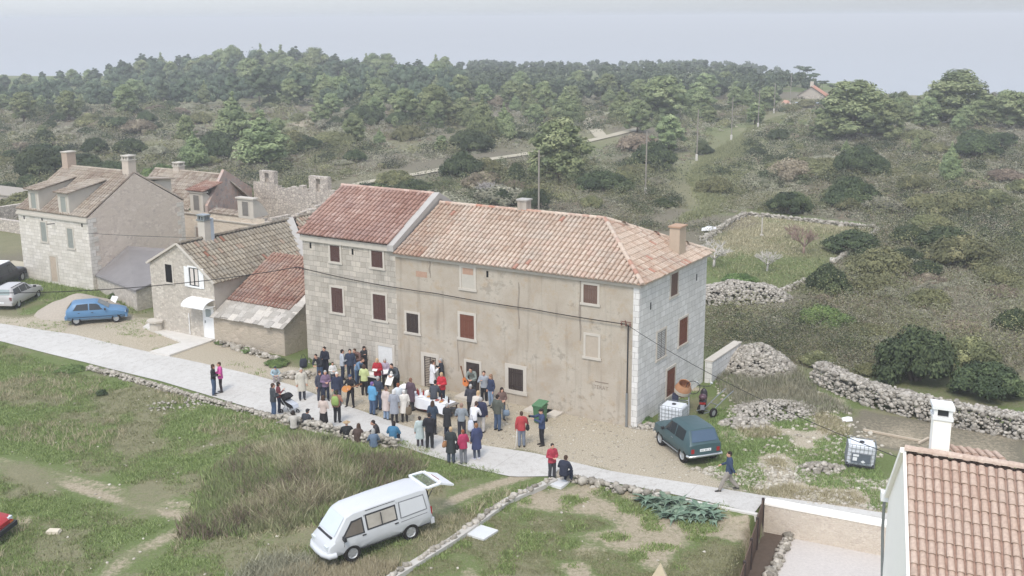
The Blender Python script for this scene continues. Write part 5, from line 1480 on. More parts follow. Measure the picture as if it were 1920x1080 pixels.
m = MB(); m.lathe([(0, .01), (.05, .008), (.07, 0)], 10, c=(1.0, .2, 1.9)); m.obox((.95, .0, 1.915), (1, 0, 0), (0, 1, 0), (0, 0, 1), .06, .1, .004); m.build('rust_patch', plain('rust_stain', srgb(150, 126, 104), .9), n.root)

# ------------------------------------------------------------- caged water tanks
def ibc(loc, rz, label, placard=False, tilt=0.0):
    o = empty('caged_tank', tuple(loc), rz, label, 'water tank'); o.rotation_euler = (0, tilt, rz)
    m = MB()
    for x in (-.52, -.02, .48): m.box(x, x + .1, -.48, .48, .0, .1)
    m.box(-.6, .6, -.5, .5, .1, .15); m.build('pallet', BUMP, o)
    m = MB(); m.box(-.56, .56, -.46, .46, .16, 1.08); b = bmesh.new(); me = m.mesh('tank', plain('tank_plastic', srgb(222, 226, 230), .4, .4, .06, 2))
    b.from_mesh(me); bmesh.ops.bevel(b, geom=b.edges[:], offset=.07, segments=3, affect='EDGES'); b.to_mesh(me); b.free(); link('tank', me, o)
    m = MB(); m.lathe([(0, 1.12), (.1, 1.12), (.11, 1.06)], 12); m.build('lid', BUMP, o)
    m = MB(); r_ = .011
    for z in (.2, .38, .56, .74, .92, 1.1): m.tube([(-.6, -.5, z), (.6, -.5, z), (.6, .5, z), (-.6, .5, z), (-.6, -.5, z)], r_, 5)
    for k in range(8):
        x = -.6 + 1.2 * k / 7
        for y in (-.5, .5): m.tube([(x, y, .15), (x, y, 1.1)], r_, 5)
    for k in range(1, 6):
        y = -.5 + k / 6
        for x in (-.6, .6): m.tube([(x, y, .15), (x, y, 1.1)], r_, 5)
    m.build('cage', METAL, o)
    if placard:
        m = MB(); m.box(-.4, .4, -.52, -.512, .3, .72); q = m.build('placard', plain('placard_grey', srgb(96, 104, 112), .6), o)
        m = MB(); m.box(-.34, -.1, -.527, -.521, .58, .68); m.box(-.34, -.16, -.527, -.521, .38, .54); m.add([(.1, -.524, .44), (.2, -.524, .36), (.1, -.524, .28 + .02), (.0, -.524, .36)][::-1], [(0, 1, 2, 3)]); m.build('label_sheet', PLATE, q)
    return o
p = V2W(1.35, 1.25); ibc((p[0], p[1], 0), VANG + R(3), 'white caged water tank against the white end wall behind the green car')
p = G(1610, 872); ibc(tuple(p), VANG + R(18), 'white caged water tank leaning in the grass, with a grey placard', True, R(4))
# ------------------------------------------------------------- concrete mixer, trailer, scooter
w = G(1279, 772); o = empty('concrete_mixer', (w[0], w[1], 0), VANG + R(20), 'small orange drum concrete mixer beside the wall behind the caged tank', 'concrete mixer')
m = MB(); m.lathe([(0, -.35), (.22, -.34), (.4, -.1), (.42, .1), (.28, .42), (.3, .45)], 18); q = m.build('drum', plain('orange_drum', srgb(190, 142, 108), .7, .2, .2, 5), o, True, 50); q.location = (0, 0, 1.15); q.rotation_euler = (R(25), 0, R(30))
m = MB(); m.lathe([(.425, -.1), (.43, 0), (.425, .1)], 18); q2 = m.build('drum_ring', plain('pale_drum', srgb(206, 198, 186), .6), q, True)
m = MB()
for s_ in (-1, 1): m.tube([(s_ * .35, -.4, 0), (s_ * .3, 0, .95), (s_ * .35, .4, 0)], .03, 6)
m.tube([(-.3, 0, .6), (.3, 0, .6)], .03, 6); m.build('stand', METAL, o)
m = MB(); m.tube([(.5 + .34 * math.cos(a * .524), .0, 1.3 + .34 * math.sin(a * .524)) for a in range(13)], .018, 6); m.build('tipping_wheel', DMETAL, o)
m = MB(); m.box(-.5, -.2, -.3, .1, .55, .95); m.build('motor_box', plain('motor_navy', srgb(60, 64, 84), .6), o)
w = V2W(2.2, 3.4); o = empty('hand_cart', (w[0], w[1], 0), VANG + R(70), 'grey tubular handcart with one wheel showing between tank and scooter', 'cart')
m = MB(); m.lathe([(.15, -.05), (.23, -.06), (.25, 0), (.23, .06), (.15, .05), (.15, -.05)], 16, 'y', (0, -.4, .25)); q = m.build('wheel', TYRE, o, True)
m = MB(); m.lathe([(0, -.03), (.15, -.02), (.15, .02), (0, .03)], 12, 'y', (0, -.4, .25)); m.build('rim', RIM, q)
m = MB(); m.lathe([(.15, -.05), (.23, -.06), (.25, 0), (.23, .06), (.15, .05), (.15, -.05)], 16, 'y', (0, .4, .25)); m.build('wheel', TYRE, o, True)
m = MB(); m.tube([(0, -.4, .25), (0, .4, .25)], .02, 6); m.tube([(0, -.25, .25), (.9, -.25, .7), (1.6, -.25, 1.0)], .025, 6); m.tube([(0, .25, .25), (.9, .25, .7), (1.6, .25, 1.0)], .025, 6); m.tube([(.5, -.25, .5), (.5, .25, .5)], .02, 6); m.tube([(-.5, -.25, .3), (0, -.25, .25)], .025, 6); m.tube([(-.5, .25, .3), (0, .25, .25)], .025, 6); m.build('frame', METAL, o)
p = G(1318, 768); o = empty('motor_scooter', tuple(p), R(78), 'dark scooter parked upright on the grass, seen from behind', 'scooter')
for x in (-.6, .62):
    m = MB(); m.lathe([(.13, -.05), (.22, -.06), (.25, 0), (.22, .06), (.13, .05), (.13, -.05)], 16, 'y', (x, 0, .25)); q = m.build('wheel', TYRE, o, True)
    m = MB(); m.lathe([(0, -.05), (.13, -.03), (.13, .03), (0, .05)], 12, 'y', (x, 0, .25)); m.build('rim', RIM, q)
SCB = plain('scooter_body', srgb(52, 46, 52), .35, .5, .1, 4)
m = MB(); m.ell((-.45, 0, .62), (.42, .2, .2), 12, 8); m.ell((.5, 0, .6), (.14, .19, .38), 12, 8); m.obox((.1, 0, .3), (1, 0, 0), (0, 1, 0), (0, 0, 1), .35, .16, .05); m.build('body', SCB, o, True)
m = MB(); m.ell((-.35, 0, .82), (.4, .15, .08), 12, 6); m.build('seat', BLACK, o, True)
m = MB(); m.obox((-.86, 0, .62), (1, 0, 0), (0, 1, 0), (0, 0, 1), .03, .15, .05); m.build('tail_light', REDL, o)
m = MB(); m.obox((-.9, 0, .42), (1, 0, .2), (0, 1, 0), (-.2, 0, 1), .012, .1, .13); m.build('number_plate', plain('dull_plate', srgb(150, 152, 162), .5), o)
m = MB(); m.tube([(.5, 0, .8), (.4, 0, 1.1), (.38, -.33, 1.14)], .02, 6); m.tube([(.4, 0, 1.1), (.38, .33, 1.14)], .02, 6); m.build('handlebar', DMETAL, o)
for s_ in (-1, 1): m = MB(); m.tube([(.4, s_ * .28, 1.13), (.38, s_ * .34, 1.28)], .01, 5); m.ell((.37, s_ * .36, 1.3), (.02, .08, .05), 8, 6); m.build('mirror', CLEARL, o, True)
m = MB(); m.ell((-.85, 0, .95), (.2, .2, .16), 12, 8); m.build('top_box', plain('plum_top_box', srgb(84, 58, 68), .35, .5), o, True)
# ------------------------------------------------------------- bins, table, benches and small things
GBIN = plain('green_bin_plastic', srgb(74, 112, 80), .5, .35, .08, 4)
w = P(1013, 792); o = empty('wheelie_bin', tuple(w), VANG, 'green wheelie bin against the plastered front, behind the man with a camera', 'bin'); o.scale = (.82, .82, .92)
m = MB(); v = [(-.24, -.3, .06), (.24, -.3, .06), (.24, .28, .06), (-.24, .28, .06), (-.3, -.38, .98), (.3, -.38, .98), (.3, .36, .98), (-.3, .36, .98)]
m.add(v, [(0, 3, 2, 1), (0, 1, 5, 4), (1, 2, 6, 5), (2, 3, 7, 6), (3, 0, 4, 7), (4, 5, 6, 7)]); m.box(-.33, .33, -.41, .39, .93, .99); m.build('body', GBIN, o)
m = MB(); m.add([(-.34, -.43, .992), (.34, -.43, .992), (.34, .42, 1.1), (-.34, .42, 1.1), (-.34, -.43, 1.03), (.34, -.43, 1.03), (.34, .42, 1.15), (-.34, .42, 1.15)], [(0, 3, 2, 1), (4, 5, 6, 7), (0, 1, 5, 4), (1, 2, 6, 5), (2, 3, 7, 6), (3, 0, 4, 7)]); m.build('lid', plain('green_bin_lid', srgb(84, 124, 90), .45), o)
for s_ in (-1, 1): m = MB(); m.lathe([(0, -.03), (.1, -.03), (.1, .03), (0, .03)], 12, 'x', (s_ * .27, .3, .1)); m.build('wheel', TYRE, o)
w = P(760, 752); o = empty('litter_bin', tuple(w), VANG, 'grey bin with a white lid beside the plum coated person', 'bin')
m = MB(); m.lathe([(0, 0), (.2, 0), (.26, .75), (0, .75)], 14); m.build('body', plain('grey_bin', srgb(150, 152, 152), .6), o); m = MB(); m.lathe([(.3, .752), (.3, .8), (.15, .9), (0, .92)], 14); m.build('lid', WHITEP, o, True, 40)
ta, tb = P(772, 763), P(852, 786)
tc = (ta + tb) / 2; tdv = tb - ta; tl = np.linalg.norm(tdv); ta_ = math.atan2(tdv[1], tdv[0])
o = empty('buffet_table', tuple(tc), ta_, 'long trestle table before the slatted door, spread with food and drinks', 'table')
hl_ = tl / 2
m = MB(); m.box(-hl_, hl_, -.38, .38, .7, .74); m.build('table_top', GREYW, o)
for x in (-hl_ + .12, hl_ - .12):
    for y in (-.3, .3): m = MB(); m.bar((x, y, 0), (x, y, .7), .06); m.build('leg', plain('table_leg_wood', srgb(110, 84, 70), .7), o)
CLOTH = plain('white_cloth', srgb(226, 228, 232), .85, .15, .05, 3)
m = MB(); nn_ = 24
rim = [(-hl_ - .01, -.4)] ; x0, x1, y0, y1 = -hl_ - .015, hl_ - .25, -.4, .4
m.box(x0, x1, y0, y1, .742, .752)
for k in range(nn_):
    a, b = x0 + (x1 - x0) * k / nn_, x0 + (x1 - x0) * (k + 1) / nn_
    f = lambda x: y0 - .012 - .025 * (1 + math.sin(x * 9)) ; h = lambda x: .28 + .04 * math.sin(x * 3.1)
    m.add([(a, y0 - .002, .75), (b, y0 - .002, .75), (b, f(b), h(b)), (a, f(a), h(a))], [(0, 3, 2, 1)])
m.add([(x0 - .002, y0, .75), (x0 - .002, y1, .75), (x0 - .05, y1, .35), (x0 - .05, y0, .35)], [(0, 1, 2, 3)])
tag(m.build('tablecloth', CLOTH, None, loc=tuple(tc)), 'white cloth hanging over the long buffet table', 'tablecloth').rotation_euler = (0, 0, ta_)
def on_table(fx, fy): return tc + np.array([math.cos(ta_) * fx * hl_ - math.sin(ta_) * fy, math.sin(ta_) * fx * hl_ + math.cos(ta_) * fy, .753])
def bottle(loc, mat, label, s=1.0, group='bottles on the buffet table'):
    m = MB(); m.lathe([(0, 0), (.045, 0), (.045, .18), (.018, .24), (.016, .3), (0, .3)], 10)
    o = m.build('bottle', mat, None, True, 40, tuple(loc)); o.scale = (s, s, s); tag(o, label, 'bottle', group)
WINE = plain('dark_wine_glass', srgb(60, 34, 36), .2, .6); CLEARB = plain('clear_bottle', srgb(214, 220, 222), .15, .6); REDB = plain('red_drink', srgb(150, 50, 46), .3, .5)
for fx, fy, mt in ((-.78, .1, REDB), (-.62, -.05, REDB), (-.5, .12, REDB)): bottle(on_table(fx, fy), mt, 'red bottle at the left part of the buffet table')
for fx, fy, mt in ((-.7, .2, CLEARB), (-.35, .18, CLEARB), (.5, .2, CLEARB), (.62, .12, CLEARB)): bottle(on_table(fx, fy), mt, 'clear bottle on the buffet table')
for fx, fy in ((.3, .2), (.72, .05)): bottle(on_table(fx, fy), WINE, 'dark wine bottle on the right half of the buffet table')
def dish(loc, r, mat, label, fill=None, h=.03):
    o = empty('dish', tuple(loc), 0, label, 'dish', 'dishes on the buffet table')
    m = MB(); m.lathe([(0, 0), (r * .6, 0), (r, h), (r * .95, h + .006), (r * .55, .012), (0, .012)], 16); m.build('plate', mat, o, True, 50)
    if fill:
        m = MB()
        for k in range(9): a = k * 2.4; q = r * .55 * math.sqrt(k / 9); m.ell((q * math.cos(a), q * math.sin(a), .035 + .01 * (k % 2)), (.05, .04, .03), 7, 5)
        m.build('food', fill, o, True)
BREAD = plain('bread_crust', srgb(186, 134, 84), .8); HAM = plain('cured_meat', srgb(150, 84, 72), .7)
for fx, fy, r_, fl, lb in ((-.88, -.12, .16, BREAD, 'white dish of bread at the left end of the buffet table'), (-.45, -.2, .15, None, 'empty white plate before the bottles on the buffet table'), (-.2, .05, .17, BREAD, 'dish of bread left of the person at the buffet table'), (.28, -.1, .2, HAM, 'dish of cold meat right of the middle of the buffet table'), (.5, -.16, .16, BREAD, 'dish of pastries near the right end of the buffet table'), (.68, -.2, .17, None, 'empty white dish at the right end of the buffet table'), (.42, .05, .14, HAM, 'small dish of meat beside the wine bottle on buffet table')):
    dish(on_table(fx, fy), r_, WHITEP, lb, fl)
q = on_table(-.3, .1); o = empty('sack', tuple(q), 0, 'white paper sack standing on the buffet table', 'sack')
m = MB(); m.tube([(0, 0, 0), (0, 0, .15), (.01, 0, .27), (.0, 0, .32)], [.13, .15, .12, .09], 10); m.build('paper', plain('white_paper', srgb(228, 226, 220), .85), o, True)
def crate(loc, rz, label, mat, w=.3, l=.45, h=.26):
    o = empty('crate', tuple(loc), rz, label, 'crate')
    m = MB(); m.box(-w, w, -l / 2, l / 2, 0, .02)
    for (a, b, c, d_) in ((-w, w, -l / 2, -l / 2 + .02), (-w, w, l / 2 - .02, l / 2)):
        for k in range(3): m.box(a, b, c, d_, .02 + k * .085, .09 + k * .085)
    for a in (-w, w - .02):
        for k in range(3): m.box(a, a + .02, -l / 2 + .02, l / 2 - .02, .02 + k * .085, .09 + k * .085)
    m.build('slat_box', mat, o)
crate(P(797, 767), ta_, 'red plastic crate under the left half of the buffet table', plain('red_crate', srgb(168, 58, 46), .6), .42)
q = P(851, 775); o = empty('bucket', tuple(q), 0, 'grey bucket under the right end of the buffet table', 'bucket'); m = MB(); m.lathe([(0, 0), (.15, 0), (.2, .28), (.19, .28), (.14, .02), (0, .02)], 14); m.build('pail', METAL, o, True, 40); m = MB(); m.tube([(.2 * math.cos(a * .35), .0, .28 + .06 * math.sin(a * .35)) for a in range(10)], .008, 5); m.build('handle', DMETAL, o)
# low table with a white cloth behind the guitarist
p = P(698, 726); o = empty('folding_table', tuple(p), VANG, 'small black table with white papers behind the guitar player', 'table'); m = MB(); m.box(-.6, .6, -.35, .35, .68, .73); m.build('table_top', plain('pale_table', srgb(206, 204, 196), .7), o)
for x, y in ((-.55, -.3), (.55, -.3), (-.55, .3), (.55, .3)): m = MB(); m.bar((x, y, 0), (x, y, .68), .05); m.build('leg', BLACK, o)
m = MB(); m.box(-.58, .58, -.3, -.27, .05, .66); m.build('skirt', BLACK, o)
m = MB(); m.obox((0, 0, 0), (1, 0, 0), (0, 1, 0), (0, 0, 1), .28, .2, .006); q = m.build('paper_sheet', plain('white_paper', srgb(228, 226, 220)), None, loc=(p[0] - .1, p[1], .742)); tag(q, 'white papers lying on the small black table', 'paper')
# stone bench, plank bench, pedestal by the white door
def bench(px, w, l, h, rz, label, mat, legmat):
    p = G(*px); o = empty('bench', (p[0], p[1], .09), rz, label, 'bench')
    m = MB(); m.box(-l / 2, l / 2, -w / 2, w / 2, h - .06, h); m.build('seat', mat, o)
    for s_ in (-1, 1): m = MB(); m.box(s_ * l * .38 - .05, s_ * l * .38 + .05, -w / 2 + .04, w / 2 - .04, 0, h - .062); m.build('leg', legmat, o)
bench((318, 612), .35, 1.1, .45, VANG, 'pale stone bench against the wall left of the plank bench', TRIM, TRIM)
bench((333, 618), .4, 1.0, .48, VANG + R(8), 'weathered plank bench in front of the house with the white door', plain('bleached_plank', srgb(190, 176, 156), .8), GREYW)
p = G(294, 620); o = empty('stone_table', (p[0], p[1], .0), VANG, 'low round stone table at the patio corner', 'stone table'); m = MB(); m.lathe([(0, 0), (.42, 0), (.42, .6), (0, .6)], 12); m.build('pedestal', TRIM, o); m = MB(); m.lathe([(0, .602), (.58, .602), (.58, .72), (0, .72)], 8); m.build('table_top', TRIM, o)
p = G(369, 622); o = empty('stone_pedestal', (p[0], p[1], .09), VANG, 'small pale stone pillar with rounded top beside the white door', 'pedestal'); m = MB(); m.box(-.18, .18, -.15, .15, 0, .35); m.box(-.1, .1, -.08, .08, .352, .8); m.build('shaft', TRIM, o); m = MB(); m.ell((0, 0, .9), (.15, .13, .1), 10, 6); m.build('top', TRIM, o, True)
p = G(213, 574); m = MB(); m.obox((0, 0, .35), (.85, -.5, 0), (.3, .5, .8), (-.4, -.68, .6), .3, .38, .02); o = m.build('white_board', WHITEP, None, loc=tuple(p)); tag(o, 'white board leaning in the weeds beside the blue car bonnet', 'board')
# beams on the dug plot, posts, odd bits
a, b = G(1619, 808), G(1727, 829); m = MB(); m.bar((0, 0, .06), tuple(b - a + (0, 0, .06)), .09); tag(m.build('timber_beam', plain('bleached_plank', srgb(190, 176, 156)), None, loc=tuple(a)), 'long pale timber lying across the dug brown plot', 'beam')
a, b = G(1722, 834), G(1741, 824); m = MB(); m.bar((0, 0, .08), tuple(b - a + (0, 0, .08)), .09); tag(m.build('timber_beam', plain('bleached_plank', srgb(190, 176, 156)), None, loc=tuple(a)), 'short pale timber at the right end of the long beam', 'beam')
p = G(1428, 442); o = empty('white_post', tuple(p), 0, 'white post standing alone in the far walled field', 'post'); m = MB(); m.tube([(0, 0, 0), (0, 0, 1.6)], .06, 8); m.build('shaft', TRIM, o); m = MB(); m.lathe([(0, -.05), (.16, -.05), (.16, .12), (.1, .14)], 8); m.build('footing', TRIM, o)
p = G(1580, 791); m = MB(); m.add([(0, 0, 0), (.5, .05, .02), (.55, .35, .12), (.02, .3, .1), (.26, .2, .2)], [(0, 1, 4), (1, 2, 4), (2, 3, 4), (3, 0, 4), (3, 2, 1, 0)]); tag(m.build('plastic_sack', plain('white_plastic', srgb(236, 236, 236), .5), None, loc=tuple(p)), 'scrap of white plastic in the grass at edge of the dug plot', 'sack')
p = G(1330, 437); m = MB(); m.add([(-.7, 0, .2), (.8, .3, .2), (.7, .8, .4), (-.6, .6, .35), (0, .35, .6)], [(0, 1, 4), (1, 2, 4), (2, 3, 4), (3, 0, 4), (3, 2, 1, 0)]); tag(m.build('plastic_sheet', plain('white_plastic', srgb(236, 236, 236)), None, loc=tuple(p)), 'crumpled white sheet lying on the far field wall', 'sheet')
p = G(1236, 1078, .2); m = MB(); m.add([(-.35, 0, -.2), (.3, -.1, -.2), (.35, .25, -.2), (-.2, .3, -.2), (.05, .08, .42)], [(0, 1, 4), (1, 2, 4), (2, 3, 4), (3, 0, 4)]); tag(m.build('boulder', plain('yellowish_stone', srgb(196, 182, 156), .9), None, loc=tuple(p)), 'pointed yellowish stone at the bottom edge of the garden plot', 'stone')
p = G(86, 1002); m = MB(); m.add([(0, 0, 0), (.5, -.05, 0), (.55, .25, .05), (.05, .3, .04), (0, 0, .12), (.48, -.03, .12), (.5, .22, .15), (.06, .27, .14)], [(4, 5, 6, 7), (0, 1, 5, 4), (1, 2, 6, 5), (2, 3, 7, 6), (3, 0, 4, 7)]); tag(m.build('boulder', plain('pale_flat_stone', srgb(206, 196, 176), .9), None, loc=tuple(p)), 'flat pale stone in the grass near the red car', 'stone')
# far house with red roof and its neighbour
p = P(1519, 203, -2.2); o = empty('far_house', tuple(p), R(-20), 'distant house with a red roof beyond the trees at the right', 'house')
m = MB(); m.box(-3.2, 3.2, 0, 6, -1, 3.0); m.add([(-3.2, 0, 3.0), (3.2, 0, 3.0), (0, 0, 5.0), (-3.2, 6, 3.0), (3.2, 6, 3.0), (0, 6, 5.0)], [(0, 1, 2), (3, 5, 4)]); m.build('wall', RUIN, o)
m = MB(); m.add([(-3.6, -.4, 2.85), (0, -.4, 5.15), (0, 6.4, 5.15), (-3.6, 6.4, 2.85), (3.6, -.4, 2.85), (3.6, 6.4, 2.85)], [(0, 1, 2, 3), (1, 4, 5, 2)]); m.build('roof', plain('far_red_tiles', srgb(192, 142, 120), .85, .2, .15, 1.2), o)
m = MB(); m.box(-.4, .4, 1.0, 1.6, 4.6, 6.2); m.build('chimney', TRIM, o)
for x in (-1.6, 1.6): m = MB(); m.box(x - .45, x + .45, -.03, -.004, .9, 2.2); m.build('window', BLACK, o)
p = P(1505, 208, -1.6); o = empty('far_shed', tuple(p), R(-15), 'long blue grey roofed shed before the distant red roofed house', 'shed'); m = MB(); m.box(-3, 4, 0, 3, -.5, .9); m.build('wall', WHITEW, o); m = MB(); m.add([(-3.3, -.4, .85), (4.3, -.4, .85), (4.3, 3.3, 1.7), (-3.3, 3.3, 1.7), (-3.3, -.4, .75), (4.3, -.4, .75), (4.3, 3.3, 1.6), (-3.3, 3.3, 1.6)], [(0, 1, 2, 3), (7, 6, 5, 4), (0, 4, 5, 1), (1, 5, 6, 2), (2, 6, 7, 3), (3, 7, 4, 0)]); m.build('roof', plain('blue_grey_sheet', srgb(168, 178, 192), .5), o)
p = P(1477, 209, -1.4); o = empty('far_shed', tuple(p), R(10), 'tiny pinkish gabled hut left of the blue grey shed', 'shed'); m = MB(); m.box(-1, 1, 0, 2, -.5, 1.2); m.build('wall', TRIM, o); m = MB(); m.add([(-1.2, -.2, 1.1), (0, -.2, 2.4), (0, 2.2, 2.4), (-1.2, 2.2, 1.1), (1.2, -.2, 1.1), (1.2, 2.2, 1.1)], [(0, 1, 2, 3), (1, 4, 5, 2), (0, 4, 1), (3, 2, 5)]); m.build('roof', plain('pinkish_tiles', srgb(206, 160, 140), .85), o)
p = G(45, 440); o = empty('low_wall', (p[0], p[1], p[2]), VANG, 'low pale ruined walls left of the leftmost house', 'ruin'); m = MB()
m.box(-7, 0, 0, .5, -.3, 1.1); m.box(-7, -6.5, .502, 5, -.3, 1.6); m.build('wall', RUIN, o)
p = G(20, 395); o = empty('stone_hut', (p[0], p[1], p[2]), VANG, 'grey stone hut behind the leftmost house, cut by the frame', 'hut'); m = MB(); m.box(-9, 2.0, 0, 4, -.4, 1.5); m.build('wall', RUIN, o); m = MB(); m.box(-9.1, 2.1, -.1, 4.1, 1.502, 1.62); m.build('roof', plain('earth_roof', srgb(160, 152, 140), .95), o)
# ------------------------------------------------------------- people
SKIN = plain('skin', srgb(204, 158, 134), .6, .3, .06, 8)
EYE = plain('eye_dark', srgb(40, 32, 30), .4)
LIP = plain('lip', srgb(170, 108, 98), .5)
def remesh(mb, name, vox, mats, sub=True):
    me = mb.mesh(name, mats, True)
    o = bpy.data.objects.new('tmp', me); COL.objects.link(o)
    r = o.modifiers.new('r', 'REMESH'); r.mode = 'VOXEL'; r.voxel_size = vox; r.use_smooth_shade = True
    s = o.modifiers.new('s', 'SMOOTH'); s.factor = .5; s.iterations = 3
    bpy.context.view_layer.update()
    out = evaluated(o)
    bpy.data.objects.remove(o); bpy.data.meshes.remove(me)
    out.name = name
    if len(out.materials) == 0:
        for m_ in (mats if isinstance(mats, list) else [mats]): out.materials.append(m_)
    return out
def arr(*p): return np.array(p, float)
def joints(pose, sex='m'):
    """one skeleton per pose; forward is +Y, left is -X"""
    J = dict(pel=arr(0, 0, .93), wai=arr(0, 0, 1.1), che=arr(0, .0, 1.32), nec=arr(0, 0, 1.48), hea=arr(0, .035, 1.62))
    sh = .185 if sex == 'm' else .165
    for s, k in ((-1, 'l'), (1, 'r')):
        J['sho' + k] = arr(s * sh, 0, 1.42); J['elb' + k] = arr(s * (sh + .07), -.03, 1.14); J['wri' + k] = arr(s * (sh + .07), .06, .9)
        J['hip' + k] = arr(s * .09, 0, .92); J['kne' + k] = arr(s * .1, .02, .5); J['ank' + k] = arr(s * .11, -.02, .08)
    J['toe'] = arr(0, 1, 0)
    if pose == 'hold':
        for s, k in ((-1, 'l'), (1, 'r')): J['elb' + k] = arr(s * (sh + .08), .02, 1.14); J['wri' + k] = arr(s * .07, .27, 1.14)
    if pose == 'talk':
        J['elbr'] = arr(sh + .1, .02, 1.15); J['wrir'] = arr(.12, .24, 1.3)
    if pose == 'photo':
        J['elbr'] = arr(sh + .12, .22, 1.3); J['wrir'] = arr(.16, .5, 1.42); J['elbl'] = arr(-sh - .08, .14, 1.2); J['wril'] = arr(-.02, .36, 1.3)
    if pose == 'walk':
        J['knel'] = arr(-.09, .22, .53); J['ankl'] = arr(-.09, .36, .1); J['kner'] = arr(.09, -.08, .5); J['ankr'] = arr(.09, -.36, .14)
        J['wril'] = arr(-.25, -.16, .93); J['elbr'] = arr(.26, .03, 1.15); J['wrir'] = arr(.2, .27, 1.1)
    if pose == 'lean':
        for k, d in (('wai', (0, .03, 0)), ('che', (0, .14, -.05)), ('nec', (0, .25, -.11)), ('hea', (0, .36, -.1))): J[k] = J[k] + arr(*d)
        for s, k in ((-1, 'l'), (1, 'r')):
            J['sho' + k] = J['sho' + k] + arr(0, .2, -.1); J['elb' + k] = arr(s * (sh + .07), .28, 1.05); J['wri' + k] = arr(s * .1, .47, 1.02)
    if pose == 'guitar':
        J['elbr'] = arr(sh + .14, .02, 1.16); J['wrir'] = arr(.08, .26, 1.08); J['elbl'] = arr(-sh - .2, .1, 1.15); J['wril'] = arr(-.46, .28, 1.24)
        J['kner'] = arr(.16, .02, .5); J['ankr'] = arr(.26, -.04, .08)
    if pose == 'sit':
        dz = -.45
        for k in ('pel', 'wai', 'che', 'nec', 'hea', 'shol', 'shor', 'elbl', 'elbr', 'wril', 'wrir', 'hipl', 'hipr'): J[k] = J[k] + arr(0, 0, dz)
        for k, d in (('che', (0, .05, 0)), ('nec', (0, .1, -.02)), ('hea', (0, .16, -.03)), ('shol', (0, .08, -.01)), ('shor', (0, .08, -.01))): J[k] = J[k] + arr(*d)
        for s, k in ((-1, 'l'), (1, 'r')):
            J['kne' + k] = arr(s * .14, .42, .5); J['ank' + k] = arr(s * .13, .4, .08); J['elb' + k] = arr(s * (sh + .1), .12, .74); J['wri' + k] = arr(s * .12, .34, .66)
    return J
def hand(mb, wri, elb, s):
    d = wri - elb; d /= np.linalg.norm(d)
    up = arr(0, 0, 1) if abs(d[2]) < .8 else arr(0, 1, 0)
    w = np.cross(d, up); w /= np.linalg.norm(w); n = np.cross(w, d)
    if s < 0: w = -w
    pal = wri + d * .05
    mb.tube([wri - d * .02, wri + d * .03, wri + d * .085], [.024, .036, .036], 8, ell=[.7, .5, .42])
    for k, L in enumerate((.062, .075, .07, .055)):
        b = wri + d * .082 + w * (k - 1.5) * .019
        mb.tube([b, b + d * L * .5 - n * .008, b + d * L * .85 - n * .03], [.0095, .009, .0075], 6)
    b = wri + d * .03 - w * .032
    mb.tube([b, b + d * .03 - w * .025, b + d * .062 - w * .026 - n * .012], [.012, .0105, .008], 6)
_pcache = {}
def limb(mb, a, b, c, r0, r1, r2, n=10):
    mb.tube([a, a + (b - a) * .5, b, b + (c - b) * .4, c], [r0, (r0 + r1) * .52, r1, (r1 * .55 + r2 * .45) * 1.1, r2], n)
    for p, r_ in ((a, r0), (b, r1), (c, r2)): mb.ell(p, (r_, r_, r_), 8, 6)
def torso(mb, J, f, low=None, wide=1.0):
    """f grows the cross section; the chain follows the spine"""
    pel, wai, che, nec = J['pel'], J['wai'], J['che'], J['nec']
    sh = (J['shol'] + J['shor']) / 2
    pts = [pel - arr(0, 0, .06), pel, wai, che, sh + (nec - sh) * .15, sh + (nec - sh) * .7]
    rx = [.155 * wide, .168 * wide, .15, .175, .15, .07]
    ry = [.68, .68, .7, .68, .66, .9]
    mb.tube(pts, [r_ + f for r_ in rx], 14, ell=ry)
    mb.tube([J['shol'], sh + (nec - sh) * .2, J['shor']], [.062 + f, .08 + f, .062 + f], 10)
def body_meshes(pose, sex):
    key = (pose, sex)
    if key in _pcache: return _pcache[key]
    J = joints(pose, sex); B_ = MB()
    torso(B_, J, -.012, wide=1.0 if sex == 'm' else 1.04)
    sh = (J['shol'] + J['shor']) / 2
    hea, nec = J['hea'], J['nec']
    B_.tube([nec - arr(0, 0, .06), nec + (hea - nec) * .45], [.058, .054], 10)
    B_.ell(hea + arr(0, -.01, .025), (.076, .094, .105), 14, 10); B_.ell(hea + arr(0, .022, -.045), (.058, .07, .075), 12, 8)
    B_.ell(hea + arr(0, .1, -.012), (.014, .02, .022), 8, 6)
    for s in (-1, 1): B_.ell(hea + arr(s * .08, -.005, -.005), (.012, .02, .032), 8, 6)
    for k in 'lr':
        limb(B_, J['sho' + k], J['elb' + k], J['wri' + k], .05, .038, .026); limb(B_, J['hip' + k], J['kne' + k], J['ank' + k], .082, .052, .036)
    me = remesh(B_, 'body', .017, [SKIN, EYE, LIP])
    bm = bmesh.new(); bm.from_mesh(me)
    X = MB()
    for k, s in (('l', -1), ('r', 1)): hand(X, J['wri' + k], J['elb' + k], s)
    mi0 = len(X.f)
    for s in (-1, 1): X.ell(hea + arr(s * .03, .091, .012), (.013, .008, .008), 6, 5, mi=1)
    X.ell(hea + arr(0, .093, -.058), (.022, .008, .007), 6, 5, mi=2)
    vs = [bm.verts.new(v) for v in X.v]
    for f, mi in zip(X.f, X.mi):
        try:
            q = bm.faces.new([vs[i] for i in f]); q.material_index = mi; q.smooth = True
        except ValueError: pass
    bm.to_mesh(me); bm.free()
    _pcache[key] = (J, me)
    return _pcache[key]
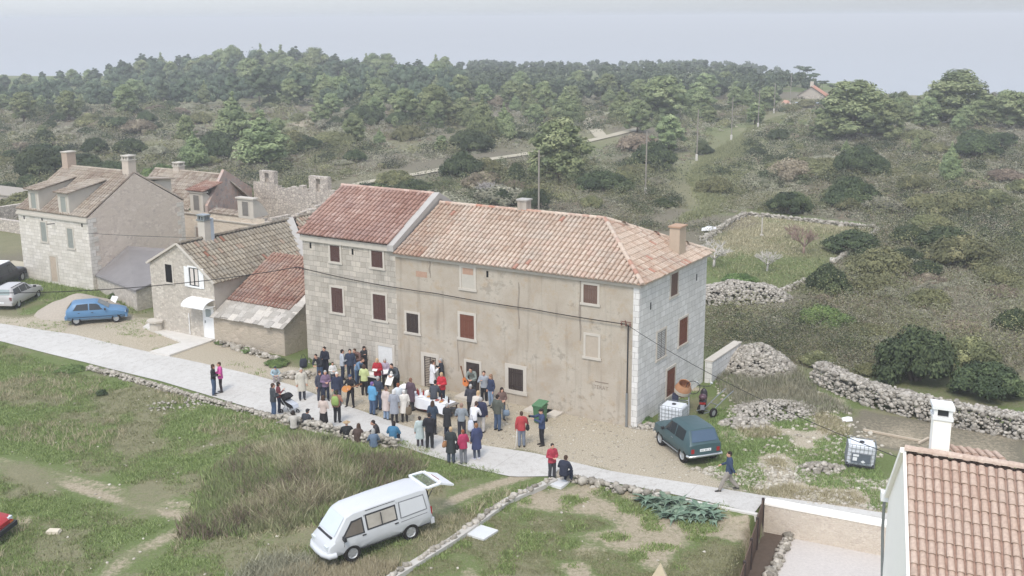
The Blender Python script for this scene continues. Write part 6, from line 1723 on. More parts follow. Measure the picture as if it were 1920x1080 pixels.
def top_mesh(pose, sex, cut):
    key = ('top', pose, sex, cut)
    if key in _pcache: return _pcache[key]
    J, _ = body_meshes(pose, sex); T = MB()
    puff = dict(jacket=.022, sweater=.01, coat=.028, puffer=.038)[cut]
    torso(T, J, puff, wide=1.02)
    for k in 'lr': limb(T, J['sho' + k], J['elb' + k], J['wri' + k] * .95 + J['elb' + k] * .05, .056 + puff * .6, .046 + puff * .6, .036 + puff * .5)
    pel = J['pel']
    low = {'jacket': .1, 'sweater': .06, 'coat': .42, 'puffer': .12}[cut]
    if pose == 'sit':
        T.tube([pel + arr(0, 0, .05), pel + arr(0, .02, -.04)], [.19 + puff * .5, .18 + puff * .5], 14, ell=[.75, .75])
    else:
        T.tube([J['wai'], pel, pel - arr(0, 0, low)], [.155 + puff, .172 + puff, .168 + puff + low * .1], 14, ell=[.72, .72, .74])
    n = J['nec']; T.tube([n - arr(0, 0, .08), n + arr(0, .0, .015)], [.09, .078], 12)
    me = remesh(T, 'top_garment', .02, [WHITEP]); _pcache[key] = me
    return me
def leg_mesh(pose, sex, cut):
    key = ('leg', pose, sex, cut)
    if key in _pcache: return _pcache[key]
    J, _ = body_meshes(pose, sex); T = MB()
    T.tube([J['pel'] + arr(0, 0, .1), J['pel'], J['pel'] - arr(0, 0, .07)], [.148, .166, .13], 14, ell=[.7, .7, .75])
    w = .012 if cut == 'slim' else .024
    for k in 'lr': limb(T, J['hip' + k], J['kne' + k], J['ank' + k] + arr(0, 0, .03), .09 + w * .5, .056 + w, .044 + w)
    if cut == 'skirt' and pose != 'sit': T.tube([J['pel'] + arr(0, 0, .05), J['pel'] - arr(0, 0, .2), J['pel'] - arr(0, 0, .5)], [.165, .19, .22], 14, ell=[.72, .8, .85])
    me = remesh(T, 'trousers', .02, [WHITEP]); _pcache[key] = me
    return me
def shoe_mesh(pose, sex):
    key = ('shoe', pose, sex)
    if key in _pcache: return _pcache[key]
    J, _ = body_meshes(pose, sex); T = MB()
    for k, s in (('l', -1), ('r', 1)):
        a = J['ank' + k].copy(); z = a[2] - .08
        T.tube([arr(a[0], a[1] - .06, z + .045), arr(a[0], a[1] + .03, z + .05), arr(a[0] + s * .02, a[1] + .14, z + .035), arr(a[0] + s * .025, a[1] + .19, z + .028)], [.038, .046, .043, .024], 8, ell=[1, .95, .7, .7])
        T.tube([arr(a[0], a[1], z + .05), arr(a[0], a[1], z + .11)], [.045, .046], 8)
    me = T.mesh('shoes', [WHITEP], True); _pcache[key] = me
    return me
def hair_mesh(pose, sex, style):
    key = ('hair', pose, sex, style)
    if key in _pcache: return _pcache[key]
    J, _ = body_meshes(pose, sex); h = J['hea']; T = MB()
    if style in ('short', 'crop', 'grey'):
        T.ell(h + arr(0, -.022, .045), (.084, .098, .098), 14, 9); T.ell(h + arr(0, -.05, -.01), (.074, .06, .07), 12, 8)
    elif style == 'long':
        T.ell(h + arr(0, -.02, .042), (.09, .102, .102), 14, 9); T.tube([h + arr(0, -.05, .02), h + arr(0, -.085, -.1), h + arr(0, -.09, -.25)], [.088, .092, .06], 12, ell=[.75, .6, .5])
        for s in (-1, 1): T.tube([h + arr(s * .07, -.02, .02), h + arr(s * .085, -.01, -.1), h + arr(s * .085, .0, -.18)], [.03, .032, .02], 8)
    elif style == 'bob':
        T.ell(h + arr(0, -.022, .04), (.092, .104, .106), 14, 9); T.tube([h + arr(0, -.04, .03), h + arr(0, -.06, -.1)], [.094, .088], 12, ell=[.85, .75])
    elif style == 'cap':
        T.ell(h + arr(0, -.01, .06), (.088, .104, .082), 14, 9); T.tube([h + arr(0, .07, .06), h + arr(0, .16, .05)], [.07, .05], 10, ell=[.18, .12]); T.ell(h + arr(0, -.05, -.01), (.074, .06, .06), 12, 8)
    elif style == 'hat':
        T.ell(h + arr(0, -.01, .07), (.09, .104, .075), 14, 9); T.tube([h + arr(0, 0, .05), h + arr(0, 0, .065)], [.2, .17], 16)
    elif style == 'beanie':
        T.ell(h + arr(0, -.015, .055), (.092, .106, .098), 14, 9)
    me = remesh(T, 'hair', .013, [WHITEP]); _pcache[key] = me
    return me
_cloth = {}
def cloth(col, knit=False):
    k = tuple(col)
    if k in _cloth: return _cloth[k]
    t = NT('fabric', .85, .15); o = t.obj()
    m_ = sum(col) / 3; c = srgb(*[m_ + (x - m_) * .84 for x in col])
    n_ = t.noise(t.scaled(o, (1, 1, .55)), 9, 4, .65)
    q = t.mix(n_, [x * .7 for x in c], [min(1, x * 1.22) for x in c])
    t.bump(t.noise(o, 14, 3, .6), .5, .02)
    _cloth[k] = t.out(q)
    return _cloth[k]
def recolour(o, mat):
    o.material_slots[0].link = 'OBJECT'; o.material_slots[0].material = mat
def person(px, py, face, pose, cut, top, leg, bottom, hair, haircol, label, h=1.72, sex='m', shoes=(60, 56, 54), z=None, group='people at the gathering', loc=None):
    p = np.array(loc, float) if loc is not None else G(px, py)
    if z is not None: p[2] += z
    r_ = empty('person', tuple(p), R(face), label, 'person', group)
    s = h / 1.75
    r_.scale = (s * rnd.uniform(1.0, 1.08), s * rnd.uniform(1.0, 1.08), s)
    J, me = body_meshes(pose, sex)
    link('body', me, r_)
    recolour(link('coat' if cut == 'coat' else 'jacket', top_mesh(pose, sex, cut), r_), cloth(top))
    recolour(link('skirt' if leg == 'skirt' else 'trousers', leg_mesh(pose, sex, leg), r_), cloth(bottom))
    recolour(link('shoes', shoe_mesh(pose, sex), r_), cloth(shoes))
    if hair: recolour(link({'cap': 'cap', 'hat': 'hat', 'beanie': 'beanie'}.get(hair, 'hair'), hair_mesh(pose, sex, hair), r_), cloth(haircol))
    return r_
NAVY, BLK, GREY, JEAN, LJEAN = (44, 52, 72), (46, 45, 48), (140, 142, 144), (72, 92, 122), (132, 154, 182)
BRN, BLOND, DKB, GRY, WHT, RED = (82, 62, 50), (196, 164, 120), (54, 44, 40), (170, 168, 164), (214, 212, 208), (150, 82, 52)
PEOPLE = [
 (402, 741, 270, 'hold', 'sweater', (50, 50, 52), 'reg', JEAN, 'bob', BRN, 'brown haired person in black top and jeans facing the one in bright pink', 1.7, 'f'),
 (415, 736, 110, 'hold', 'jacket', (214, 78, 158), 'slim', (56, 46, 48), 'short', BRN, 'person in a bright pink top alone with one other on the road', 1.68, 'f'),
 (514, 783, 300, 'hold', 'jacket', (70, 74, 80), 'reg', JEAN, 'short', BRN, 'man in dark grey jacket and blue jeans beside the pushchair', 1.78, 'm'),
 (524, 774, 290, 'hold', 'sweater', (124, 60, 66), 'slim', NAVY, 'bob', DKB, 'person in dark red behind the man at the pushchair', 1.62, 'f'),
 (567, 750, 200, 'stand', 'coat', (200, 194, 178), 'reg', (64, 66, 74), 'short', GRY, 'old man in a beige coat standing alone left of the crowd', 1.74, 'm'),
 (611, 709, 150, 'hold', 'coat', (44, 46, 58), 'reg', BLK, 'short', DKB, 'tall man in a black coat before the green shrub at the wall', 1.8, 'm'),
 (601, 714, 160, 'lean', 'jacket', (52, 54, 60), 'reg', JEAN, 'short', DKB, 'person in black jacket and jeans bending behind the tall black coat', 1.72, 'm'),
 (625, 722, 200, 'hold', 'sweater', (214, 212, 208), 'slim', NAVY, 'short', DKB, 'child in a white shirt in front of the tall black coated man', 1.3, 'm'),
 (643, 712, 290, 'hold', 'jacket', (176, 182, 190), 'reg', NAVY, 'short', DKB, 'person in light grey blue jacket facing right near the wall', 1.72, 'm'),
 (658, 712, 185, 'hold', 'jacket', (56, 66, 88), 'reg', NAVY, 'short', DKB, 'man in open navy jacket over a pale shirt near the wall', 1.75, 'm'),
 (675, 704, 150, 'lean', 'jacket', (122, 92, 84), 'reg', (70, 76, 90), 'short', BRN, 'person in brown check leaning on the plastered wall', 1.75, 'm'),
 (684, 703, 210, 'hold', 'jacket', (58, 58, 60), 'reg', BLK, 'bob', DKB, 'person in black just right of the brown checked one', 1.66, 'f'),
 (670, 722, 250, 'lean', 'sweater', (104, 134, 164), 'reg', JEAN, 'short', BRN, 'person in mid blue bending over beside the lime green jacket', 1.66, 'f'),
 (684, 741, 350, 'hold', 'jacket', (196, 206, 138), 'reg', BLK, 'bob', BRN, 'person seen from behind in a lime green jacket', 1.68, 'f'),
 (709, 730, 170, 'hold', 'puffer', (186, 40, 52), 'reg', NAVY, 'long', BLOND, 'long haired blonde in a red jacket singing by the blocked door', 1.72, 'f'),
 (723, 728, 190, 'hold', 'jacket', (176, 160, 178), 'reg', BLK, 'bob', GRY, 'grey haired person in pale lilac right of the red blonde', 1.66, 'f'),
 (744, 735, 150, 'lean', 'jacket', (78, 84, 90), 'reg', BLK, 'short', DKB, 'man in dark grey jacket stooping over a white sheet of paper', 1.78, 'm'),
 (634, 760, 190, 'hold', 'jacket', (54, 60, 82), 'reg', (72, 78, 94), 'short', WHT, 'white haired man in navy left of the guitar player', 1.78, 'm'),
 (612, 752, 200, 'hold', 'jacket', (128, 104, 130), 'reg', NAVY, 'short', GRY, 'grey haired person in purple top and white collar', 1.66, 'f'),
 (601, 752, 220, 'stand', 'jacket', (72, 74, 88), 'reg', (66, 70, 84), 'bob', BRN, 'person in slate blue at the left rim of the crowd', 1.64, 'f'),
 (659, 764, 165, 'guitar', 'sweater', (44, 42, 46), 'slim', (40, 38, 42), 'cap', (64, 82, 110), 'guitar player in black with a blue cap', 1.76, 'm'),
 (608, 806, 340, 'hold', 'sweater', (206, 186, 174), 'skirt', (48, 44, 44), 'bob', BRN, 'person in cream top and long black skirt seen from behind', 1.7, 'f'),
 (633, 793, 350, 'hold', 'sweater', (176, 122, 100), 'reg', BLK, 'bob', DKB, 'person carrying a lime green rucksack over a terracotta top', 1.68, 'f'),
 (699, 778, 320, 'hold', 'puffer', (86, 156, 200), 'reg', JEAN, 'short', (120, 92, 150), 'person in a sky blue anorak with a purple hood', 1.72, 'f'),
 (710, 768, 330, 'hold', 'jacket', (60, 68, 84), 'reg', JEAN, 'short', GRY, 'grey haired man in dark navy behind the sky blue anorak', 1.76, 'm'),
 (725, 787, 320, 'hold', 'coat', (200, 184, 176), 'reg', LJEAN, 'short', (130, 104, 84), 'person in a pinkish beige coat and jeans', 1.7, 'f'),
 (740, 793, 350, 'hold', 'coat', (150, 154, 164), 'slim', BLK, 'bob', WHT, 'white haired person in a grey wool coat from behind', 1.7, 'f'),
 (748, 776, 10, 'hold', 'jacket', (206, 214, 220), 'slim', GREY, 'short', RED, 'red haired person in a white jacket', 1.6, 'f'),
 (759, 791, 20, 'hold', 'coat', (220, 214, 204), 'slim', (54, 50, 48), 'short', WHT, 'white haired person in an ivory jacket with a khaki bag', 1.64, 'f'),
 (771, 770, 330, 'hold', 'coat', (96, 78, 88), 'reg', (54, 52, 56), 'short', (132, 92, 72), 'person in a plum brown coat at the left end of the buffet table', 1.72, 'f'),
 (788, 839, 10, 'hold', 'coat', (178, 192, 190), 'slim', (66, 56, 62), 'short', DKB, 'small person in a mint coat and dark leggings, white shoes', 1.5, 'f', (206, 206, 208)),
 (806, 842, 355, 'hold', 'jacket', (46, 46, 52), 'reg', (46, 46, 48), 'short', DKB, 'man all in black seen from behind next to the mint coat', 1.74, 'm', (170, 168, 166)),
 (812, 815, 350, 'hold', 'jacket', (58, 72, 90), 'reg', BLK, 'long', BRN, 'brown haired person in dark teal behind the man in black', 1.68, 'f'),
 (814, 775, 350, 'lean', 'jacket', (72, 76, 84), 'reg', BLK, 'short', DKB, 'person in dark jacket with a pale hood reaching over the buffet table', 1.72, 'm'),
 (829, 757, 160, 'hold', 'puffer', (206, 44, 56), 'reg', NAVY, 'bob', BLOND, 'blonde in a bright red jacket behind the buffet table', 1.68, 'f'),
 (812, 735, 290, 'hold', 'coat', (222, 222, 224), 'reg', NAVY, 'short', BRN, 'person in a white coat by the slatted door', 1.74, 'f'),
 (828, 732, 100, 'talk', 'jacket', (48, 52, 62), 'reg', BLK, 'short', GRY, 'grey haired man in black jacket by the slatted door', 1.78, 'm'),
 (839, 818, 320, 'hold', 'coat', (52, 52, 54), 'reg', NAVY, 'short', GRY, 'grey haired person in a black coat between the buffet and the road', 1.64, 'f'),
 (866, 822, 355, 'hold', 'sweater', (138, 146, 152), 'reg', (58, 58, 66), 'short', (156, 126, 108), 'man in a plain grey sweater seen from behind', 1.74, 'm'),
 (888, 818, 340, 'lean', 'jacket', (222, 222, 226), 'slim', NAVY, 'short', BRN, 'person in a bright white jacket bending forward', 1.7, 'm'),
 (890, 794, 330, 'lean', 'jacket', (202, 192, 180), 'reg', (150, 140, 130), 'bob', BLOND, 'blonde in a beige jacket beside the navy jacket', 1.66, 'f'),
 (902, 811, 345, 'hold', 'puffer', (54, 58, 84), 'reg', (196, 192, 188), 'short', GRY, 'grey haired man in a navy jacket and pale trousers', 1.76, 'm'),
 (887, 742, 165, 'lean', 'jacket', (132, 142, 136), 'reg', (60, 60, 64), 'short', DKB, 'man in grey green jacket before the dark doorway with an orange guitar', 1.76, 'm'),
 (908, 757, 170, 'hold', 'sweater', (158, 164, 172), 'reg', (44, 44, 48), 'short', BRN, 'man in grey shirt and black trousers right of the dark doorway', 1.76, 'm'),
 (921, 763, 130, 'hold', 'sweater', (56, 66, 94), 'slim', LJEAN, 'long', (150, 116, 88), 'long haired person in navy blouse and light jeans', 1.74, 'f'),
 (883, 782, 350, 'hold', 'jacket', (66, 66, 76), 'reg', BLK, 'short', GRY, 'grey haired person in dark jacket below the dark doorway', 1.7, 'm'),
 (933, 807, 320, 'hold', 'jacket', (92, 96, 86), 'reg', JEAN, 'short', DKB, 'man in an olive jacket and blue jeans', 1.8, 'm'),
 (941, 788, 200, 'hold', 'jacket', (120, 96, 88), 'reg', (104, 120, 138), 'long', DKB, 'dark haired person half hidden behind the olive jacket', 1.7, 'f'),
 (846, 868, 350, 'hold', 'coat', (58, 64, 64), 'reg', (76, 86, 98), 'short', BLOND, 'blonde in a dark green coat with a brown shoulder bag', 1.68, 'f'),
 (869, 870, 20, 'talk', 'puffer', (186, 52, 92), 'reg', (120, 122, 126), 'short', RED, 'person in a crimson jacket and grey trousers at the road edge', 1.6, 'f'),
 (894, 861, 30, 'stand', 'coat', (66, 74, 112), 'slim', (76, 82, 98), 'short', (150, 104, 70), 'person in a long navy blue coat at the road edge', 1.7, 'f', (190, 190, 206)),
 (978, 838, 5, 'hold', 'jacket', (186, 62, 66), 'reg', (118, 126, 140), 'crop', BRN, 'man in a red jacket with grey shoulders, walking stick and shoulder bag', 1.72, 'm'),
 (1016, 835, 110, 'photo', 'jacket', (60, 74, 108), 'slim', (44, 44, 50), 'cap', DKB, 'man in a blue jacket raising a camera by the green bin', 1.78, 'm'),
 (1035, 899, 200, 'hold', 'jacket', (182, 58, 74), 'reg', (70, 70, 76), 'short', DKB, 'person in a red jacket behind the corner of the garden wall', 1.64, 'f'),
 (1366, 921, 90, 'walk', 'jacket', (58, 74, 102), 'reg', (150, 142, 132), 'short', DKB, 'man in navy jacket and khaki trousers walking alone on the road', 1.76, 'm'),
]
_alt = ['hold', 'stand', 'hold', 'talk', 'stand', 'hold', 'talk', 'hold']
for _i, q in enumerate(PEOPLE):
    if q[3] == 'hold' and q[0] not in (402, 415, 709, 866): q = (*q[:3], _alt[_i % 8], *q[4:])
    person(*q[:10], q[10], q[11], q[12], q[13] if len(q) > 13 else (60, 56, 54))
def sit_at(px, py, z): 
    p = P(px, py, z); return (p[0], p[1], z - .45)
SEATED = [
 (516, 703, .35, 200, 'jacket', (158, 182, 192), 'reg', (150, 140, 140), 'cap', (46, 52, 70), 'child in a light blue jacket and navy cap sitting on the verge', 1.35, 'm'),
 (551, 801, .42, 10, 'sweater', (184, 178, 168), 'slim', BLK, 'bob', DKB, 'person in a pale oatmeal cardigan sitting on the wall by the pushchair', 1.68, 'f'),
 (573, 797, .42, 330, 'jacket', (62, 64, 72), 'reg', NAVY, 'cap', BLK, 'person in charcoal sitting right of the oatmeal cardigan', 1.66, 'm'),
 (584, 799, .35, 330, 'sweater', (196, 108, 88), 'slim', NAVY, 'bob', BRN, 'small child in coral sitting beside the charcoal jacket', 1.15, 'f'),
 (651, 822, .55, 10, 'jacket', (46, 46, 48), 'reg', BLK, 'hat', (178, 150, 112), 'person in black with a straw hat sitting on the low wall', 1.7, 'm'),
 (671, 827, .55, 350, 'jacket', (84, 68, 60), 'reg', BLK, 'long', BRN, 'person with long brown hair sitting on the low wall', 1.7, 'f'),
 (708, 818, .45, 100, 'jacket', (64, 58, 58), 'reg', BLK, 'short', DKB, 'man in dark brown sitting sideways on the low wall', 1.72, 'm'),
 (701, 836, .55, 10, 'sweater', (96, 116, 138), 'reg', JEAN, 'bob', GRY, 'grey haired person in dusty blue sitting deepest in the dry grass', 1.66, 'f'),
 (737, 824, .5, 350, 'puffer', (62, 118, 154), 'reg', NAVY, 'bob', DKB, 'person in a teal blue jacket at the right end of the low wall', 1.74, 'm'),
 (1057, 890, .42, 330, 'puffer', (52, 56, 72), 'reg', NAVY, 'short', BRN, 'man in navy vest and grey sleeves sitting at the garden wall corner', 1.74, 'm'),
]
for (px, py, z, face, cut, top, leg, bot, hair, hc, lab, h, sex) in SEATED:
    person(0, 0, face, 'sit', cut, top, leg, bot, hair, hc, lab, h, sex, loc=sit_at(px, py, z))
# ------------------------------------------------------------- things people carry or stand by
def guitar(loc, rot, label, col=(206, 142, 84)):
    o = empty('guitar', tuple(loc), 0, label, 'guitar'); o.rotation_euler = rot
    m = MB(); pts = []
    for k in range(28):
        a = 2 * math.pi * k / 28; x = .25 * math.cos(a)
        w = .185 if x < 0 else .145
        y = w * math.sin(a) * (1 - .22 * math.exp(-((x - .03) / .07) ** 2))
        pts.append((x, y))
    n_ = len(pts)
    m.add([(x, -.045, y) for x, y in pts] + [(x, .045, y) for x, y in pts], [tuple(range(n_)), tuple(range(n_, 2 * n_))[::-1]] + [(k, n_ + k, n_ + (k + 1) % n_, (k + 1) % n_) for k in range(n_)])
    m.build('sound_box', plain('guitar_wood%d' % col[0], srgb(*col), .35, .4, .15, 6), o)
    m = MB(); m.box(.23, .72, .045, .06, -.028, .028); m.box(.72, .88, .035, .055, -.042, .042); m.build('neck', plain('guitar_neck', srgb(120, 84, 58), .5), o)
    m = MB(); m.lathe([(0, .0465), (.05, .047), (.05, .046)], 14, 'y', (.04, 0, 0)); m.build('sound_hole', BLACK, o)
    return o
p = G(659, 764); f = R(165)
def front_of(px, py, face, sx, sy, z):
    p = G(px, py); c, s = math.cos(R(face)), math.sin(R(face))
    return (p[0] + c * sx - s * sy, p[1] + s * sx + c * sy, p[2] + z)
guitar(front_of(659, 764, 165, .12, .24, 1.07), (0, R(-14), R(165) + math.pi), 'honey coloured guitar held by the player in the blue cap').rotation_euler = (0, R(-20), R(165 + 180))
guitar(front_of(887, 742, 165, .35, .18, .8), (0, R(-75), R(160)), 'orange guitar standing beside the man at the dark doorway', (214, 128, 74))
def bag(loc, face, label, col, w=.17, d=.09, h=.26, name='shoulder_bag', cat='bag', strap=True):
    o = empty(name, tuple(loc), R(face), label, cat)
    m = MB(); m.tube([(0, 0, -h / 2), (0, 0, -h * .3), (0, 0, h * .3), (0, 0, h / 2)], [w * .75, w, w * .9, w * .6], 12, ell=[.5, .55, .5, .4]); m.build('pouch', cloth(col), o, True)
    if strap: m = MB(); m.tube([(-w * .7, 0, h * .4), (-.05, 0, h * .4 + .3), (.05, 0, h * .4 + .3), (w * .7, 0, h * .4)], .012, 5); m.build('strap', cloth(tuple(int(c * .7) for c in col)), o)
    return o
bag(front_of(633, 793, 350, -.0, -.24, 1.2), 350, 'lime green rucksack on the back of the terracotta top', (150, 176, 92), .19, .12, .46, 'rucksack', 'rucksack')
bag(front_of(846, 868, 350, -.26, -.08, .9), 60, 'brown shoulder bag at the hip of the dark green coat', (178, 126, 84))
bag(front_of(869, 870, 20, -.27, .05, .85), 100, 'black handbag beside the crimson jacket', BLK)
bag(front_of(978, 838, 5, .28, .0, .95), 90, 'black shoulder bag of the man in red and grey', BLK)
bag(front_of(759, 791, 20, .16, -.2, .62), 20, 'khaki bag hanging from the ivory jacket', (118, 104, 84), .16, .1, .4)
bag(front_of(941, 788, 200, -.15, .25, .45), 0, 'blue cloth bag held low beside the olive jacket', (122, 142, 164), .16, .09, .3)
bag(front_of(908, 757, 170, -.4, .0, .8), 0, 'white plastic bag by the dark doorway', (214, 214, 216), .16, .1, .26)
bag(front_of(866, 822, 355, .42, .05, .62), 0, 'long white bag between the grey sweater and the white jacket', (206, 212, 226), .15, .08, .55)
p = G(566, 690); o = bag((p[0] + .1, p[1], p[2] + .3), 30, 'black bag propped on the pale stones by the old man in beige', (58, 62, 74), .24, .12, .5)
m = MB(); q = front_of(978, 838, 5, -.26, .06, 0); m.tube([(0, 0, 0), (.05, -.02, .88)], .012, 6); tag(m.build('walking_stick', WHITEP, None, loc=q), 'white walking stick of the man in red and grey', 'stick')
def sheet(loc, face, label, w=.3, h=.42, tilt=60):
    m = MB(); m.obox((0, 0, 0), (1, 0, 0), (0, math.cos(R(tilt)), math.sin(R(tilt))), (0, -math.sin(R(tilt)), math.cos(R(tilt))), w / 2, h / 2, .003)
    o = m.build('paper_sheet', plain('white_paper', srgb(228, 226, 220)), None, loc=tuple(loc)); o.rotation_euler = (0, 0, R(face)); tag(o, label, 'paper')
sheet(front_of(744, 735, 150, .0, .6, .85), 150, 'large white sheet held by the man in the dark grey jacket', .4, .6, -55)
sheet(front_of(723, 728, 190, -.1, .4, 1.05), 190, 'folded white sheet before the grey haired person in lilac', .42, .26, -35)
sheet(front_of(709, 730, 170, .05, .32, 1.18), 170, 'small white song sheet held by the red jacketed blonde', .26, .18, -20)
m = MB(); m.obox((0, 0, 0), (1, 0, 0), (0, 1, 0), (0, 0, 1), .06, .03, .04); m.lathe([(0, .03), (.025, .03), (.025, .07), (0, .07)], 10, 'y'); o = m.build('camera', BLACK, None, loc=front_of(1016, 835, 110, .1, .58, 1.46)); o.rotation_euler = (0, 0, R(110)); tag(o, 'small black camera held out by the man in blue', 'camera')
# pushchair
p = G(543, 774); o = empty('pushchair', tuple(p), R(-35), 'black pushchair with its hood up and a pale blanket, on the road', 'pushchair')
for x, y in ((-.3, -.25), (-.3, .25), (.38, -.2), (.38, .2)):
    m = MB(); m.lathe([(.07, -.02), (.1, -.025), (.11, 0), (.1, .025), (.07, .02), (.07, -.02)], 12, 'y', (x, y, .11)); m.build('wheel', TYRE, o)
m = MB()
for y in (-.25, .25): m.tube([(.38, y * .8, .12), (-.1, y, .55), (-.55, y, 1.0)], .016, 6); m.tube([(-.3, y, .12), (.0, y, .45)], .016, 6)
m.tube([(-.55, -.25, 1.0), (-.55, .25, 1.0)], .02, 6); m.build('frame', METAL, o)
m = MB(); m.add([(-.3, -.22, .45), (.4, -.2, .35), (.4, .2, .35), (-.3, .22, .45), (-.4, -.24, .75), (.42, -.22, .5), (.42, .22, .5), (-.4, .24, .75)], [(3, 2, 1, 0), (0, 1, 5, 4), (1, 2, 6, 5), (2, 3, 7, 6), (3, 0, 4, 7)]); m.build('seat', cloth(BLK), o)
m = MB()
for k in range(8):
    a0, a1 = R(150 - k * 14), R(150 - (k + 1) * 14)
    r0 = .36
    m.add([(-.2 + r0 * math.cos(a0), -.24, .62 + r0 * math.sin(a0)), (-.2 + r0 * math.cos(a0), .24, .62 + r0 * math.sin(a0)), (-.2 + r0 * math.cos(a1), .24, .62 + r0 * math.sin(a1)), (-.2 + r0 * math.cos(a1), -.24, .62 + r0 * math.sin(a1))], [(0, 1, 2, 3)])
    for y in (-.24, .24): m.add([(-.2, y, .62), (-.2 + r0 * math.cos(a0), y, .62 + r0 * math.sin(a0)), (-.2 + r0 * math.cos(a1), y, .62 + r0 * math.sin(a1))], [(0, 1, 2)])
m.build('hood', cloth(BLK), o)
m = MB(); m.add([(-.1, -.2, .66), (.42, -.2, .52), (.42, .2, .52), (-.1, .2, .66), (.5, -.18, .36), (.5, .18, .36)], [(0, 1, 2, 3), (1, 4, 5, 2)]); tag(m.build('blanket', cloth((190, 196, 206)), None, loc=tuple(p)), 'pale grey blanket lying over the black pushchair', 'blanket').rotation_euler = (0, 0, R(-35))
# ------------------------------------------------------------- vegetation
PINE = leaf_mat('pine_needles', srgb(90, 104, 74), srgb(128, 140, 98), srgb(162, 170, 126), .3)
PINE_D = leaf_mat('dark_pine_needles', srgb(64, 78, 64), srgb(92, 106, 82), srgb(120, 132, 102), .3)
SHRUB_D = leaf_mat('dark_shrub_leaves', srgb(44, 54, 40), srgb(70, 82, 57), srgb(104, 115, 78), .3)
SHRUB_O = leaf_mat('olive_shrub_leaves', srgb(84, 88, 63), srgb(116, 118, 83), srgb(150, 149, 107), .3)
SHRUB_G = leaf_mat('grey_heath', srgb(114, 114, 95), srgb(146, 144, 123), srgb(178, 174, 152), .3)
SHRUB_B = leaf_mat('brown_heath', srgb(104, 93, 80), srgb(134, 122, 104), srgb(162, 149, 128), .3)
SHRUB_F = leaf_mat('fresh_green_leaves', srgb(72, 92, 54), srgb(102, 122, 72), srgb(134, 152, 92), .3)
BARK = plain('grey_bark', srgb(120, 108, 96), .9, .1, .2, 5)
def leaf_cloud(lumps, n, size, g, elong=1.4, inner=True, sky=.9):
    """leaf clumps (one quad each) over the shells of many lumps: V, F, tint"""
    L = np.array([(*c, *r) for c, r in lumps]); area = L[:, 3] * L[:, 4] + L[:, 4] * L[:, 5] + L[:, 3] * L[:, 5]
    k = g.choice(len(L), n, p=area / area.sum())
    d = g.normal(size=(n, 3)); d[:, 2] = np.where(d[:, 2] < -.35, -d[:, 2] * .6, d[:, 2]); d /= np.linalg.norm(d, axis=1)[:, None]
    rad = g.uniform(.72, 1.08, n)[:, None]
    c = L[k, :3] + d * L[k, 3:6] * rad
    nr = d + arr(0, 0, .35) + g.normal(0, .42, (n, 3)); nr /= np.linalg.norm(nr, axis=1)[:, None]
    t1 = np.cross(nr, g.normal(size=(n, 3))); t1 /= np.linalg.norm(t1, axis=1)[:, None] + 1e-9
    t2 = np.cross(nr, t1)
    s = (size * g.uniform(.55, 1.3, n))[:, None]
    V_ = np.stack([c - t1 * s * elong * .5, c + t2 * s * .36, c + t1 * s * elong * .5, c - t2 * s * .36], 1).reshape(-1, 3)
    F_ = np.arange(4 * n).reshape(n, 4)
    lt = g.normal(0, .2, len(L))
    tt = np.clip(.5 + lt[k] + g.normal(0, .1, n), 0, 1)
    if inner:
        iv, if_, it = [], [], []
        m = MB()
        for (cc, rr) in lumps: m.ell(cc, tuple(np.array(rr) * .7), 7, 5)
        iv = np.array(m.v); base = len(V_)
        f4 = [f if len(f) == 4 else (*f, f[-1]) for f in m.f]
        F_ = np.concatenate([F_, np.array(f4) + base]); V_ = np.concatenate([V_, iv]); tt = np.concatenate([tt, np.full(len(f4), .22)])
    return V_, F_, tt
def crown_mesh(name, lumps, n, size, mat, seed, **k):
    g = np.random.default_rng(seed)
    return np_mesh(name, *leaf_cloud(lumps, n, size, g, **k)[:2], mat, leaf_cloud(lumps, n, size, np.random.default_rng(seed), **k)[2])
def pine_lumps(g, h, kind):
    L = []
    if kind == 'cone':
        for k in range(24):
            f = (k + .5) / 24; z = h * (.1 + .82 * f); R_ = h * .34 * (1 - f ** 1.7) + .12; a = k * 2.4 + g.uniform(-.4, .4); o = R_ * g.uniform(.25, .6)
            q = R_ * g.uniform(.42, .62) + .1; L.append(((o * math.cos(a), o * math.sin(a), z), (q, q, q * g.uniform(.7, 1.0))))
        L.append(((0, 0, h * .97), (h * .035, h * .035, h * .09)))
    elif kind == 'round':
        for k in range(34):
            f = (k + .5) / 34; z = h * (.1 + .8 * f); R_ = h * .36 * math.sin(math.pi * min(1, .22 + .7 * f)) ; a = k * 2.4 + g.uniform(-.5, .5); o = R_ * g.uniform(.35, .95)
            q = h * g.uniform(.075, .13); L.append(((o * math.cos(a), o * math.sin(a), z), (q, q, q * g.uniform(.75, 1.05))))
        for k in range(5): L.append(((g.normal(0, .05) * h, g.normal(0, .05) * h, h * g.uniform(.3, .75)), (h * .19, h * .19, h * .16)))
    elif kind == 'tall':
        for k in range(18):
            f = (k + .5) / 18; z = h * (.3 + .66 * f); R_ = h * .2 * math.sin(math.pi * (.22 + .72 * f)) + .2; a = k * 2.4 + g.uniform(-.5, .5); o = R_ * g.uniform(.3, .9)
            q = R_ * g.uniform(.42, .7); L.append(((o * math.cos(a), o * math.sin(a), z), (q, q, q * .75)))
    else:  # umbrella
        for k in range(9): a = k * 2.4; f = math.sqrt((k + .5) / 9); q = h * g.uniform(.09, .14); L.append(((f * h * .3 * math.cos(a), f * h * .3 * math.sin(a), h * g.uniform(.78, .95)), (q * 1.2, q * 1.2, q * .5)))
    return L
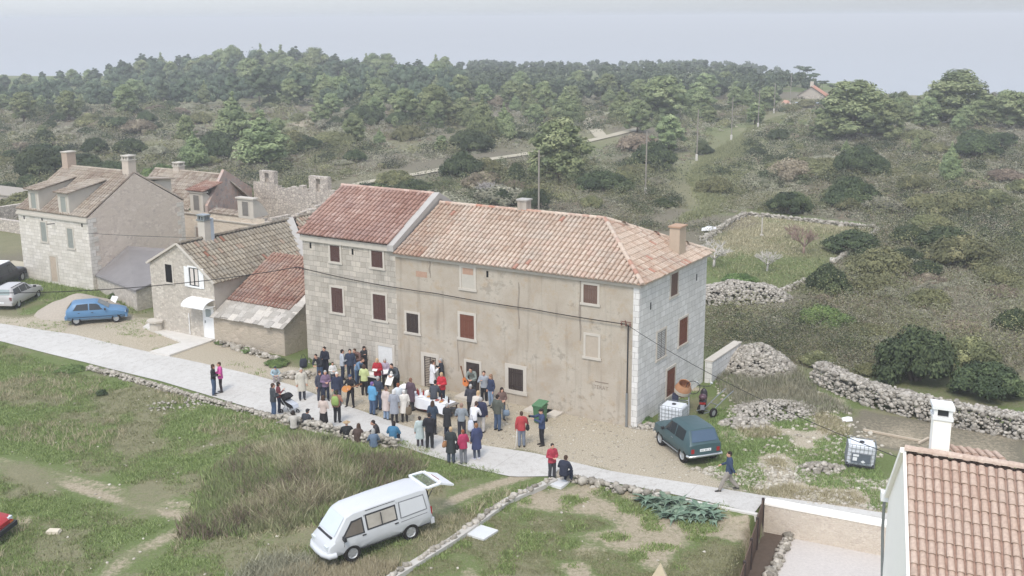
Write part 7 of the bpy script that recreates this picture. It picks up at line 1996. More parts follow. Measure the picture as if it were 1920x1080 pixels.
def tree_proto(h, kind, n, size, mat, seed):
    g = np.random.default_rng(seed)
    r_ = empty('pine_tree')
    L = pine_lumps(g, h, kind)
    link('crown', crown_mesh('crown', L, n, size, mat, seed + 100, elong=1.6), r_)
    m = MB(); m.tube([(0, 0, -.3), (.05, .03, h * .35), (0, 0, h * .8)], [h * .022 + .05, h * .016 + .03, .04], 7)
    for (c, q) in L[::3]:
        z0 = min(c[2] * .8, h * .7); m.tube([(0, 0, z0), (c[0] * .5, c[1] * .5, (z0 + c[2]) / 2), c], [.06, .045, .02], 5)
    m.build('trunk', BARK, r_, True)
    return r_
PROT = {'cone': [tree_proto(6, 'cone', 5200, .2, PINE, s) for s in (1, 2, 3)], 'round': [tree_proto(7, 'round', 6000, .22, PINE, s) for s in (4, 5, 6)],
        'tall': [tree_proto(9, 'tall', 5200, .27, PINE_D, s) for s in (7, 8, 9)], 'umb': [tree_proto(8, 'umb', 700, .4, PINE_D, s) for s in (10, 11)]}
_used = set()
def put(proto, loc, s, rz, label, cat, group=None, sx=1.0):
    if id(proto) in _used or proto.name in _used: o = copy_tree(proto)
    else: o = proto; _used.add(proto.name)
    o.location = tuple(loc); o.scale = (s * sx, s * sx, s); o.rotation_euler = (0, 0, rz)
    for k in ('label', 'category', 'group'):
        if k in o: del o[k]
    return tag(o, label, cat, group)
def tree(px, py, hpx, kind, label, group=None, sx=1.0):
    p = G(px, py); D_ = float(np.dot(p - CAM, FW)); hh = hpx * D_ / F_PX / math.cos(PITCH)
    h0 = {'cone': 6, 'round': 6.6, 'tall': 9, 'umb': 8}[kind]
    return put(rnd.choice(PROT[kind]), p, hh / h0, rnd.uniform(0, 6.28), label, 'pine tree', group, sx)
TREES = [
 (1050, 345, 108, 'round', 'largest light green pine rising right of the bare pole behind the roof', 1.1), (905, 262, 72, 'cone', 'light green pine left of the gravel lane', 1.0), (945, 262, 60, 'cone', 'smaller pine close right of the light green one by the lane', 1.0),
 (665, 268, 48, 'round', 'single rounded pine in the heath above the red roof', 1.0), (440, 262, 78, 'cone', 'taller pine of the clump above the ruined house', 1.2), (495, 308, 88, 'cone', 'broad pine standing in front of the heath clump above the ruin', 1.5), (365, 312, 58, 'cone', 'small pale pine left of dark bush above the ruin', 1.2), (352, 268, 46, 'round', 'small round pine behind the pale one above the ruin', .9), (520, 265, 40, 'round', 'low pine touching the right side of the heath clump', 1.0),
 (1252, 286, 62, 'round', 'dark leaning pine right of the second pole', 1.15), (1195, 248, 56, 'round', 'pine just above the end of the gravel lane', 1.0), (1240, 232, 80, 'round', 'wide light pine behind the dark leaning pine', 1.3), (1165, 232, 62, 'cone', 'pointed pine at the upper end of the lane', 1.1), (1060, 232, 60, 'cone', 'pine left of the little track fork', 1.2), (1020, 212, 52, 'round', 'rounded pine beyond the middle of the heath', .9), (960, 200, 44, 'round', 'wide pine far beyond the lane', 1.2), (1310, 222, 52, 'round', 'pale pine above the third pole', 1.2),
 (1600, 258, 96, 'round', 'pale broad pine beside the distant red roof', 1.5), (1545, 262, 46, 'round', 'lower pine left of the pale broad pine', 1.2), (1660, 262, 70, 'round', 'pine right of the pale broad pine', 1.1), (1790, 234, 88, 'round', 'biggest round pine against the sea at the right', 1.5), (1740, 238, 50, 'round', 'low pine left of the biggest round pine at right', 1.1), (1835, 235, 52, 'round', 'light pine in front of the biggest round pine at right', 1.2), (1895, 240, 62, 'round', 'pine at the right edge of the picture', 1.4), (1695, 235, 40, 'round', 'small pine in the gap of the right hand tree line', 1.0),
 (1780, 338, 62, 'cone', 'solitary pale pine among the right hand scrub', .9), (1440, 208, 34, 'cone', 'dark little pine left of the distant hut', 1.0), (815, 235, 66, 'round', 'bright pine in front of the dark wood edge', 1.2), (760, 232, 60, 'round', 'second bright pine at the dark wood edge', 1.1), (690, 210, 40, 'cone', 'small pine at the foot of the dark wood', 1.0), (610, 198, 52, 'cone', 'pointed pine standing clear of the dark wood', 1.1), (545, 200, 48, 'round', 'bright pine left of the pointed one before the wood', 1.0), (235, 215, 48, 'round', 'bright pine before the left part of the dark wood', 1.1), (45, 228, 50, 'round', 'pine before the wood near the left edge', 1.1), (130, 225, 50, 'round', 'pale pine before the left wood, beside a dark bush', 1.0),
]
for (a, b, h, k, lab, sx) in TREES: tree(a, b, h * 1.08, k, lab, None, sx * 1.1)
# the wood: every tree its own copy
FAR_GROUP = 'pines of the far wood'
g = np.random.default_rng(44)
skyline = [(-60, 150), (0, 140), (60, 136), (150, 128), (200, 122), (240, 100), (300, 102), (340, 100), (400, 98), (440, 90), (480, 78), (520, 90), (560, 88), (600, 92), (640, 98), (670, 104), (720, 102), (760, 116), (800, 104), (840, 102), (870, 120)]
def sky_y(x): return float(np.interp(x, [q[0] for q in skyline], [q[1] for q in skyline]))
cnt = 0
for row, (yb, n_) in enumerate(((148, 36), (162, 32), (178, 26), (194, 20))):
    for k in range(n_):
        x = -40 + (900 if row < 2 else 800) * (k + g.uniform(-.4, .4)) / n_
        y = max(yb, 151) + g.uniform(0, 8) + (8 if x < 200 else 0)
        top = sky_y(x) + row * 15 + abs(g.normal(0, 4))
        if y - top < 20: top = y - 30
        kind = 'tall' if g.random() < .62 else ('round' if g.random() < .6 else 'cone')
        tree(x, y, y - top, kind, 'dark pine standing in the far wood at the left', FAR_GROUP, g.uniform(.95, 1.35)); cnt += 1
def wood(name, spots, per, size, mat, seed, label):
    g = np.random.default_rng(seed); Vs, Fs, Ts, nb = [], [], [], 0
    for (x, y, h) in spots:
        p = G(x, y); D_ = float(np.dot(p - CAM, FW)); H_ = h * D_ / F_PX
        L = [((g.normal(0, .14) * H_, g.normal(0, .14) * H_, H_ * g.uniform(.3, .88)), (H_ * g.uniform(.16, .26),) * 3) for _ in range(7)]
        v, f, t_ = leaf_cloud(L, per, size * D_ / 400, g, inner=True)
        Vs.append(v + p); Fs.append(f + nb); nb += len(v); Ts.append(np.clip(t_ + g.normal(0, .12), 0, 1))
    return tag(link(name, np_mesh(name, np.concatenate(Vs), np.concatenate(Fs), mat, np.concatenate(Ts))), label, 'wood', kind='stuff')
ridge = [(860, 114), (1000, 117), (1150, 116), (1300, 114), (1400, 120), (1500, 132), (1560, 170)]
sp_ = []
for k in range(700):
    x = g.uniform(855, 1562); f = g.random(); yt = np.interp(x, [q[0] for q in ridge], [q[1] for q in ridge]) + f * 46
    h = g.uniform(14, 26) * (1 + .5 * f)
    if x > 1465 and yt + h * .85 > 172: continue
    sp_.append((x, yt + h * .85, h))
wood('far_wood', sp_, 170, .7, PINE_D, 91, 'mixed pine wood covering the low ridge beyond the heath')
sp_ = []
for k in range(300):
    x = g.uniform(-40, 860); yt = sky_y(x) + 10 + 62 * g.random() ** 1.3 ; h = g.uniform(30, 46); y = min(max(yt + h, 152), 200)
    sp_.append((x, y, y - yt))
wood('far_wood', sp_, 170, .55, PINE_D, 92, 'dark lower mass of the pine wood behind the left houses')
sp_ = []
for k in range(110):
    x = g.uniform(1565, 1950); h = g.uniform(18, 34); sp_.append((x, 212 + g.uniform(-12, 14), h))
wood('far_wood', sp_, 160, .6, PINE, 93, 'low growth filling the tree line at the right')
for (x, y, h) in ((1498, 152, 28), (1512, 158, 30), (1524, 168, 30), (1541, 178, 26), (1560, 186, 28), (1506, 156, 30)): tree(x, y, h, 'umb', 'flat topped pine on the tip of the far ridge', 'flat topped pines on the ridge tip', 1.1)
for k in range(26):
    x = g.uniform(1570, 1940); y = g.uniform(215, 250)
    tree(x, y, g.uniform(26, 46), 'round', 'pine in the tree line at the right against the sea', 'pines of the right hand tree line', g.uniform(1.0, 1.3))
for k in range(30):
    x, y = g.uniform(0, 1900), g.uniform(200, 300)
    p = G(x, y)
    if 930 < x < 1480 and y > 240: continue
    tree(x, y, g.uniform(18, 36) * (y / 250), g.choice(['round', 'cone']), 'small pine scattered in the open heath', 'young pines scattered in the heath', g.uniform(.9, 1.3))
for k in range(52):
    x, y = g.uniform(540, 1460), g.uniform(168, 240)
    tree(x, y, g.uniform(26, 52), g.choice(['round', 'cone', 'round']), 'rounded light pine in the belt between heath and far wood', 'pines in the belt before the far wood', g.uniform(1.0, 1.4))
# bushes
def bush_proto(mat, n, size, seed, flat=.6, name='bush', spread=1.0):
    g = np.random.default_rng(seed); L = []
    for k in range(26):
        a = k * 2.4 + g.uniform(-.3, .3); f = math.sqrt((k + .3) / 26) * .76 * spread; q = g.uniform(.2, .34)
        L.append(((f * math.cos(a), f * math.sin(a), flat * (1 - f * f * 1.15) * .75 - .08 + g.uniform(-.06, .12)), (q, q, q * .75)))
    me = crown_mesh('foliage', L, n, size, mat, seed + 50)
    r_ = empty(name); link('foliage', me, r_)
    m = MB()
    for (c, q) in L[:6]: m.tube([(c[0] * .2, c[1] * .2, -.1), (c[0] * .7, c[1] * .7, c[2] * .6), c], [.05, .035, .012], 5)
    m.build('stem', BARK, r_)
    return r_
BUSH = {k: [bush_proto(mt, 6500, .062, s + i, fl) for s in (1, 2, 3)] for i, (k, mt, fl) in enumerate((('d', SHRUB_D, .9), ('o', SHRUB_O, .65), ('g', SHRUB_G, .5), ('b', SHRUB_B, .55), ('f', SHRUB_F, .55)))}
def bush(px, py, wpx, kind, label, hs=1.0, group=None):
    p = G(px, py); D_ = float(np.dot(p - CAM, FW)); w = wpx * D_ / F_PX
    o = put(rnd.choice(BUSH[kind]), p, w / 2, rnd.uniform(0, 6.28), label, 'bush', group); o.scale = (w / 2, w / 2, w / 2 * hs * 1.45)
    return o
BUSHES = [
 (1552, 552, 90, 'd', 'round dark grey green shrub above the fresh green one, right of the walled field', 1.1), (1550, 612, 110, 'f', 'glossy green shrub with yellowish tips below the round dark one', .8), (1715, 712, 165, 'd', 'largest dark green shrub behind the thick drystone wall', 1.0), (1850, 742, 150, 'd', 'dark low bush at right behind the thick drystone wall', .75), (1815, 690, 130, 'o', 'dull olive bush right of the largest dark shrub', .9),
 (1700, 500, 70, 'd', 'grey green bush right of the walled field corner', .9), (1635, 545, 95, 'o', 'low olive bush just right of the round dark shrub', .7), (1800, 495, 150, 'o', 'broad yellow olive bush on the right hand slope', .7), (1868, 530, 80, 'o', 'rust tinged olive bush at the right edge below the broad yellow one', .9), (1705, 455, 80, 'd', 'dark bush at the far right corner of the walled field', .7), (1480, 400, 90, 'd', 'dark bush behind the far wall of the walled field', .8), (1340, 362, 80, 'o', 'olive mound of bush right of the second pole', .8), (1225, 318, 100, 'd', 'wide dark juniper at the foot of the second pole', .9), (1245, 388, 55, 'd', 'small dark bush in the dry grass right of the roof', .5),
 (865, 332, 90, 'd', 'dark bush beside the lane above the tiled roof', .9), (968, 340, 36, 'd', 'upright dark bush between lane and bare pole', 1.6), (910, 352, 70, 'o', 'olive bush above the pale tiled roof ridge', .8), (1000, 390, 70, 'd', 'dark bush peeping over the ridge by the chimney', .9), (1105, 358, 50, 'f', 'bright green bush below the largest pine', .7), (1082, 338, 40, 'd', 'dark bush at the foot of the largest pine', 1.1), (740, 345, 80, 'o', 'green bush just above the red roof ridge', .7),
 (405, 300, 60, 'd', 'dark bush between the two small pines above the ruin', 1.0), (275, 232, 44, 'd', 'dark round bush in the middle of the left heath', .9), (205, 240, 46, 'd', 'darker round bush left of the middle one in the heath', .8), (180, 290, 56, 'd', 'dark bush behind the chimney of the leftmost house', 1.0), (75, 330, 110, 'd', 'wide dark thicket behind the leftmost house', .8), (245, 288, 70, 'd', 'dark flat bush above the leftmost roof', .7), (305, 338, 90, 'f', 'green thicket between the leftmost house and the ruin', .8), (85, 265, 40, 'd', 'small dark bush at left above the thicket', .9), (570, 275, 34, 'd', 'tiny dark bush right of the heath clump', .9), (632, 240, 46, 'd', 'dark bush beside the pale bare patch', .8),
 (1600, 385, 110, 'd', 'dark bush on the right slope above the walled field', .8), (1655, 330, 36, 'd', 'upright dark bush on the right hand slope', 1.5), (1610, 325, 110, 'd', 'dark thicket below the pale pines at right', .8), (1830, 295, 100, 'd', 'dark thicket under the right hand tree line', .7), (1745, 400, 110, 'o', 'mid slope olive bush at right', .7), (1530, 335, 90, 'o', 'olive bush mid slope above the walled field', .7), (1460, 262, 50, 'd', 'dark bush on the slope below the distant hut', .7), (1900, 620, 80, 'd', 'dark bush cut by the right edge above the drystone wall', .9), (1385, 530, 70, 'f', 'green shrub with yellow fruit above the flat stone heap', .6), (1320, 290, 40, 'd', 'dark bush left of the third pole', .8),
 (520, 684, 52, 'f', 'low green cushion shrub at the corner of the outbuilding', .5), (590, 678, 34, 'f', 'green shrub against the left corner of the long house', 1.1), (622, 690, 22, 'f', 'small green shrub by the man in the tall black coat', 1.1), (465, 660, 28, 'f', 'small fresh green plant under the outbuilding wall', .7), (420, 643, 40, 'f', 'low greenery beside the white door step', .4), (165, 528, 40, 'f', 'grassy bush under the front of the leftmost house', .6), (120, 518, 40, 'f', 'bushy weeds right of the black car', .6), (215, 560, 30, 'f', 'weeds by the leaning white board', .9), (1205, 790, 46, 'f', 'dark green weeds at the house corner by the green car', .5), (1375, 665, 24, 'f', 'small green clump between yard wall and stone mound', .7), (191, 741, 24, 'd', 'single small dark bush in the green field', .8), (130, 695, 60, 'f', 'bright green patch of weeds at the top of the left field', .35),
]
for (a, b, w, k, lab, hs) in BUSHES: bush(a, b, w, k, lab, hs)
HEATH = {'d': ('dark evergreen bush scattered in the heath', 'dark bushes scattered in the heath'), 'o': ('olive green bush scattered in the heath', 'olive bushes scattered in the heath'), 'b': ('brownish bush scattered in the heath', 'brown bushes scattered in the heath'), 'g': ('grey twiggy bush scattered in the heath', 'grey bushes scattered in the heath')}
ENC = poly([(1300, 480), (1395, 398), (1655, 425), (1570, 500), (1480, 560), (1300, 540)])
LANE_LN = [tuple(P(a, b)[:2]) for a, b in ((640, 354), (780, 328), (930, 298), (1060, 276), (1210, 240))]
STRIP_LN = [tuple(P(a, b)[:2]) for a, b in ((1290, 420), (1330, 390), (1300, 330), (1330, 290), (1380, 255), (1470, 215))]
HOUSES_PG = np.array([V2W(-64, -2), V2W(1, -2), V2W(1.5, 8.8), V2W(-12, 9), V2W(-18, 33), V2W(-64, 33)])
def free(x, y):
    if inside(ENC, np.array([x]), np.array([y]))[0] or inside(HOUSES_PG, np.array([x]), np.array([y]))[0]: return False
    if polydist(LANE_LN, np.array([x]), np.array([y + 4]))[0] < 7 or polydist(STRIP_LN, np.array([x]), np.array([y]))[0] < 5: return False
    return True
n_b = 0
while n_b < 195:
    x, y = g.uniform(-20, 1940), 195 + 330 * g.random() ** 1.5
    if x < 1310 and y > 400: continue
    p = G(x, y)
    if not free(p[0], p[1]): continue
    D_ = float(np.dot(p - CAM, FW))
    w = g.uniform(2.8, 5.5) if g.random() < .75 else g.uniform(5, 8)
    k = g.choice(['d', 'o', 'b', 'g'], p=[.26, .34, .2, .2] if x < 1300 else [.24, .46, .14, .16])
    bush(x, y, w * F_PX / D_, k, HEATH[k][0], g.uniform(.5, .85), HEATH[k][1]); n_b += 1
for k in range(34):
    x, y = g.uniform(1340, 1930), g.uniform(520, 720)
    p = G(x, y)
    if not free(p[0], p[1]) or y > 690 + (x - 1530) * .2 or (x < 1500 and y < 590): continue
    kk = g.choice(['o', 'g', 'b', 'g', 'o']); bush(x, y, g.uniform(40, 90), kk, {'o': 'olive bush in the near scrub behind the drystone wall', 'g': 'grey twiggy bush in the near scrub behind the drystone wall', 'b': 'brown bush in the near scrub behind the drystone wall'}[kk], g.uniform(.5, .8), 'bushes in the near scrub at right')
# ground scrub of the heath: a continuous low mat, nobody could count it
def scrub(name, N, area_fn, size, mat, hgt, leaf, per, seed, label, cat='scrub'):
    g = np.random.default_rng(seed); C_ = area_fn(N, g)
    n = len(C_); z = gz(C_[:, 0], C_[:, 1])
    S = size * (.4 + 1.5 * g.random(n) ** 2)
    tot = n * per; k = np.repeat(np.arange(n), per)
    d = g.normal(size=(tot, 3)); d[:, 2] = np.abs(d[:, 2]); d /= np.linalg.norm(d, axis=1)[:, None]
    c = np.c_[C_, z][k] + d * S[k][:, None] * np.array([1, 1, hgt]) * g.uniform(.5, 1.05, tot)[:, None]
    nr = d + arr(0, 0, .5) + g.normal(0, .4, (tot, 3)); nr /= np.linalg.norm(nr, axis=1)[:, None]
    t1 = np.cross(nr, g.normal(size=(tot, 3))); t1 /= np.linalg.norm(t1, axis=1)[:, None]; t2 = np.cross(nr, t1)
    s = (leaf * .0062 * np.hypot(C_[:, 0], C_[:, 1])[k] * g.uniform(.6, 1.4, tot))[:, None]
    V_ = np.stack([c - t1 * s * .8, c + t2 * s * .4, c + t1 * s * .8, c - t2 * s * .4], 1).reshape(-1, 3)
    lt = g.normal(0, .2, n)
    tt = np.clip(.5 + lt[k] + g.normal(0, .08, tot), 0, 1)
    return tag(link(name, np_mesh(name, V_, np.arange(4 * tot).reshape(-1, 4), mat, tt)), label, cat, kind='stuff')
def heath_area(lo, hi, sel=None):
    def f(N, g):
        out = []
        while sum(map(len, out)) < N:
            px = g.uniform(-60, 1980, N); py = lo + (hi - lo) * g.random(N)
            d = np.array([P(a, b)[:2] for a, b in zip(px, py)])
            ok = ~inside(ENC, d[:, 0], d[:, 1]) & ~inside(HOUSES_PG, d[:, 0], d[:, 1]) & (polydist(LANE_LN, d[:, 0], d[:, 1] + 2.5) > 4.5) & (polydist(STRIP_LN, d[:, 0], d[:, 1]) > 4 * vnoise(d[:, 0], d[:, 1], 6, 3) + 1)
            ok &= ~((px < 1320) & (py > 440)) & ~((px > 1300) & (py > 690 + (px - 1530) * .18)) & ~((px < 1500) & (px > 1300) & (py > 520) & (py < 580))
            if sel: ok &= sel(d[:, 0], d[:, 1])
            out.append(d[ok])
        return np.concatenate(out)[:N]
    return f
scrub('grey_scrub', 8000, heath_area(190, 700, None), .9, SHRUB_G, .7, .13, 62, 61, 'grey twiggy heath covering the ground behind the houses')
scrub('olive_scrub', 4200, heath_area(185, 700, lambda x, y: vnoise(x, y, 13, 15) > .42), 1.25, SHRUB_O, .75, .13, 62, 62, 'olive green low heath patches behind the houses')
scrub('dark_scrub', 1000, heath_area(190, 690, lambda x, y: vnoise(x, y, 12, 35) > .55), 1.5, SHRUB_D, .8, .13, 90, 64, 'dark evergreen undergrowth in patches behind the houses')
scrub('maquis', 420, heath_area(200, 690, lambda x, y: vnoise(x, y, 9, 45) > .35), 2.1, SHRUB_O, .8, .15, 420, 65, 'domed olive maquis merging over the slopes behind the houses')
scrub('maquis', 330, heath_area(195, 680, lambda x, y: vnoise(x, y, 10, 55) > .4), 2.2, SHRUB_D, .85, .15, 460, 66, 'domed dark maquis merging over the slopes behind the houses')
scrub('brown_scrub', 2200, heath_area(190, 690, lambda x, y: vnoise(x, y, 11, 25) > .5), .9, SHRUB_B, .7, .13, 60, 63, 'brownish low heath patches behind the houses')
# bare trees in and near the walled field
def bare_tree(px, py, hpx, col, label, seed, spread=1.0):
    g = random.Random(seed); p = G(px, py); D_ = float(np.dot(p - CAM, FW)); H_ = hpx * D_ / F_PX
    m = MB(); o = empty('bare_tree', tuple(p), 0, label, 'bare tree')
    def br(a, d, L, r_, lev, mb):
        b = a + d * L; mid = a + d * L * .5 + arr(g.uniform(-.1, .1), g.uniform(-.1, .1), g.uniform(-.03, .1)) * L
        mb.tube([a, mid, b], [r_, r_ * .8, r_ * .6], 5)
        if lev == 0: return
        for _ in range(4 if lev > 1 else 5):
            v = d + arr(g.uniform(-1, 1) * spread, g.uniform(-1, 1) * spread, g.uniform(-.25, .75)); v /= np.linalg.norm(v)
            br(a + d * L * g.uniform(.55, 1), v, L * g.uniform(.5, .8), r_ * .55, lev - 1, mb)
    t_ = MB(); mt = plain('bare_bark%d' % col[0], srgb(*col), .9, .1, .12, 4)
    t_.tube([(0, 0, -.2), (.05, 0, H_ * .28)], [H_ * .05, H_ * .04], 7); t_.build('trunk', mt, o, True)
    for k in range(5):
        a = k * 1.26; v = arr(math.cos(a) * spread, math.sin(a) * spread, .8); v /= np.linalg.norm(v)
        br(arr(.05, 0, H_ * .26), v, H_ * .38, H_ * .032, 3, m)
    m.build('branches', mt, o)
bare_tree(1338, 500, 56, (196, 190, 182), 'silvery bare fig tree beside the end wall roof corner', 3, 1.2)
bare_tree(1438, 508, 44, (196, 190, 182), 'silvery bare fig tree in the green corner of the walled field', 4, 1.3)
bare_tree(1506, 476, 52, (150, 130, 118), 'reddish bare fruit tree in the middle of the walled field', 5, .9)
bare_tree(1484, 448, 28, (150, 130, 118), 'little bare bush behind the reddish fruit tree', 6, .9)
bare_tree(912, 374, 40, (178, 172, 168), 'pale bare thicket tree above the tiled roof', 7, 1.2)
# ------------------------------------------------------------- grass
GRASS_G = leaf_mat('green_grass', srgb(100, 120, 68), srgb(132, 148, 92), srgb(162, 172, 120), .1)
GRASS_D = leaf_mat('dry_grass', srgb(146, 140, 112), srgb(172, 164, 134), srgb(200, 192, 162), .1)
GRASS_M = leaf_mat('mixed_grass', srgb(108, 112, 80), srgb(136, 138, 102), srgb(162, 160, 124), .1)
def blades(name, C_, hgt, wid, per, spread, mat, seed, label, lean=.45, kind='stuff', cat='grass', hs=None):
    g = np.random.default_rng(seed); n = len(C_); tot = n * per; k = np.repeat(np.arange(n), per)
    z = gz(C_[:, 0], C_[:, 1])
    H_ = hgt * g.uniform(.5, 1.3, n) * (hs if hs is not None else 1.0)
    b = C_[k] + g.normal(0, spread, (tot, 2)); a = g.uniform(0, 6.28, tot)
    ln = g.normal(0, lean, (tot, 2)); hh = H_[k] * g.uniform(.5, 1.15, tot)
    w = wid * g.uniform(.6, 1.3, tot)
    dx, dy = np.cos(a) * w, np.sin(a) * w; zz = z[k] - .02
    V_ = np.stack([np.c_[b[:, 0] - dx, b[:, 1] - dy, zz], np.c_[b[:, 0] + dx, b[:, 1] + dy, zz], np.c_[b[:, 0] + ln[:, 0] * hh, b[:, 1] + ln[:, 1] * hh, zz + hh]], 1).reshape(-1, 3)
    tt = np.clip(.5 + g.normal(0, .15, n)[k] + g.normal(0, .15, tot), 0, 1)
    return tag(link(name, np_mesh(name, V_, np.arange(3 * tot).reshape(-1, 3), mat, tt)), label, cat, kind=kind)
FIELD = [(-60, 640), (0, 645), (160, 700), (300, 732), (400, 762), (520, 792), (640, 830), (760, 845), (860, 876), (960, 900), (1035, 898), (930, 965), (735, 1085), (600, 1110), (-60, 1110)]
TRK = [[tuple(P(a, b, -.3)[:2]) for a, b in q] for q in ([(-150, 900), (0, 872), (120, 905), (250, 945), (400, 985), (540, 1000), (640, 1010), (800, 975), (900, 930), (990, 903)], [(-120, 840), (40, 868), (180, 905), (300, 940), (430, 965), (560, 975)], [(180, 1100), (240, 1040), (330, 1000)])]
def off_track(q, d=.6):
    k = np.ones(len(q), bool)
    for ln in TRK: k &= polydist(ln, q[:, 0], q[:, 1]) > d * (.5 + vnoise(q[:, 0], q[:, 1], 1.2, 6))
    return q[k]
g = np.random.default_rng(71)
q = off_track(scatter_px(FIELD, 26000, -.2), .85); gn = vnoise(q[:, 0], q[:, 1], 2.3, 3) * .5 + vnoise(q[:, 0], q[:, 1], .9, 5) * .25 + vnoise(q[:, 0], q[:, 1], 7, 8) * .25
blades('grass', q[gn > .46], .13, .02, 9, .09, GRASS_G, 72, 'short green grass of the field left of the road')
blades('grass', q[(gn < .54)][::2], .14, .018, 8, .1, GRASS_M, 73, 'half dry grass of the field left of the road')
q = off_track(scatter_px(FIELD, 3500, -.2), .9); hs_ = .4 + 1.2 * vnoise(q[:, 0], q[:, 1], 1.6, 31)
blades('dry_grass', q[vnoise(q[:, 0], q[:, 1], 3.1, 12) > .56], .3, .016, 10, .12, GRASS_D, 74, 'tufts of straw coloured grass in the left field')
MPG = [(330, 985), (395, 880), (470, 842), (540, 824), (620, 840), (700, 866), (795, 868), (788, 888), (700, 925), (610, 968), (540, 990)]
mq = scatter_px(MPG, 6000, .2)
mpg = poly(MPG, .2); med = polydist([tuple(v) for v in mpg] + [tuple(mpg[0])], mq[:, 0], mq[:, 1])
mh = (.3 + 1.3 * vnoise(mq[:, 0], mq[:, 1], 1.3, 51) ** 1.5) * (.35 + .65 * sst(0, 1.6, med))
keep = g.random(len(mq)) < .25 + .75 * sst(0, 1.2, med + vnoise(mq[:, 0], mq[:, 1], .8, 59) - .5); mq, mh = mq[keep], mh[keep]
sel = vnoise(mq[:, 0], mq[:, 1], .55, 57) + .4 * g.random(len(mq)) > .62
blades('tall_grass', mq[sel], .44, .018, 14, .15, GRASS_D, 75, 'tall straw coloured grass bank before the seated people', .5, hs=mh[sel])
mq2 = mq[vnoise(mq[:, 0], mq[:, 1], .6, 52) + .3 * g.random(len(mq)) > .5]
blades('tall_grass', mq2, .38, .024, 14, .15, GRASS_M, 76, 'greener weeds mixed in the tall grass bank', .35)
mq3 = mq[vnoise(mq[:, 0], mq[:, 1], 1.0, 53) + .3 * g.random(len(mq)) > .86]
blades('grass', mq[vnoise(mq[:, 0], mq[:, 1], .8, 58) + .3 * g.random(len(mq)) > .66], .36, .026, 14, .15, GRASS_G, 90, 'green weeds in the tall grass bank', .45)
blades('tall_grass', mq3, .45, .026, 12, .15, SHRUB_B, 77, 'brown dead stalks in the tall grass bank', .5)
vq = scatter_px([(480, 1090), (600, 1050), (680, 1052), (735, 1050), (790, 1040), (740, 1078), (700, 1100)], 1000, -.3)
rw_ = P(772, 1011, -.2); vq = vq[np.hypot(vq[:, 0] - rw_[0], (vq[:, 1] - rw_[1] + .6)) > 1.7]
blades('tall_grass', vq, .3, .018, 10, .12, GRASS_D, 78, 'straw coloured grass round the wheels of the white van', .35)
vq = scatter_px([(420, 1100), (500, 1050), (600, 1045), (600, 1080), (540, 1100)], 260, -.3)
blades('tall_grass', vq, .4, .02, 12, .2, SHRUB_G, 79, 'dead grey twigs at the bottom edge below the van', .6)
pq = scatter_px([(735, 1085), (1045, 900), (1250, 935), (1410, 970), (1385, 1085)], 9000, -.2)
pn = vnoise(pq[:, 0], pq[:, 1], 2.3, 3) * .5 + vnoise(pq[:, 0], pq[:, 1], .9, 5) * .25 + vnoise(pq[:, 0], pq[:, 1], 7, 8) * .25
blades('grass', pq[pn < .56], .08, .017, 9, .1, GRASS_M, 80, 'thin dry turf of the garden plot')
blades('grass', pq[(vnoise(pq[:, 0], pq[:, 1], .8, 41) > .72)], .13, .024, 10, .1, GRASS_G, 81, 'fresh green weeds in the garden plot')
rq = scatter_px([(1330, 690), (1560, 745), (1590, 800), (1600, 850), (1690, 880), (1680, 960), (1430, 928), (1330, 880)], 9000)
rn_ = vnoise(rq[:, 0], rq[:, 1], 1.9, 43)
blades('grass', rq[rn_ > .48], .14, .022, 9, .1, GRASS_G, 82, 'green grass round the green car and caged tank')
blades('grass', rq[rn_ < .3], .2, .018, 8, .1, GRASS_D, 83, 'dry grass patches right of the green car')
lq = scatter_px([(-40, 560), (60, 545), (200, 560), (290, 600), (330, 640), (480, 690), (545, 715), (460, 700), (250, 655), (0, 604)], 1100)
ln_ = vnoise(lq[:, 0], lq[:, 1], 1.7, 44)
blades('grass', lq[ln_ > .5], .12, .02, 9, .1, GRASS_G, 84, 'green grass tufts between the road and the left houses')
hq = scatter_px([(0, 540), (50, 520), (130, 520), (180, 540), (280, 590), (120, 580)], 900); blades('grass', hq, .25, .022, 9, .12, GRASS_G, 85, 'longer weeds round the parked cars at the left')
wq = scatter_px([(1500, 700), (1540, 740), (1600, 775), (1520, 775), (1380, 760), (1330, 700), (1420, 660)], 1600); blades('dry_grass', wq, .4, .02, 9, .14, SHRUB_G, 86, 'dead grey stalks along the drystone walls', .4)
sq = scatter_px([(1260, 430), (1320, 395), (1290, 330), (1320, 290), (1420, 240), (1480, 215), (1420, 260), (1390, 330), (1370, 400)], 8000); blades('dry_grass', sq, .34, .05, 9, .4, GRASS_M, 87, 'pale dry grass of the cleared strip under the poles', .4)
eq = scatter_px([(1325, 470), (1400, 412), (1640, 436), (1565, 490), (1480, 545), (1325, 520)], 3500); en = vnoise(eq[:, 0], eq[:, 1], 9, 33)
blades('grass', eq[(en < .3) | (eq[:, 1] < 92)], .16, .04, 8, .3, GRASS_M, 88, 'green turf of the walled field')
blades('dry_grass', eq[(en > .25) & (eq[:, 1] > 90)], .18, .04, 7, .3, GRASS_D, 89, 'withered part of the walled field')
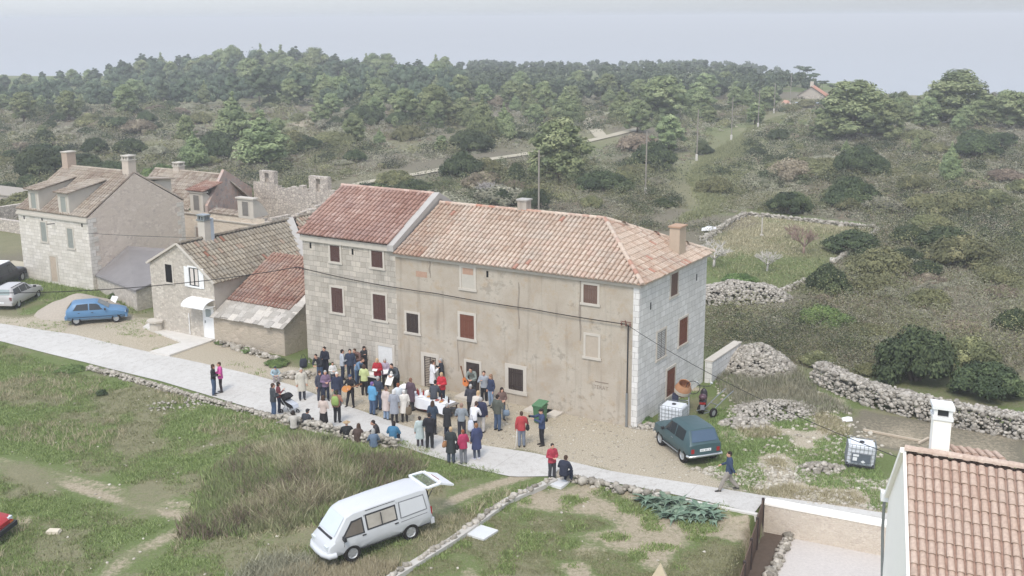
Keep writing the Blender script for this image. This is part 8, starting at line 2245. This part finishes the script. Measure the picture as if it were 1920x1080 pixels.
# thistle leaves by the kerb, each plant a thing
THIST = leaf_mat('thistle_leaf', srgb(78, 100, 84), srgb(112, 132, 112), srgb(148, 164, 142), .2)
def thistle(seed):
    g = np.random.default_rng(seed); V_, F_, t_ = [], [], []
    for k in range(22):
        a = k * 2.4 + g.uniform(-.3, .3); L = g.uniform(.5, .95); el = g.uniform(.3, 1.2); prev = None
        for j in range(7):
            f = j / 6; r_ = L * f * math.cos(el * (1 - .5 * f)); z = L * (f * math.sin(el) - .55 * f * f)
            w = .11 * math.sin(math.pi * min(1, f + .12)) * (1.25 if j % 2 else .6)
            c = arr(r_ * math.cos(a), r_ * math.sin(a), z + .05); s = arr(-math.sin(a), math.cos(a), .1) * w
            V_ += [c - s, c, c + s]
            if prev is not None:
                b = len(V_) - 6
                F_ += [(b, b + 1, b + 4, b + 3), (b + 1, b + 2, b + 5, b + 4)]; t_ += [g.uniform(.2, .8)] * 2
            prev = c
    return np_mesh('leaves', V_, F_, THIST, t_)
TH = [thistle(s) for s in range(3)]
for k, (a, b) in enumerate(((1212, 942), (1232, 948), (1255, 945), (1272, 955), (1290, 962), (1312, 958), (1328, 968), (1300, 974), (1265, 970), (1240, 962), (1335, 975))):
    p = G(a, b); o = link('thistle_plant', TH[k % 3], None, tuple(p)); o.rotation_euler = (0, 0, k * 1.3); s = rnd.uniform(.8, 1.25); o.scale = (s, s, s)
    tag(o, 'blue green thistle like plant in the clump below the concrete road edge', 'plant', 'thistle plants by the kerb')
for q in list(PROT.values()) + list(BUSH.values()):
    for o in q:
        if o.name not in _used:
            for c in list(o.children): bpy.data.objects.remove(c)
            bpy.data.objects.remove(o)
# ------------------------------------------------------------- haze
m = MB(); m.box(-15000, 15000, -150, 20000, -61.5, 24)
hz = bpy.data.materials.new('haze_air'); hz.use_nodes = True
nt = hz.node_tree; nt.nodes.remove(nt.nodes['Principled BSDF'])
pv = nt.nodes.new('ShaderNodeVolumePrincipled'); pv.inputs['Color'].default_value = (.975, .99, 1.0, 1); pv.inputs['Density'].default_value = HAZE
pv.inputs['Anisotropy'].default_value = 0.0
nt.links.new(pv.outputs[0], nt.nodes['Material Output'].inputs['Volume'])
tag(m.build('haze', hz), kind='stuff')
